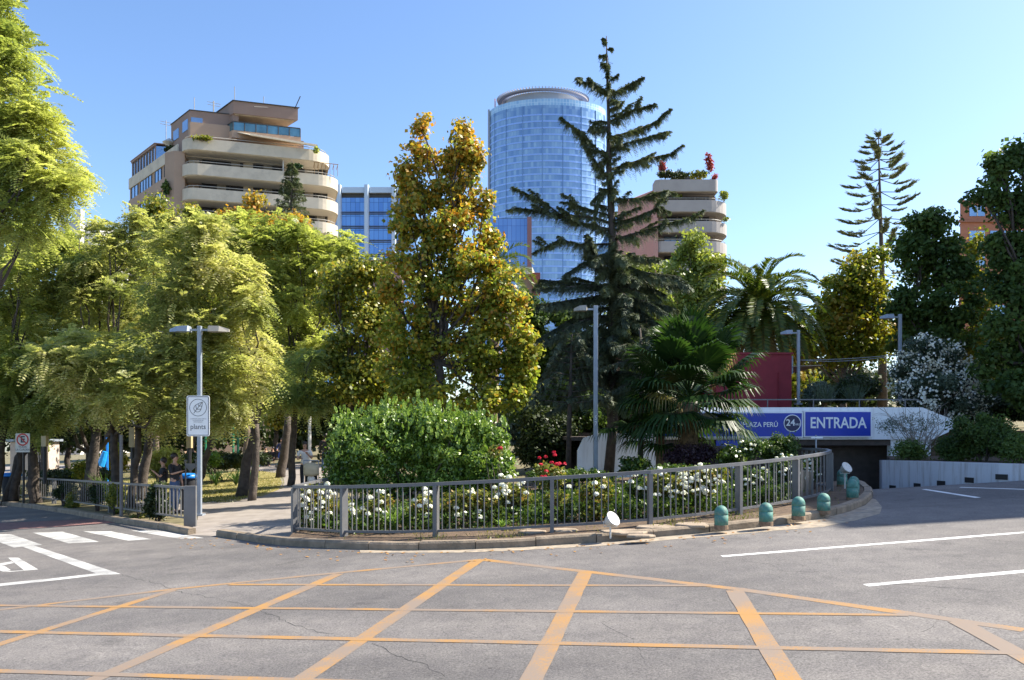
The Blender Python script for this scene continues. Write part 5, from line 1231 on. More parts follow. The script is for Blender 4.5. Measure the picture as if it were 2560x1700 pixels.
jac('jacaranda_tree', 'fresh green feathery tree between the pale one and the dark olive tree', (700, 0), (720, 1040), 36,
    [(690, 575, 70, 45), (770, 590, 70, 50), (640, 600, 80, 60), (730, 660, 100, 75), (830, 650, 70, 50), (660, 720, 100, 80), (780, 740, 90, 80), (700, 830, 110, 90), (600, 560, 60, 45), (860, 610, 45, 30), (800, 830, 80, 80)], 'jacaranda_green', rc=.7, nf=24, Lr=.6, K=8, ll=.17, lw=.08, tr=.2)
jac('jacaranda_tree', 'drooping grey green feathery tree hanging over the people on the footpath', (725, 0), (740, 1020), 30,
    [(760, 900, 50, 50), (690, 930, 55, 55), (780, 960, 42, 60), (740, 990, 50, 40), (655, 990, 45, 50), (800, 1010, 25, 40)], 'jacaranda_grey', nf=22, droop=.8, tr=.13)
jac('jacaranda_tree', 'shaded feathery tree with a low forked trunk before the playground', (235, 0), (228, 1130), 31,
    [(170, 980, 120, 60), (300, 990, 110, 55), (230, 900, 130, 70), (100, 1010, 80, 60), (380, 1010, 80, 50)], 'jacaranda_grey', nf=20, tr=.28, bark='bark_dark')
jac('jacaranda_tree', 'feathery tree on a crooked brown trunk left of the leaf sign', (352, 0), (372, 1075), 26.5,
    [(330, 1000, 80, 50), (400, 980, 80, 50), (360, 900, 110, 70), (440, 1020, 60, 40), (300, 930, 70, 50)], 'jacaranda', nf=20, tr=.17)
jac('jacaranda_tree', 'dark feathery tree behind the no stopping sign', (88, 0), (80, 1110), 28.5,
    [(60, 1000, 100, 60), (120, 1040, 70, 40), (0, 1020, 90, 60), (40, 930, 110, 60)], 'jacaranda_grey', nf=20, tr=.2, bark='bark_dark')
jac('jacaranda_tree', 'low spreading feathery tree between the no stopping sign and the double lamp', (285, 0), (285, 1080), 25.2, CY=21.3, blobs=[(150, 900, 100, 70), (230, 940, 90, 60), (330, 940, 90, 60), (250, 1010, 80, 40), (360, 870, 90, 60), (400, 1000, 70, 45), (200, 870, 90, 50)], lm='jacaranda', nf=22, tr=.15)
for lab, bu, fu, Y, bs, lm_ in [('feathery tree whose low sprays hang left of the leaf sign', 330, 345, 24.2, [(300, 900, 80, 60), (400, 900, 80, 60), (340, 960, 70, 50), (430, 970, 50, 55), (410, 1040, 45, 30), (270, 980, 60, 40)], 'jacaranda'),
                               ('feathery tree whose pale sprays hang right of the leaf sign', 628, 640, 24.0, [(570, 900, 75, 60), (640, 850, 60, 60), (600, 970, 60, 45), (550, 1010, 45, 35), (640, 930, 50, 55)], 'jacaranda'),
                               ('shaded feathery tree hanging low over the no stopping sign', 30, 60, 28.5, [(40, 940, 90, 60), (130, 950, 80, 60), (200, 990, 70, 40), (90, 1030, 60, 35), (10, 1030, 70, 40)], 'jacaranda_grey')]:
    jac('jacaranda_tree', lab, (bu, 0), (fu, 1060), Y, bs, lm_, nf=20, tr=.12, droop=.6)
# visible bare upright limb in the pale tree
tr_lab = [('leaning dark trunk crossing behind the leaf sign, its crown lost above', 556, 1060, 478, 1190, 29, .14), ('slanting dark trunk at the far left edge under the crowns', 90, 1040, 12, 1165, 28.6, .17)]
for lab, u1, v1, u0, v0, Y, r in tr_lab:
    t = thing('jacaranda_tree', lab, 'tree', gp(u0, Y), 'feathery leaved trees of the park')
    mb = MB(); pts = limb(mb, gp(u0, Y, -.1), at(u1, v1, Y), r, r * .7, .3, 6); limb(mb, pts[-1], at(u1 + 60, v1 - 110, Y), r * .6, r * .3, .3); limb(mb, pts[-2], at(u1 - 50, v1 - 90, Y), r * .5, r * .2, .3); mb.build('trunk', M['bark_dark'], t, True)
    lv = feathery(blob3([(u1 + 20, v1 - 60, 80, 50)], Y), .5, 8, .4, 9, .1, .035); npmesh('crown', lv[0], lv[1], M['jacaranda_grey'], t)

def brd(name, label, base, fork, Y, blobs, lm, rc=.5, Lf=.14, Wf=.12, cov=8, k=4.2, tr=.16, bark='bark', group='broadleaved trees', **kw):
    bl = blob3(blobs, Y); leaf = broad(bl, rc, Lf, Wf, cov, k, **kw)
    return tree(name, label, gp(base, Y) if not isinstance(base, Vector) else base, at(fork[0], fork[1], Y), bl, leaf, M[lm], M[bark], tr, group)
SW = lambda L: [(1110 + (b[0] - 1110) * .93, b[1], b[2] * .9, b[3] * .95) for b in L]
brd('sweetgum_tree', 'tall autumn sweetgum with orange and green leaves and a double tip, centre left', 1100, (1095, 900), 27,
    SW([(1050, 315, 26, 42), (1040, 370, 48, 45), (1155, 330, 34, 42), (1160, 380, 45, 45), (1105, 420, 75, 45), (1015, 430, 50, 55), (1180, 420, 38, 60), (1050, 490, 85, 55), (1150, 490, 65, 55), (1020, 560, 70, 60), (1110, 570, 100, 70), (1215, 520, 40, 45),
     (1240, 600, 42, 55), (1030, 650, 85, 65), (1170, 650, 95, 65), (1100, 740, 130, 75), (1250, 700, 55, 65), (1280, 760, 60, 65), (970, 720, 50, 60), (1210, 800, 110, 70), (1030, 830, 110, 75), (1310, 850, 60, 60), (1150, 900, 140, 70), (1280, 930, 75, 60), (1010, 930, 90, 60), (1100, 980, 140, 50), (1340, 880, 45, 60), (1320, 980, 50, 45), (1250, 1000, 80, 50)]), 'autumn', rc=.36, cov=6, Lf=.14, Wf=.12, k=3.8, tr=.2, bark='bark_dark')
brd('sweetgum_tree', 'dark olive sweetgum with a few orange leaves left of the tall double tipped one', 880, (880, 1000), 30,
    [(925, 680, 50, 50), (860, 690, 60, 50), (950, 760, 50, 60), (850, 770, 75, 60), (920, 830, 80, 60), (850, 880, 70, 60), (930, 920, 80, 60), (870, 970, 85, 50), (955, 985, 60, 45)], 'olive', tr=.18, bark='bark_dark', cov=8)
brd('sweetgum_tree', 'dark green pointed treetop before the left wall of the apartment block', 392, (392, 900), 42, [(390, 520, 30, 34), (385, 570, 50, 45), (430, 560, 40, 30), (395, 640, 60, 50), (470, 530, 30, 25)], 'olive', tr=.15, rc=.5, Lf=.17, Wf=.15)
brd('sweetgum_tree', 'golden sweetgum top poking up before the apartment balconies', 610, (610, 850), 42, [(638, 500, 24, 24), (610, 545, 50, 30), (660, 555, 45, 30), (580, 550, 45, 25), (640, 600, 80, 45), (740, 560, 50, 22)], 'autumn', tr=.15, rc=.5, Lf=.17, Wf=.15)
brd('poplar_tree', 'light green poplar before the pink apartment block', 1740, (1735, 900), 48, [(1735, 605, 28, 35), (1720, 650, 50, 40), (1770, 665, 45, 40), (1700, 700, 50, 40), (1750, 720, 65, 50), (1700, 780, 65, 55), (1760, 800, 70, 50)], 'poplar', rc=.55, Lf=.2, Wf=.17, tr=.18, cov=7)
brd('poplar_tree', 'pale leafy tree showing through the middle of the cedar', 1580, (1580, 950), 52, [(1575, 665, 45, 35), (1620, 700, 60, 50), (1570, 740, 70, 50), (1640, 770, 60, 50), (1560, 820, 70, 60)], 'poplar', rc=.55, Lf=.2, Wf=.17, tr=.18, cov=6)
brd('plane_tree', 'yellow green tree behind the street lamps, left of the dark tree', 2110, (2110, 960), 42, [(2150, 665, 45, 35), (2110, 700, 60, 45), (2170, 720, 60, 50), (2080, 760, 55, 45), (2140, 790, 90, 60), (2060, 840, 60, 55), (2190, 830, 70, 70), (2110, 880, 100, 55), (2200, 640, 30, 25), (2000, 860, 45, 60), (1960, 820, 40, 40)], 'sunny_yellow', rc=.6, Lf=.2, Wf=.17, tr=.2, cov=7)
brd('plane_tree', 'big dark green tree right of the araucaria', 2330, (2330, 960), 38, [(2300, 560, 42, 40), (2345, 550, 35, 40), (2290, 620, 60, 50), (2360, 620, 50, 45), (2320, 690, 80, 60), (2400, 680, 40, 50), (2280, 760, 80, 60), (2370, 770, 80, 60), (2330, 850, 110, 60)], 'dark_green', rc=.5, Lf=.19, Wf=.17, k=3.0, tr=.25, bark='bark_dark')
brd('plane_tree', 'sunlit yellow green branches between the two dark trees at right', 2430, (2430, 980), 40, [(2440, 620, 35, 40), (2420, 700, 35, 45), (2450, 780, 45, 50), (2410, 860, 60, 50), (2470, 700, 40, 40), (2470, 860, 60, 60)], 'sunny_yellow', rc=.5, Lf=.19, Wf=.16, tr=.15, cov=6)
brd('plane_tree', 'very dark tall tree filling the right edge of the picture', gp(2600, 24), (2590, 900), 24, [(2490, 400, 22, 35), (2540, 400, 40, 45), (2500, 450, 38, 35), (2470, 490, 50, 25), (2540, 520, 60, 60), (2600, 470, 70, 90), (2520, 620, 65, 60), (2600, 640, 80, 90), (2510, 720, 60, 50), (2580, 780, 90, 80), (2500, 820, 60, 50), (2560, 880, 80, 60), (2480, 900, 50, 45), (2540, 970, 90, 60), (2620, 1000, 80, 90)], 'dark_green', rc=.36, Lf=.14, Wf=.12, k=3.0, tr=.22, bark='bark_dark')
def two_tone(t, m2, z0, z1):
    o = [c for c in t.children if c.name.startswith('crown')][0]; me = o.data; me.materials.append(M[m2])
    co = np.empty(len(me.vertices) * 3, dtype=np.float32); me.vertices.foreach_get('co', co); z = co.reshape(-1, 4, 3)[:, 0, 2]
    pr = np.clip((z1 - z) / (z1 - z0), 0, .92); me.polygons.foreach_set('material_index', (RNG.random(len(z)) < pr).astype(np.int32))
sg = [o for o in bpy.data.objects if o.get('label', '').startswith('tall autumn sweetgum')][0]; two_tone(sg, 'autumn_green', 3.0, 13.5)
# unseen tall block, added at right to cast the shadow over garage mouth and road
ob = thing('shade_block', 'unseen plain grey block added beyond the right edge to shade the garage mouth', 'building', (26, 17, 1))
MB().box((36, 28.5, 11), (20, 23, 22)).build('wall', M['bld_soffit'], ob)
for f in range(6):
    for q in range(8): MB().box((25.98, 18.9 + q * 2.75, 3.4 + f * 3.3), (.1, 1.7, 1.6)).build('window', M['bld_glass'], ob)
for u_, Y_, lab in ((270, 44, 'olive green tree standing behind the pale yellow feathery tree at left'), (480, 45, 'olive green tree hidden behind the crown over the double street lamp'), (110, 46, 'olive green tree behind the left edge feathery tree'), (720, 46, 'olive green tree behind the fresh green feathery crown')):
    brd('park_tree', lab, u_, (u_, 1000), Y_, [(u_ + a, b, 75, 60) for a, b in ((-50, 650), (40, 640), (0, 720), (-60, 780), (60, 770), (0, 850), (-70, 900), (70, 900), (0, 960))], 'olive', rc=.6, Lf=.2, Wf=.17, cov=6, tr=.2, bark='bark_dark', group='trees at the back of the park')
brd('park_tree', 'dense dark tree filling the gap between the tall sweetgum and the cedar', 1400, (1400, 1000), 31, [(1340, 800, 60, 50), (1420, 790, 70, 50), (1380, 870, 90, 60), (1460, 880, 70, 60), (1330, 950, 80, 60), (1420, 970, 90, 60), (1370, 1040, 100, 50), (1480, 1020, 60, 60)], 'dark_green', tr=.2, bark='bark_dark', k=3.2)
brd('park_tree', 'dense dark tree behind the date palm trunk and fan palm, right of the cedar', 1650, (1650, 1000), 33, [(1600, 850, 60, 50), (1680, 860, 60, 50), (1640, 930, 90, 60), (1720, 950, 70, 50), (1580, 960, 60, 60)], 'dark_green', tr=.2, bark='bark_dark', k=3.2)
# background belt of separate trees
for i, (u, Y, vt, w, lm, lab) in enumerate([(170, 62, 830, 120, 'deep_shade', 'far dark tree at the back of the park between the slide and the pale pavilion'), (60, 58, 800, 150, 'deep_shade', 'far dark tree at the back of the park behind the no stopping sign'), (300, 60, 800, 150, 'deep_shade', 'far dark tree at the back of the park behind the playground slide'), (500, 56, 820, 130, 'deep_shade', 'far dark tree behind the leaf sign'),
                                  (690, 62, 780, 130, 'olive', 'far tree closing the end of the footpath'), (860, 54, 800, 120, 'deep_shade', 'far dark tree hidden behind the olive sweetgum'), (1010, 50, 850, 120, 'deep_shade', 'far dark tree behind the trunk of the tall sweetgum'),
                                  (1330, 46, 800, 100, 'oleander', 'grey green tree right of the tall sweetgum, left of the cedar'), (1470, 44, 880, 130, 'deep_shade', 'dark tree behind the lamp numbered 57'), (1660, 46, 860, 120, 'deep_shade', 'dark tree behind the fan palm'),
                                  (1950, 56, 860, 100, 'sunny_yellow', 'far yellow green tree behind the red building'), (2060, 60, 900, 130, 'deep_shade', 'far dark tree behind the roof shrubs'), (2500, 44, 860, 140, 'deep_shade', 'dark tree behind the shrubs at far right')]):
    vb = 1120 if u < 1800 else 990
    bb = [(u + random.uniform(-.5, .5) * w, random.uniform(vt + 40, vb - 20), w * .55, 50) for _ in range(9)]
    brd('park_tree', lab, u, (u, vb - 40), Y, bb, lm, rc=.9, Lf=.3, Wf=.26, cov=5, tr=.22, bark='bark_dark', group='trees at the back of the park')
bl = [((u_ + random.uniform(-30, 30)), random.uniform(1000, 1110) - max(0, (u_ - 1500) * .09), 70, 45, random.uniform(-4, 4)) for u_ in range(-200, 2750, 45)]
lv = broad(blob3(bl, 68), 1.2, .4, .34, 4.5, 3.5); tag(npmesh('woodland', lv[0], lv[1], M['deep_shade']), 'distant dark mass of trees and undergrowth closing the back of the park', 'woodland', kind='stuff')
# hedges under the trees
def shrub(name, label, u, v, Y, ru, rv, lm, rc=.25, Lf=.09, Wf=.06, cov=7, nb=7, base=None, group='shrubs and bushes', **kw):
    bb = [(u + random.uniform(-.6, .6) * ru, v + random.uniform(-.35, .5) * rv, ru * .5, rv * .55) for _ in range(nb)] + [(u, v, ru * .75, rv * .8)]
    bl = blob3(bb, Y, .8); leaf = broad(bl, rc, Lf, Wf, cov, 3, **kw); b = base or gp(u, Y)
    keep = None
    return bush(name, label, b, leaf, M[lm], 7, h=max(.2, (at(u, v, Y).z - b.z)), group=group, spread=ru * .3 * Y / F_PX, r=min(.02, ru * .00018 * Y / 2))
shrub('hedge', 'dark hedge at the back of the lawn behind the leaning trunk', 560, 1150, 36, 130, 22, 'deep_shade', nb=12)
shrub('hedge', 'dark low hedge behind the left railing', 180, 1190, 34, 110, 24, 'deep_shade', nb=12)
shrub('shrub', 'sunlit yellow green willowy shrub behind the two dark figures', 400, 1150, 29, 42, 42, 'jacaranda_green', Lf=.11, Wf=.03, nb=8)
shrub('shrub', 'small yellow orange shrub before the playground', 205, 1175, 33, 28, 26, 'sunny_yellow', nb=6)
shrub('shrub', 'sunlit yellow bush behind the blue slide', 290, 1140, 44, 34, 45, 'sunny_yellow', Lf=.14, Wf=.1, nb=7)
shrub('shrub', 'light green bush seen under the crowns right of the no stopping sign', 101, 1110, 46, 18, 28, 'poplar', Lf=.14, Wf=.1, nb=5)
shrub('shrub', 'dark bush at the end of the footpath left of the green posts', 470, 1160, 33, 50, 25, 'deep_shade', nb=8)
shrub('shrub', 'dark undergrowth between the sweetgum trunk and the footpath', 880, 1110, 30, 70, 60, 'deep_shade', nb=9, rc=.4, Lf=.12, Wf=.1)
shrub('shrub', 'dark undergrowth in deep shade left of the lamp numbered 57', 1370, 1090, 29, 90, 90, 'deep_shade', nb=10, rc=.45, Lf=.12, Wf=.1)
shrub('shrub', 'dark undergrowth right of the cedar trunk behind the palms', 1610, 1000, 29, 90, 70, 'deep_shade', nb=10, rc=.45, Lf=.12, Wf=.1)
shrub('shrub', 'bright leafy plants under the leaning dark trunk', 530, 1148, 34, 35, 20, 'strap', nb=6)
# the big round bush
bb = [(905, 1050, 60, 42), (860, 1085, 45, 40), (985, 1040, 55, 40), (1040, 1030, 40, 30), (1110, 1045, 50, 36), (1240, 1100, 45, 40), (1265, 1150, 40, 45), (990, 1062, 85, 52), (1090, 1050, 85, 50), (1180, 1080, 80, 60), (1230, 1130, 55, 50), (870, 1120, 60, 65), (950, 1130, 110, 70), (1090, 1140, 120, 70), (1180, 1150, 90, 50), (1020, 1090, 110, 70), (960, 1030, 40, 26), (1075, 1022, 36, 25), (1150, 1040, 45, 30), (850, 1160, 50, 50), (870, 1200, 70, 40), (970, 1210, 90, 45), (1080, 1210, 90, 45), (1180, 1200, 70, 45), (1230, 1190, 40, 40)]
bb = [(1055 + (u - 1055) * .96, 1100 + (v - 1100) * .93 + 6, a * .9, b * .88) for u, v, a, b in bb]
leaf = broad(blob3(bb, 18.0, .8), .22, .085, .045, 9, 5)
t_ = bush('bush', 'large round glossy bright green bush behind the left half of the curved railing', gp(1050, 18), leaf, M['bright_bush'], 12, 1.6, 'shrubs and bushes', spread=.8, r=.03)
# upright shoots breaking its outline
C = []
for _ in range(520):
    u = random.uniform(830, 1275); v = 1012 + abs(u - 1040) ** 1.8 / 330 + random.choice((0, 0, -14)) + random.uniform(-6, 100); C.append(tuple(at(u, v, 18 + random.uniform(-1.2, .8))))
C = np.array(C); D = np.stack([RNG.normal(size=len(C)) * .2, RNG.normal(size=len(C)) * .2, np.ones(len(C))], 1)
V, Fq = fronds(C, D, .16, 7, .07, .028, 0, -.5); npmesh('shoots', V, Fq, M['bright_bush'], t_)
shrub('clipped_bush', 'round clipped dark bush under the 24 HRS badge', 1951, 1115, 18.6, 62, 34, 'rose_leaf_dark', rc=.12, Lf=.05, Wf=.035, nb=9, cov=7)
shrub('purple_shrub', 'dark purple leaved shrub under the fan palm', 1722, 1135, 19.5, 78, 30, 'purple', rc=.14, Lf=.06, Wf=.035, nb=10, cov=6)
shrub('shrub', 'dark green shrub between the purple one and the clipped round bush', 1830, 1135, 18.8, 38, 30, 'rose_leaf_dark', rc=.14, nb=6)
shrub('shrub', 'small leafy shrub right of the cedar trunk', 1590, 1165, 19.5, 40, 25, 'rose_leaf_dark', rc=.14, nb=6)
zr = CH + .72
shrub('roof_shrub', 'grey green shrub on the garage roof right of the red building', 2030, 980, 26.5, 35, 32, 'oleander', Lf=.1, Wf=.03, nb=7, base=Vector((gp(2030, 26.5).x, 26.5, zr)))
shrub('roof_shrub', 'large dark shrub on the garage roof between the two right street lamps', 2140, 968, 27.5, 80, 42, 'deep_shade', Lf=.1, Wf=.04, nb=10, base=Vector((gp(2140, 27.5).x, 27.5, zr)))
t_ = shrub('shrub', 'dark shrub on the bank above the right retaining wall', 2460, 1085, 20.5, 75, 62, 'dark_green', Lf=.09, Wf=.04, nb=10, base=at(2460, 1155, 20.5), cov=6)
shrub('shrub', 'small dark shrub above the left end of the retaining wall', 2275, 1125, 21.5, 32, 28, 'dark_green', Lf=.08, Wf=.04, nb=6, base=at(2275, 1152, 21.5))
shrub('shrub', 'leafy green shrub at the right edge above the wall', 2550, 1110, 19.5, 40, 45, 'dark_green', Lf=.08, Wf=.04, nb=6, base=at(2550, 1158, 19.5))
shrub('shrub', 'green shrub right of the bare twiggy bush on the bank', 2385, 1120, 21, 45, 34, 'dark_green', Lf=.08, Wf=.04, nb=7, base=at(2385, 1155, 21))
shrub('hedge', 'dark hedge on the raised ground behind the far right shrubs', 2480, 1015, 27, 110, 40, 'deep_shade', nb=14, rc=.35, Lf=.12, base=at(2480, 1060, 27))
shrub('hedge', 'dark hedge on the garage roof behind the oleander', 2330, 1000, 29.5, 110, 40, 'deep_shade', nb=14, rc=.35, Lf=.12, base=at(2330, 1010, 29.5))
# flowering oleander
bb = [(2310, 880, 50, 40), (2270, 930, 45, 45), (2350, 900, 60, 45), (2400, 950, 60, 55), (2330, 970, 80, 50), (2430, 1000, 40, 40), (2370, 1010, 70, 35)]
bl = blob3(bb, 25.5, .9); leaf = broad(bl, .25, .12, .035, 6, 3.5)
ol = bush('oleander', 'tall oleander covered in small white flowers above the ENTRADA board', at(2345, 1040, 25.5), leaf, M['oleander'], 12, 1.2, 'shrubs and bushes', spread=.9, r=.035)
C, Dn, R = clumps(bl, .2, 6, .9); n = len(C); idx = np.repeat(np.arange(n), 9); P = C[idx] + Dn[idx] * .1 + rdir(len(idx)) * .13
V, Fq = quads(P, rdir(len(P)), unit(Dn[idx] + rdir(len(P)) * .6), .09, .08); npmesh('flowers', V, Fq, M['petal'], ol)
# bare twiggy bush in front of the white fascia
t = thing('twiggy_bush', 'nearly leafless twiggy bush before the white fascia end', 'shrub', at(2300, 1145, 22.3))
mb = MB()
for _ in range(26):
    a = at(2300 + random.uniform(-15, 20), 1145, 22.3); b = at(random.uniform(2190, 2380), random.uniform(1010, 1090), 22.3 + random.uniform(-.6, .6)); p = limb(mb, a, b, .018, .006, .35, 5)
    for q in (2, 3, 4): limb(mb, p[q], p[q] + Vector((random.uniform(-.4, .4), random.uniform(-.3, .3), random.uniform(-.05, .4))), .007, .003, .3, 3)
mb.build('twigs', mat('pale_twig', (.3, .26, .22), .9), t)
leaf = broad(blob3([(2280, 1060, 90, 30), (2230, 1065, 35, 22)], 22.3), .15, .05, .02, .8, 5); npmesh('foliage', leaf[0], leaf[1], M['oleander'], t)
# grasses on the roof edge
for u, v, lab in [(2065, 1012, 'tuft of long grass on the roof edge nearest the red building'), (2135, 1012, 'tuft of long grass on the roof edge above the ENTRADA lettering')]:
    b = at(u, v, 24.6); P = np.array([[b.x + random.gauss(0, .1), b.y + random.gauss(0, .08), b.z + .1] for _ in range(140)]); V, Fq = blades(P, .55, .018, .45)
    tag(npmesh('grass_tuft', V, Fq, M['oleander']), lab, 'grass', 'grass tufts on the roof')

# ---- conifers
def spray(mb, path, r0, nt, Lt, K, ll, lw, drop=.7, side=.75, taper=True):
    """twigs along a bough"""
    P = [Vector(p) for p in path]; seg = [0]
    for i in range(1, len(P)): seg.append(seg[-1] + (P[i] - P[i - 1]).length)
    B = []; D = []; Ls = []
    for _ in range(nt):
        s = seg[-1] * random.random() ** .8; i = max(1, next((j for j in range(1, len(seg)) if seg[j] >= s), len(seg) - 1))
        f = (s - seg[i - 1]) / max(1e-6, seg[i] - seg[i - 1]); p = P[i - 1].lerp(P[i], f); d = (P[i] - P[i - 1]).normalized()
        sd_ = Vector((-d.y, d.x, 0)) * random.choice((-1, 1)) * side * random.uniform(.2, 1); v = d * random.uniform(.1, 1.1) + sd_ + Vector((0, 0, random.uniform(-drop, .25)))
        B.append(tuple(p)); D.append(tuple(v)); Ls.append(Lt * (.25 + 1.25 * random.random() ** 1.4) * (1 - .7 * (s / seg[-1]) if taper else 1))
    if r0: mb.tube(P, [r0 * (1 - .85 * i / (len(P) - 1)) for i in range(len(P))], 6)
    return fronds(np.array(B), np.array(D), np.array(Ls), K, ll, lw, .5, .2)
YC = 24.0
ced = thing('cedar_tree', 'tall dark drooping cedar with a thin tip, rising before the glass tower', 'tree', gp(1520, YC))
mb = MB(); tp = [(1520, 1192, .2), (1532, 1060, .17), (1528, 900, .15), (1534, 720, .13), (1530, 560, .11), (1522, 420, .085), (1522, 300, .055), (1518, 190, .035), (1516, 90, .012)]
mb.tube([at(u, v, YC) for u, v, r in tp], [r for *_, r in tp], 9)
def tx(v): return float(np.interp(v, [90, 190, 300, 420, 560, 720, 900, 1060, 1192], [1516, 1518, 1522, 1522, 1530, 1534, 1528, 1532, 1520]))
bm_ = mb; parts = []; pale = []
BR = [(232, [(1485, 212), (1446, 200)]), (240, [(1560, 218), (1596, 203)]), (305, [(1580, 275), (1639, 259)]), (345, [(1590, 325), (1648, 300)]), (400, [(1507, 386), (1464, 343), (1402, 293)]), (372, [(1600, 348), (1664, 330)]),
      (320, [(1500, 322), (1478, 315)]), (425, [(1600, 400), (1686, 382)]), (450, [(1495, 415), (1470, 372)]), (470, [(1500, 480), (1487, 540)]), (560, [(1490, 545), (1400, 536), (1357, 503), (1282, 468)]), (575, [(1460, 560), (1364, 528), (1291, 520)]),
      (500, [(1600, 495), (1668, 475)]), (610, [(1450, 612), (1400, 598), (1357, 621)]), (600, [(1600, 580), (1660, 560), (1725, 546)]), (560, [(1600, 540), (1640, 520)]), (640, [(1600, 640), (1650, 650)]), (540, [(1430, 510), (1440, 503)])]
LOW = [(720, [(1450, 705), (1350, 711)]), (735, [(1440, 740), (1340, 760)]), (700, [(1600, 690), (1690, 700), (1720, 725)]), (740, [(1620, 750), (1690, 780)]), (790, [(1440, 800), (1360, 850)]), (800, [(1610, 820), (1680, 870)]), (860, [(1450, 870), (1380, 930)]), (870, [(1600, 890), (1650, 950)]), (930, [(1470, 930), (1420, 1000)]), (930, [(1590, 940), (1620, 1010)]), (690, [(1480, 640), (1486, 600)]), (700, [(1560, 740), (1580, 800)])]
for v0, pts in BR:
    dy = random.uniform(-.5, .4); path = [at(tx(v0), v0, YC)] + [at(u, v, YC + dy * (i + 1)) for i, (u, v) in enumerate(pts)]
    ln = (path[-1] - path[0]).length; n = int(55 + ln * 62); parts.append(spray(bm_, path, .015 + .011 * ln, int(n * 1.9), .27 + .03 * ln, 11, .06, .02, 1.2))
    for q in range(int(2 + ln * 2.2)):
        f = random.uniform(.2, .85); k2 = min(len(path) - 2, int(f * (len(path) - 1))); p = path[k2].lerp(path[k2 + 1], random.random()); d = (path[-1] - path[0]).normalized(); sd_ = Vector((-d.y, d.x, 0)) * random.choice((-1, 1))
        v = (d * .7 + sd_ * random.uniform(.3, 1) + Vector((0, 0, random.uniform(-.15, .5)))).normalized() * random.uniform(.35, .7) * (.5 + ln * .22)
        parts.append(spray(bm_, [p, p + v * .55, p + v + Vector((0, 0, -.05))], .012, int(30 + 60 * v.length), .22, 10, .055, .02, 1.0))
for k_ in range(80):     # short boughs all round, front and back
    v0 = 98 + 812 * (k_ / 80) ** .95; a = random.uniform(0, 2 * PI); ln = np.interp(v0, [95, 180, 250, 420, 600, 900], [.12, .42, .55, .65, .95, 2.2]) * random.uniform(.5, 1.0)
    r = Vector(at(tx(v0), v0, YC)); dv = Vector((math.cos(a), math.sin(a), random.uniform(-.2, .7) if v0 < 600 else random.uniform(-.3, .2))); path = [r, r + dv * ln * .5, r + dv * ln + Vector((0, 0, -.12 * ln))]
    parts.append(spray(bm_, path, .02 * ln + .008, int(34 + 80 * ln), .15 + .15 * ln, 10, .055, .02, 1.0))
for v0, pts in LOW:
    for dy in (-1.6, -.5, .8):
        path = [at(tx(v0), v0, YC)] + [at(u + random.uniform(-20, 20), v + random.uniform(-12, 12), YC + dy * (i + 1) / len(pts)) for i, (u, v) in enumerate(pts)]
        (pale if dy < 0 else parts).append(spray(bm_, path, .04, 420, .4, 12, .065, .024, .8))
for _ in range(46):
    v0 = random.uniform(650, 1010); a = random.uniform(PI, 2 * PI); ln = random.uniform(1.2, 2.1); r = Vector(at(tx(v0), v0, YC)); dv = Vector((math.cos(a), math.sin(a), random.uniform(-.1, .1))); path = [r, r + dv * ln * .6, r + dv * ln + Vector((0, 0, -.35))]
    (pale if random.random() < .4 else parts).append(spray(bm_, path, .03, 300, .38, 11, .065, .024, .9))
bm_.build('trunk', M['bark_dark'], ced, True)
V, Fq = join(parts); npmesh('foliage', V, Fq, M['cedar'], ced)
V, Fq = join(pale); npmesh('lower_foliage', V, Fq, M['cedar_pale'], ced)
# cedar bough crossing the fan palm
t = thing('young_cedar', 'pale grey green low cedar spreading before the fan palm', 'tree', gp(1600, 21.0)); bm_ = MB(); parts = []
bm_.tube([gp(1600, 21.0), at(1605, 900, 21), at(1600, 820, 21)], [.08, .06, .02], 7)
for pts in [[(1605, 960), (1660, 930), (1700, 945)], [(1605, 940), (1640, 910), (1740, 935), (1830, 960)], [(1604, 930), (1570, 900), (1500, 920)], [(1604, 900), (1650, 890), (1720, 905)], [(1604, 880), (1570, 860), (1530, 870)], [(1604, 960), (1570, 960), (1530, 980)], [(1604, 850), (1620, 840), (1650, 845)]]:
    parts.append(spray(bm_, [at(u, v, 21 - .3 * i) for i, (u, v) in enumerate(pts)], .03, 130, .32, 9, .055, .022, .7))
bm_.build('trunk', M['bark_dark'], t, True); V, Fq = join(parts); npmesh('foliage', V, Fq, M['cedar_pale'], t)
# grey green conifer left of the cedar (1300-1500)
t = thing('young_cedar', 'pale blue green low cedar left of the lamp numbered 57', 'tree', gp(1420, 22.5)); bm_ = MB(); parts = []
bm_.tube([gp(1420, 22.5), at(1425, 980, 22.5), at(1430, 835, 22.5)], [.09, .06, .02], 7)
for v0 in range(840, 1010, 14):
    for sg in (-1, 1):
        L2 = (v0 - 815) * .55 + 12; parts.append(spray(bm_, [at(1428, v0, 22.5), at(1428 + sg * L2 * .6, v0 - 8, 22.5 + random.uniform(-.5, .3)), at(1428 + sg * L2, v0 + 12, 22.5 + random.uniform(-1, .5))], .02, 60, .32, 9, .055, .022, .8))
bm_.build('trunk', M['bark_dark'], t, True); V, Fq = join(parts); npmesh('foliage', V, Fq, M['cedar_pale'], t)
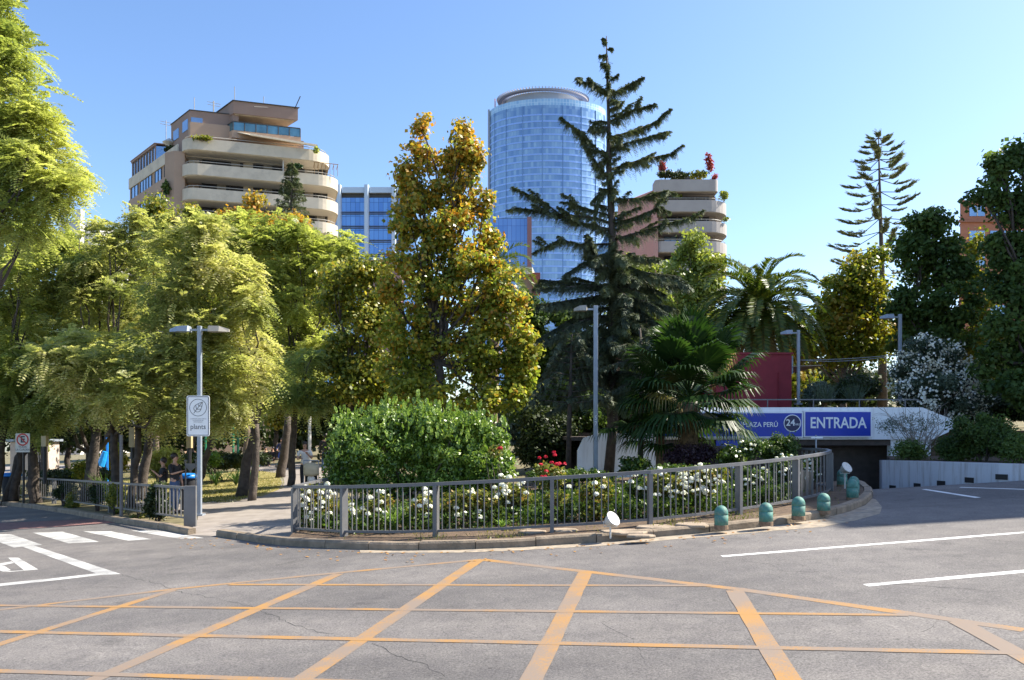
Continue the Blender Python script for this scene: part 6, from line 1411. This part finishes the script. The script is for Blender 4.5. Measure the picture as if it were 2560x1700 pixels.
# small cedar before the balconies
t = thing('cedar_tree', 'small slim cedar standing before the balconies of the left apartment block', 'tree', gp(728, 60)); bm_ = MB(); parts = []
bm_.tube([gp(728, 60), at(728, 560, 60), at(730, 400, 60)], [.3, .14, .02], 7)
for v0 in range(412, 640, 8):
    for _ in range(5):
        a = random.uniform(0, 2 * PI); ln = (v0 - 400) * .0095 + .1; r = Vector(at(729, v0, 60)); dv = Vector((math.cos(a), math.sin(a), .15)); parts.append(spray(bm_, [r, r + dv * ln * .5, r + dv * ln], .02, 22, .45, 6, .13, .05, .8))
bm_.build('trunk', M['bark_dark'], t, True); V, Fq = join(parts); npmesh('foliage', V, Fq, M['cedar'], t)
# araucaria: flat tiers with upturned tips
YA = 62.0
t = thing('araucaria_tree', 'slender tiered araucaria pine against the sky at right', 'tree', gp(2206, YA)); bm_ = MB(); parts = []
bm_.tube([gp(2206, YA), at(2206, 700, YA), at(2200, 500, YA), at(2196, 330, YA)], [.4, .2, .11, .03], 8)
v0 = 345; 
while v0 < 730:
    w = np.interp(v0, [335, 400, 450, 500, 560, 640, 730], [14, 48, 68, 80, 98, 120, 110]) * YA / F_PX
    nb = 5; a0 = random.random() * 2
    for j in range(nb):
        a = a0 + 2 * PI * j / nb + random.uniform(-.15, .15); ln = w * random.uniform(.85, 1.15) / max(.62, abs(math.cos(a)) * .4 + .6); r = Vector(at(float(np.interp(v0, [330, 700], [2196, 2206])), v0, YA)); dv = Vector((math.cos(a), math.sin(a), 0))
        path = [r, r + dv * ln * .5 + Vector((0, 0, -.13 * ln)), r + dv * ln * .8 + Vector((0, 0, -.12 * ln)), r + dv * ln + Vector((0, 0, -.02 * ln))]
        bm_.tube(path, [.035, .03, .025, .015], 5)
        B = []; D = []; Ls = []
        for q in range(int(16 + 17 * ln)):
            f = random.uniform(.45, 1.0); p = path[1].lerp(path[3], (f - .5) * 2) if f > .5 else path[0].lerp(path[1], f * 2); p = p + Vector((0, 0, -.03 * ln if .5 < f < .9 else 0))
            sdv = Vector((-dv.y, dv.x, 0)) * random.choice((-1, 1)); B.append(tuple(p)); D.append(tuple(dv * .9 + sdv * random.uniform(.1, .7) + Vector((0, 0, random.uniform(.0, .35))))); Ls.append(.2 + .4 * random.random())
        parts.append(fronds(np.array(B), np.array(D), np.array(Ls), 7, .14, .10, -.25, -.2))
    v0 += np.interp(v0, [335, 450, 600], [14, 31, 36])
bm_.build('trunk', M['bark_dark'], t, True); V, Fq = join(parts); npmesh('foliage', V, Fq, M['araucaria'], t)

# ---- palms
def palm_frond(root, az, el, L_, m, parent, K=42, ll=.55, lw=.085, curl=1.0):
    pts = []; p = Vector(root); d = Vector((math.cos(az) * math.cos(el), math.sin(az) * math.cos(el), math.sin(el))); n = 12
    for i in range(n + 1):
        pts.append(p.copy()); p = p + d * (L_ / n); d = (d + Vector((0, 0, -.15 * curl * (1 + i * .08)))).normalized()
    mb = MB(); mb.tube(pts, [.03 * (1 - .8 * i / n) for i in range(n + 1)], 4); V0 = np.array(mb.v); 
    B = np.array([tuple(q) for q in pts]); t = np.linspace(.12, .99, K); seg = np.linspace(0, 1, n + 1)
    P = np.stack([np.interp(t, seg, B[:, j]) for j in range(3)], 1); T = unit(np.gradient(P, axis=0)); S = unit(np.cross(T, [0, 0, 1.0])); U = np.cross(S, T)
    out = []
    for sg in (-1, 1):
        ls = ll * np.sin(PI * (.1 + .85 * t)) ** .6 * (.85 + .3 * RNG.random(K)); Dd = unit(S * sg + T * .75 + U * .35 + RNG.normal(size=(K, 3)) * .07)
        out.append(quads(P + Dd * (ls / 2)[:, None], Dd, unit(np.cross(T, Dd) + RNG.normal(size=(K, 3)) * .2), ls, lw))
    V, Fq = join(out + [(V0.astype(np.float32), np.array([f for f in mb.f if len(f) == 4]))])
    return npmesh('frond', V, Fq, m, parent)
def date_palm(label, u, v, Y, trunk_v, L_, nfr, tr=.3, K=42, base_z=None):
    b = gp(u - 10, Y); c = at(u, v, Y); t = thing('date_palm', label, 'palm', b, 'date palms')
    mb = MB(); n = 26; pts = []; rs = []
    for i in range(n + 1): f = i / n; pts.append(Vector(b).lerp(c, f)); rs.append(tr * (1.0 + (.1 if i % 2 else -.06)) * (1.25 if f > .9 else 1 if f > .05 else 1.2))
    mb.tube(pts, rs, 12); mb.build('trunk', M['bark_palm'], t)
    B = np.array([tuple(c + Vector((random.gauss(0, .25), random.gauss(0, .25), random.uniform(-.9, .2)))) for _ in range(160)]); V, Fq = quads(B, np.stack([RNG.normal(size=160) * .6, RNG.normal(size=160) * .6, -np.ones(160)], 1), rdir(160), .5, .09); npmesh('old_leaf_bases', V, Fq, M['palm_old'], t)
    for i in range(nfr):
        f = i / nfr; el = math.radians(80 - 115 * f ** .9 + random.uniform(-6, 6)); az = i * 2.39996
        palm_frond(c + Vector((0, 0, .1 - .3 * f)), az, el, L_ * random.uniform(.88, 1.08), M['palm'] if f < .8 or random.random() < .5 else M['palm_old'], t, K, curl=1.0 if f < .7 else .75)
date_palm('large date palm with arching fronds above the red building', 1896, 782, 38, 0, 3.9, 84, .36, 56)
date_palm('small date palm whose fronds show right of the orange sweetgum', 1240, 695, 48, 0, 3.2, 36, .3, 34)
def fan_leaf(root, az, el, pet, R, m, parent, n=34, droop=.35, split=.55):
    root = Vector(root); d = Vector((math.cos(az) * math.cos(el), math.sin(az) * math.cos(el), math.sin(el))); c = root + d * pet + Vector((0, 0, -.05))
    s = d.cross(Vector((0, 0, 1))).normalized(); u = s.cross(d).normalized()
    mb = MB(); mb.tube([root, root + d * pet * .5 + Vector((0, 0, .02)), c], [.02, .016, .012], 5)
    vs = []; fs = []
    for i in range(n):
        a = math.radians(-118 + 236 * i / (n - 1)); r = R * (.82 + .18 * math.cos(a)) * random.uniform(.9, 1.05); hw = R * .055
        dr = (d * math.cos(a) + s * math.sin(a)); tn = (-d * math.sin(a) + s * math.cos(a)); fold = u * .02 * (1 if i % 2 else -1)
        p0 = c; p1 = c + dr * r * split + u * (.10 * R * (1 - abs(a) / 2)) + fold; p2 = c + dr * r * .82 + Vector((0, 0, -droop * R * .12)); p3 = c + dr * r * .98 + Vector((0, 0, -droop * R * .55))
        o = len(vs); vs += [p0, p1 - tn * hw, p1 + tn * hw, p2 - tn * hw * .35, p2 + tn * hw * .35, p3]
        fs += [(o, o + 1, o + 2), (o + 1, o + 3, o + 4, o + 2), (o + 3, o + 5, o + 4)]
    mb.add(vs, fs); return mb.build('fan', m, parent)
YF = 20.2; fpb = gp(1725, YF); fc = at(1722, 1010, YF)
fpm = thing('fan_palm', 'stout fan palm with big dark fans before the blue boards', 'palm', fpb)
mb = MB(); mb.tube([Vector(fpb).lerp(fc, i / 12) for i in range(13)], [.2 + (.025 if i % 2 else 0) for i in range(13)], 11); mb.build('trunk', M['bark_palm'], fpm)
P = np.array([tuple(Vector(fpb).lerp(fc, random.uniform(.35, 1)) + Vector((random.gauss(0, .15), random.gauss(0, .15), 0))) for _ in range(400)]); V, Fq = quads(P, np.stack([RNG.normal(size=400) * .4, RNG.normal(size=400) * .4, -np.ones(400)], 1), rdir(400), .35, .03); npmesh('trunk_fibre', V, Fq, M['bark_palm'], fpm)
for i in range(40):
    f = i / 40; el = math.radians(86 - 118 * f + random.uniform(-5, 5)); az = i * 2.39996 + .4
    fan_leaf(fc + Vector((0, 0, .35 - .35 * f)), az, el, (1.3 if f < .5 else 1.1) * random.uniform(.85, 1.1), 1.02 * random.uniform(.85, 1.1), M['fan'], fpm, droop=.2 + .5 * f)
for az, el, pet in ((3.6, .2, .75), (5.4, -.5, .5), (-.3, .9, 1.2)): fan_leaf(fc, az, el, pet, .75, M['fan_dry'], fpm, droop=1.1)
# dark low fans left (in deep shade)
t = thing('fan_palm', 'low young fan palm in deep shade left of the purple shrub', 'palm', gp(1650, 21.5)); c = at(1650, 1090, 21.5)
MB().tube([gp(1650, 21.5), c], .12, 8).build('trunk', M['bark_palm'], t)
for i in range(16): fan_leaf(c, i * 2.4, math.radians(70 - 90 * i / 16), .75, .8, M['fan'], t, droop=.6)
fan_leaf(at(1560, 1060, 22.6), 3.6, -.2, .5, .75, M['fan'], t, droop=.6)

# ---- roses & bed plants
def blooms(P, r, m, parent, name='bloom'):
    """rose heads: cupped layers of petals, one mesh each head"""
    for p in P:
        n = 26; d = rdir(n); d[:, 2] = np.abs(d[:, 2]) * .8 + .1; rr = r * (.45 + .55 * RNG.random(n)); C = np.array(p) + d * rr[:, None] * .8
        V, Fq = quads(C, np.cross(d, rdir(n)), d + RNG.normal(size=(n, 3)) * .3, r * 1.0, r * .9); npmesh(name, V, Fq, m, parent)
def rose(label, u, v, Y, ru, rv, nb, lm='rose_leaf', m='petal', br=.055, cov=6.5, top=0.0):
    base = gp(u, Y, .1); bb = [(u + random.uniform(-.5, .5) * ru, v + random.uniform(-.5, .5) * rv, ru * .5, rv * .5) for _ in range(6)]
    bl = blob3(bb, Y, .9); leaf = broad(bl, .15, .065, .05, cov, 3.6)
    t = bush('rose_bush', label, base, leaf, M[lm], 6, at(u, v, Y).z - base.z + .1, 'rose bushes behind the railing', 'rose bush', 'bark', .009, .22)
    P = []; nb = int(nb * 1.05)
    for _ in range(nb):
        a = random.uniform(0, 2 * PI); q = math.sqrt(random.random()); uu = u + ru * .95 * q * math.cos(a); vv = v - rv * (.15 + top) + rv * .85 * q * math.sin(a); P.append(tuple(at(uu, vv, Y - random.uniform(.15, .5))))
    blooms(P, br * 1.18, M[m], t); return t
rose('white rose bush in the left corner of the railing, full of large blooms', 795, 1265, 15.5, 55, 62, 26)
rose('small white rose bush right of the first inner post', 865, 1280, 15.0, 22, 35, 6)
rose('white rose bush left of the bright strappy plants', 945, 1268, 14.6, 45, 38, 9)
rose('white rose bush just left of the post nearest the road', 1065, 1262, 14.4, 36, 40, 14)
rose('leafy rose bush with hardly any blooms right of the nearest post', 1150, 1268, 14.3, 50, 50, 2)
rose('leafy yellowish rose bush left of the cluster of white blooms', 1210, 1265, 14.4, 45, 48, 3)
rose('rose bush with a dense cluster of white blooms under the red roses', 1275, 1250, 14.6, 55, 50, 18, top=.5, br=.05)
rose('tall red rose bush above the top rail', 1375, 1190, 15.2, 42, 40, 13, m='petal_red', br=.04, top=.5)
rose('leafy rose bush under the tall red roses', 1400, 1260, 14.4, 55, 52, 1)
rose('yellow green rose bush left of the lamp foot', 1500, 1250, 14.2, 58, 50, 3)
rose('rose bush right of the lamp foot with a few white blooms', 1590, 1222, 14.6, 34, 36, 6, 'rose_leaf_dark')
rose('white rose bush between the fifth post and the leftmost bollard', 1670, 1215, 14.4, 55, 48, 24, br=.045)
rose('densely flowering white rose bush above the leftmost bollard', 1755, 1210, 14.6, 60, 50, 44, br=.045)
rose('white rose bush behind the second bollard', 1880, 1190, 15.2, 50, 40, 14, 'rose_leaf_dark', br=.04)
rose('white rose bush behind the third bollard', 1965, 1180, 16.0, 42, 45, 16, 'rose_leaf_dark', br=.035)
rose('white rose bush in the bend of the railing', 2030, 1175, 17.2, 25, 45, 16, 'rose_leaf_dark', br=.035)
rose('white rose bush under the clipped round bush', 1870, 1120, 17.6, 32, 26, 8, 'rose_leaf_dark', br=.035)
rose('leafless looking rose with pink bloom beside the large round bush', 1240, 1125, 16.6, 14, 12, 1, m='petal_red', cov=1.5)
def strap(label, u, v, Y, n, h, lm='strap', dz=.1):
    b = gp(u, Y, dz); vs = []; fs = []
    for i in range(n):
        a = random.uniform(0, 2 * PI); le = random.uniform(.35, 1.1); hh = h * random.uniform(.6, 1.15); w = .018; d = Vector((math.cos(a), math.sin(a), 0)); s_ = Vector((-d.y, d.x, 0)) * w; o = len(vs)
        for k_, (f, ww) in enumerate(((0, .8), (.35, 1), (.7, .8), (1, .05))):
            p = b + d * (le * hh * f * (.3 + .7 * f)) + Vector((0, 0, hh * (f - .38 * le * f * f))); vs += [p - s_ * ww, p + s_ * ww]
        fs += [(o + 2 * k_, o + 2 * k_ + 1, o + 2 * k_ + 3, o + 2 * k_ + 2) for k_ in range(3)]
    return tag(MB().add(vs, fs).build('strappy_plant', M[lm]), label, 'plant', 'strappy leaved plants')
strap('bright strappy plant left of the post nearest the road', 985, 0, 14.1, 70, .5)
strap('bright strappy plant beside the second inner white rose', 1020, 0, 14.4, 60, .45)
strap('small strappy plant behind the first long post gap', 905, 0, 14.4, 36, .3)
strap('strappy plant in the left corner under white roses', 820, 0, 14.8, 40, .25)
strap('strappy plant under the leafy roses left of the fourth post', 1255, 0, 13.7, 24, .22)
strap('dark strappy plant left of the fifth post', 1575, 0, 14.3, 50, .4, 'strap_dark')
strap('dark strappy plant below the densely flowering rose', 1810, 0, 14.4, 46, .4, 'strap_dark')
strap('dark strappy plant behind the second and third bollards', 1900, 0, 14.9, 60, .45, 'strap_dark')
strap('dark strappy plant in shade near the bend of the railing', 1950, 0, 15.4, 50, .4, 'strap_dark')
strap('tall light green strappy plant before the forked dark trunk', 262, 0, 27.5, 90, 1.1, 'strap', 0)
strap('strappy plant under the play court fence left of the leaning trunk', 590, 0, 32, 70, .8, 'strap_dark', 0)
strap('strappy plant under the play court fence behind the lamp pole', 540, 0, 32.5, 70, .8, 'strap_dark', 0)
shrub('shrub', 'low dark ground shrubs behind the long middle of the railing', 1430, 1190, 17.6, 120, 20, 'rose_leaf_dark', rc=.12, Lf=.05, nb=14, cov=4)
shrub('shrub', 'low dark green shrubs behind the roses left of the bollards', 1720, 1180, 17.2, 110, 18, 'rose_leaf_dark', rc=.12, Lf=.05, nb=14, cov=4)
C = np.array([[x, y, gz(x, y) + .1] for x, y in ((random.uniform(-3.9, 5.9), random.uniform(13.9, 18)) for _ in range(2600)) if y > np.interp(x, [p[0] for p in front[:16]], [p[1] for p in front[:16]]) + .3 and (x < 5.5 or y > 16.9)])
idx = np.repeat(np.arange(len(C)), 16); P = C[idx] + RNG.normal(size=(len(idx), 3)) * [.09, .09, 0] + np.stack([0 * idx, 0 * idx, RNG.random(len(idx)) * .32], 1)
V, Fq = quads(P, rdir(len(P)) + [0, 0, .4], rdir(len(P)) + [0, 0, .6], .075, .045)
tag(npmesh('ground_cover', V, Fq, M['rose_leaf_dark']), 'low dark green ground cover filling the rose bed', 'ground cover', kind='stuff')
# plants growing through the left railing
for i, (u, v, ru, rv, lm, lab) in enumerate([(395, 1228, 34, 40, 'deep_shade', 'dark climbing shrub on the left railing beside its end post'), (290, 1225, 22, 35, 'olive', 'yellowing climber on the left railing at the bare pole'), (245, 1213, 24, 14, 'deep_shade', 'leafy tuft over the left railing under the forked trunk'),
                                          (185, 1240, 18, 24, 'rose_leaf', 'thin yellow green shrub through the left railing'), (160, 1207, 30, 12, 'deep_shade', 'leafy tuft on top of the left railing, middle'), (95, 1208, 24, 12, 'deep_shade', 'leafy tuft on the left railing right of the no stopping sign'),
                                          (35, 1212, 24, 16, 'deep_shade', 'leafy tuft on the left railing left of the no stopping sign'), (350, 1290, 26, 18, 'rose_leaf', 'small orange leaved plant at the foot of the left railing')]):
    Yb = float(np.interp(u, [0, 175, 302, 470], [32.5, 25.7, 21.6, 17.8])) + .05
    shrub('railing_plant', lab, u, v + 18, Yb, ru, rv + 14, lm, rc=.12, Lf=.06, Wf=.04, nb=9, cov=4, group='plants along the left railing')
# plants on roofs and balconies
for lab, u, v, Y, ru, rv, lm in [('planter greenery on the roof terrace corner of the left apartment block', 505, 345, 101, 26, 8, 'olive'), ('small potted shrub on the rounded corner of the left block terrace', 792, 374, 104, 10, 8, 'jacaranda_green'),
                         ('long dark planter hedge on the sloping roof edge of the left block', 432, 372, 107, 26, 12, 'deep_shade'), ('dark ivy clump hanging on the side wall of the left block', 416, 470, 101.8, 12, 22, 'dark_green'), ('potted palm like plant on a balcony of the left block', 745, 413, 104, 12, 9, 'strap_dark')]:
    shrub('balcony_plant', lab, u, v, Y, ru, rv, lm, rc=.35, Lf=.3, Wf=.2, nb=5, base=at(u, v + rv, Y), cov=4, group='plants on terraces and balconies')
for lab, u, v, ru, rv, lm in [('dark hedge along the roof terrace of the pink block', 1690, 438, 48, 14, 'deep_shade'), ('rounded dark shrub on the roof terrace of the pink block', 1745, 437, 26, 17, 'olive'), ('thin red leaved tree at the left end of the pink block roof', 1655, 415, 10, 24, 'red_leaf'),
                         ('thin tall red leaved tree at the right end of the pink block roof', 1773, 405, 9, 30, 'red_leaf'), ('small red bush at the corner of the pink block roof', 1786, 442, 7, 12, 'red_leaf'), ('grassy plant on the rounded top balcony of the pink block', 1810, 487, 12, 16, 'poplar'),
                         ('small green plant on the top balcony of the pink block', 1695, 490, 12, 7, 'jacaranda_green'), ('potted plant on the second balcony corner of the pink block', 1815, 547, 8, 6, 'poplar')]:
    shrub('balcony_plant', lab, u, v, YR + 1.2, ru, rv, lm, rc=.35, Lf=.28, Wf=.18, nb=5, base=at(u, v + rv, YR + 1.2), cov=3.5, group='plants on terraces and balconies')
# ================================================================ people
def skinmesh(name, nodes, edges, m, parent, sub=1, root=0):
    """nodes: (x,y,z,rx,ry)"""
    me = bpy.data.meshes.new(name); me.from_pydata([n[:3] for n in nodes], edges, []); me.materials.append(m)
    o = link(me, name, parent)
    sk = o.modifiers.new('skin', 'SKIN'); sk.use_smooth_shade = True
    for i, n in enumerate(nodes):
        sv = me.skin_vertices[0].data[i] if me.skin_vertices else None
        if sv is None: break
        sv.radius = (n[3], n[4] if len(n) > 4 else n[3]); sv.use_root = (i == root)
    s = o.modifiers.new('sub', 'SUBSURF'); s.levels = sub; s.render_levels = sub
    return o
def addskin(me):
    bm = bmesh.new(); bm.from_mesh(me); bm.verts.layers.skin.verify(); bm.to_mesh(me); bm.free()
_old = skinmesh
def skinmesh(name, nodes, edges, m, parent, sub=1, root=0):
    me = bpy.data.meshes.new(name)
    bm = bmesh.new(); ly = bm.verts.layers.skin.verify(); vs = []
    for i, n in enumerate(nodes):
        v = bm.verts.new(n[:3]); v[ly].radius = (n[3], n[4] if len(n) > 4 else n[3]); v[ly].use_root = (i == root); vs.append(v)
    for a, b in edges: bm.edges.new((vs[a], vs[b]))
    bm.to_mesh(me); bm.free(); me.materials.append(m)
    o = link(me, name, parent); sk = o.modifiers.new('skin', 'SKIN'); sk.use_smooth_shade = True
    s = o.modifiers.new('sub', 'SUBSURF'); s.levels = sub; s.render_levels = sub
    return o
def person(label, loc, H, yaw, cloth, legs_m, hair_m, armL=None, armR=None, stance=.0, shirt=True, long_hair=False, sit=False, group='people in the park', sleeve=.5, lean=0.0):
    """faces local -Y; armL/R: elbow, hand offsets from the shoulder in units of H"""
    t = thing('person', label, 'person', loc, group); t.rotation_euler.z = 0
    R = Matrix.Translation(Vector(loc)) @ Matrix.Rotation(yaw, 4, 'Z')
    def W(x, y, z): v = R @ Vector((x * H, y * H + lean * max(0, z - .5) * H, z * H)); return (v.x, v.y, v.z)
    k = H
    if sit: hip, kn, an = .27, .27, .03
    sh = .82 if not sit else .56; dz = 0 if not sit else -.26
    hipz = .52 + dz
    aL = armL or ((-.03, -.02, -.17), (-.02, -.06, -.33)); aR = armR or ((.03, -.02, -.17), (.02, -.06, -.33))
    N = [W(0, 0, hipz) + (.085 * k, .06 * k), W(0, 0, hipz + .1) + (.07 * k, .052 * k), W(0, .005, hipz + .2) + (.085 * k, .058 * k), W(0, .01, hipz + .29) + (.07 * k, .05 * k), W(0, .005, hipz + .33) + (.032 * k,), W(0, -.003, hipz + .365) + (.03 * k,),
         W(0, -.012, hipz + .41) + (.047 * k, .052 * k), W(0, -.005, hipz + .455) + (.045 * k, .05 * k)]
    E = [(i, i + 1) for i in range(7)]
    def arm(sg, a):
        s0 = Vector((sg * .115, .01, hipz + .285)); e = s0 + Vector(a[0]); h = s0 + Vector(a[1]); o = len(N)
        N.append(W(*s0) + (.034 * k,)); N.append(W(*e) + (.023 * k,)); N.append(W(*h) + (.015 * k,)); E.extend([(3, o), (o, o + 1), (o + 1, o + 2)])
        dd = (h - e).normalized(); hb = h + dd * .035; N.append(W(*hb) + (.02 * k, .012 * k)); E.append((o + 2, o + 3))
        fo = len(N)
        for j, (sx_, l) in enumerate(((-.018, .045), (-.006, .052), (.006, .05), (.017, .04))):
            N.append(W(hb.x + sx_, hb.y + dd.y * .02, hb.z + dd.z * .02) + (.006 * k,)); N.append(W(hb.x + sx_ * 1.2 + dd.x * l, hb.y + dd.y * l - .008, hb.z + dd.z * l) + (.004 * k,)); E.extend([(o + 3, fo + 2 * j), (fo + 2 * j, fo + 2 * j + 1)])
        N.append(W(hb.x - sg * .03, hb.y - .012, hb.z) + (.006 * k,)); E.append((o + 3, len(N) - 1))
        return s0, e, h
    AL = arm(-1, aL); AR = arm(1, aR); legs = []
    for sg in (-1, 1):
        o = len(N); st = stance * sg
        if sit: pts = [(sg * .055, -.02, hipz - .02), (sg * .07, -.24, hipz - .01), (sg * .07, -.23, .04), (sg * .07, -.3, .02)]
        else: pts = [(sg * .05, 0, hipz - .05), (sg * .052, -.01 + st * .5, .28), (sg * .052, .01 + st, .045), (sg * .055, -.075 + st, .02)]
        rs = [(.052 * k, .052 * k), (.035 * k,), (.022 * k,), (.02 * k, .014 * k)]
        for p, r in zip(pts, rs): N.append(W(*p) + r)
        E.extend([(0, o), (o, o + 1), (o + 1, o + 2), (o + 2, o + 3)]); legs.append(pts)
    skinmesh('body', N, E, M['skin'], t)
    # face and hair
    hc = (0, -.008, hipz + .435)
    mb = MB(); ext = .0
    mb.ball((0, 0, 0), 1, 9, sc=(.055 * H, .06 * H, .06 * H)); mb.xf(R @ Matrix.Translation((0, .012 * H, (hipz + .447) * H)))
    if long_hair: mb2 = MB(); mb2.ball((0, 0, 0), 1, 8, sc=(.045 * H, .03 * H, .09 * H)); mb2.xf(R @ Matrix.Translation((0, .045 * H, (hipz + .37) * H))); mb.add(mb2.v, mb2.f)
    mb.build('hair', hair_m, t, True)
    mb = MB()
    for sx_ in (-.018, .018): mb.ball(W(sx_, -.058, hipz + .43), .006 * H, 5)
    mb.box(W(0, -.06, hipz + .395), (.025 * H, .004 * H, .005 * H), yaw); mb.build('eyes_and_mouth', M['hair'], t)
    MB().ball(W(0, -.066, hipz + .413), .010 * H, 5, sc=(.8, 1.2, 1.3)).build('nose', M['skin'], t, True)
    # clothes follow the body
    g_ = 1.22
    C = [W(0, 0, hipz + .0) + (.098 * k, .072 * k), W(0, 0, hipz + .1) + (.085 * k, .066 * k), W(0, .005, hipz + .2) + (.098 * k, .07 * k), W(0, .01, hipz + .29) + (.08 * k, .06 * k), W(0, .008, hipz + .315) + (.045 * k, .042 * k)]
    CE = [(0, 1), (1, 2), (2, 3), (3, 4)]
    for (s0, e, h) in (AL, AR):
        o = len(C); C.append(W(*s0) + (.045 * k,)); q = s0.lerp(e, min(1, sleeve * 2)); C.append(W(*q) + (.036 * k,)); CE += [(3, o), (o, o + 1)]
        if sleeve > .6: q = e.lerp(h, .85); C.append(W(*q) + (.024 * k,)); CE.append((o + 1, o + 2))
    skinmesh('top', C, CE, cloth, t)
    C = [W(0, 0, hipz + .06) + (.08 * k, .062 * k), W(0, 0, hipz) + (.095 * k, .072 * k)]; CE = [(0, 1)]
    for pts in legs:
        o = len(C); rs = (.062 * k, .045 * k, .032 * k)
        for p, r in zip(pts[:3], rs): C.append(W(*p) + (r,))
        CE += [(1, o), (o, o + 1), (o + 1, o + 2)]
    skinmesh('trousers', C, CE, legs_m, t)
    mb = MB()
    for pts in legs: p = W(pts[3][0], pts[3][1] + .03, .022); mb.ball(p, 1, 6, sc=(.028 * H, .065 * H, .024 * H))
    mb.build('shoes', M['cloth_black'], t, True)
    return t
def stroller(label, loc, yaw, canopy, cloth, H=1.0, child=None, band=None):
    t = thing('stroller', label, 'stroller', loc, 'strollers'); R = Matrix.Translation(Vector(loc)) @ Matrix.Rotation(yaw, 4, 'Z')
    def P(x, y, z): return R @ Vector((x, y, z))
    fr = MB()
    for s in (-1, 1):
        fr.tube([P(s * .24, .42, 1.02), P(s * .24, .3, .72), P(s * .25, -.3, .12)], .013, 6); fr.tube([P(s * .24, .1, .5), P(s * .25, .3, .12)], .013, 6)
    fr.tube([P(-.24, .42, 1.02), P(.24, .42, 1.02)], .016, 6); fr.tube([P(-.25, .3, .12), P(.25, .3, .12)], .01, 5); fr.build('frame', M['lamp'], t)
    for s in (-1, 1):
        for y in (-.33, .32):
            w = MB(); w.lathe((0, 0, 0), [(.09, -.02), (.1, -.012), (.1, .012), (.09, .02)], 14); w.xf(Matrix.Translation(P(s * .27, y, .1)) @ Matrix.Rotation(yaw, 4, 'Z') @ Matrix.Rotation(PI / 2, 4, 'Y')); w.build('wheel', M['rubber'], t)
    mb = MB(); n = 8; vs = []; fs = []
    for i in range(n + 1):
        a = math.radians(-15 + 125 * i / n)
        for j in range(7):
            b = (j - 3) / 3; x = b * .25; r = .34 * math.sqrt(max(.05, 1 - .35 * b * b)); vs.append(P(x, .08 - r * math.cos(a) * .95 + .05, .62 + r * math.sin(a)))
    for i in range(n):
        for j in range(6): o = i * 7 + j; fs.append((o, o + 1, o + 8, o + 7))
    mb.add(vs, fs); c = mb.build('canopy', canopy, t, True); so = c.modifiers.new('thick', 'SOLIDIFY'); so.thickness = .012
    mb = MB()
    for a, b in ((( .2, .62), (.05, .3)), ((.05, .3), (-.25, .3)), ((-.25, .3), (-.3, .18))):
        mb.add([P(-.2, a[0], a[1]), P(.2, a[0], a[1]), P(.2, b[0], b[1]), P(-.2, b[0], b[1]), P(-.2, a[0] + .03, a[1] - .03), P(.2, a[0] + .03, a[1] - .03), P(.2, b[0] + .03, b[1] - .04), P(-.2, b[0] + .03, b[1] - .04)], [(0, 1, 2, 3), (7, 6, 5, 4), (0, 4, 5, 1), (1, 5, 6, 2), (2, 6, 7, 3), (3, 7, 4, 0)])
    mb.build('seat', cloth, t); mb = MB(); q = P(0, .1, .17); mb.box(tuple(q), (.4, .4, .12), yaw); mb.build('basket', M['cloth_black'], t)
    if child: mb = MB(); mb.ball(tuple(P(0, -.02, .42)), 1, 8, sc=(.13, .13, .16)); mb.build('blanket', child, t, True)
    return t
wp = gp(762, 27.0)
person('woman in a white t-shirt and black trousers holding her phone behind a beige stroller', wp, 1.63, .15, M['cloth_white'], M['cloth_black'], M['hair'],
       armL=((-.03, -.05, -.15), (.05, -.2, -.13)), armR=((.03, -.06, -.14), (-.04, -.2, -.04)), sleeve=.35, long_hair=True)
stroller('beige hooded stroller pushed by the woman in white', gp(778, 26.2), .25, M['cloth_tan'], M['cloth_black'], child=M['cloth_white'])
person('woman in a navy top pushing a dark blue stroller up the path', gp(704, 48.5), 1.7, -.1, M['cloth_navy'], M['cloth_black'], M['hair'], armL=((-.05, -.03, -.14), (.03, -.2, -.2)), armR=((.05, -.03, -.14), (.0, -.2, -.2)), sleeve=.9, long_hair=True)
stroller('dark blue stroller with green lining in front of the woman in navy', gp(707, 47.3), -.1, M['cloth_blue'], M['cloth_green'], child=M['cloth_green'])
person('fair haired toddler in a reddish brown top walking beside the dark blue stroller', gp(727, 46.6), .98, .1, M['cloth_brown'], M['skin'], M['hair_fair'], stance=.04)
person('man in dark clothes walking away at the right side of the footpath', gp(814, 37.8), 1.85, PI, M['cloth_black'], M['denim'], M['hair'], stance=.1, sleeve=.9)
person('dark haired person in black seated at the path edge left of the navy woman', gp(664, 50), 1.65, .4, M['cloth_black'], M['cloth_black'], M['hair'], sit=True, sleeve=.9)
person('second dark seated figure nearest the navy woman', gp(682, 50), 1.6, -.5, M['cloth_black'], M['cloth_black'], M['hair'], sit=True, sleeve=.9)
t = thing('park_bench', 'dark bench under the two seated figures', 'bench', gp(672, 50.4)); b = gp(673, 50.3)
MB().box((b.x, b.y, b.z + .42), (1.9, .4, .05)).build('seat', M['bark_dark'], t); MB().box((b.x, b.y + .22, b.z + .72), (1.9, .05, .35)).build('backrest', M['bark_dark'], t)
for s in (-.8, .8): MB().box((b.x + s, b.y + .05, b.z + .2), (.06, .4, .4)).build('leg', M['black'], t)
person('child in black with curly hair standing in shade behind the left railing', gp(408, 21.6), 1.48, -1.2, M['cloth_black'], M['denim'], M['hair'], armR=((.03, -.05, -.14), (.0, -.15, -.05)), sleeve=.4)
person('dark haired youth in a black shirt behind the left railing, facing the curly child', gp(437, 21.4), 1.58, 1.35, M['cloth_black'], M['denim'], M['hair'], armL=((-.03, -.05, -.14), (.0, -.18, -.1)), sleeve=.5)
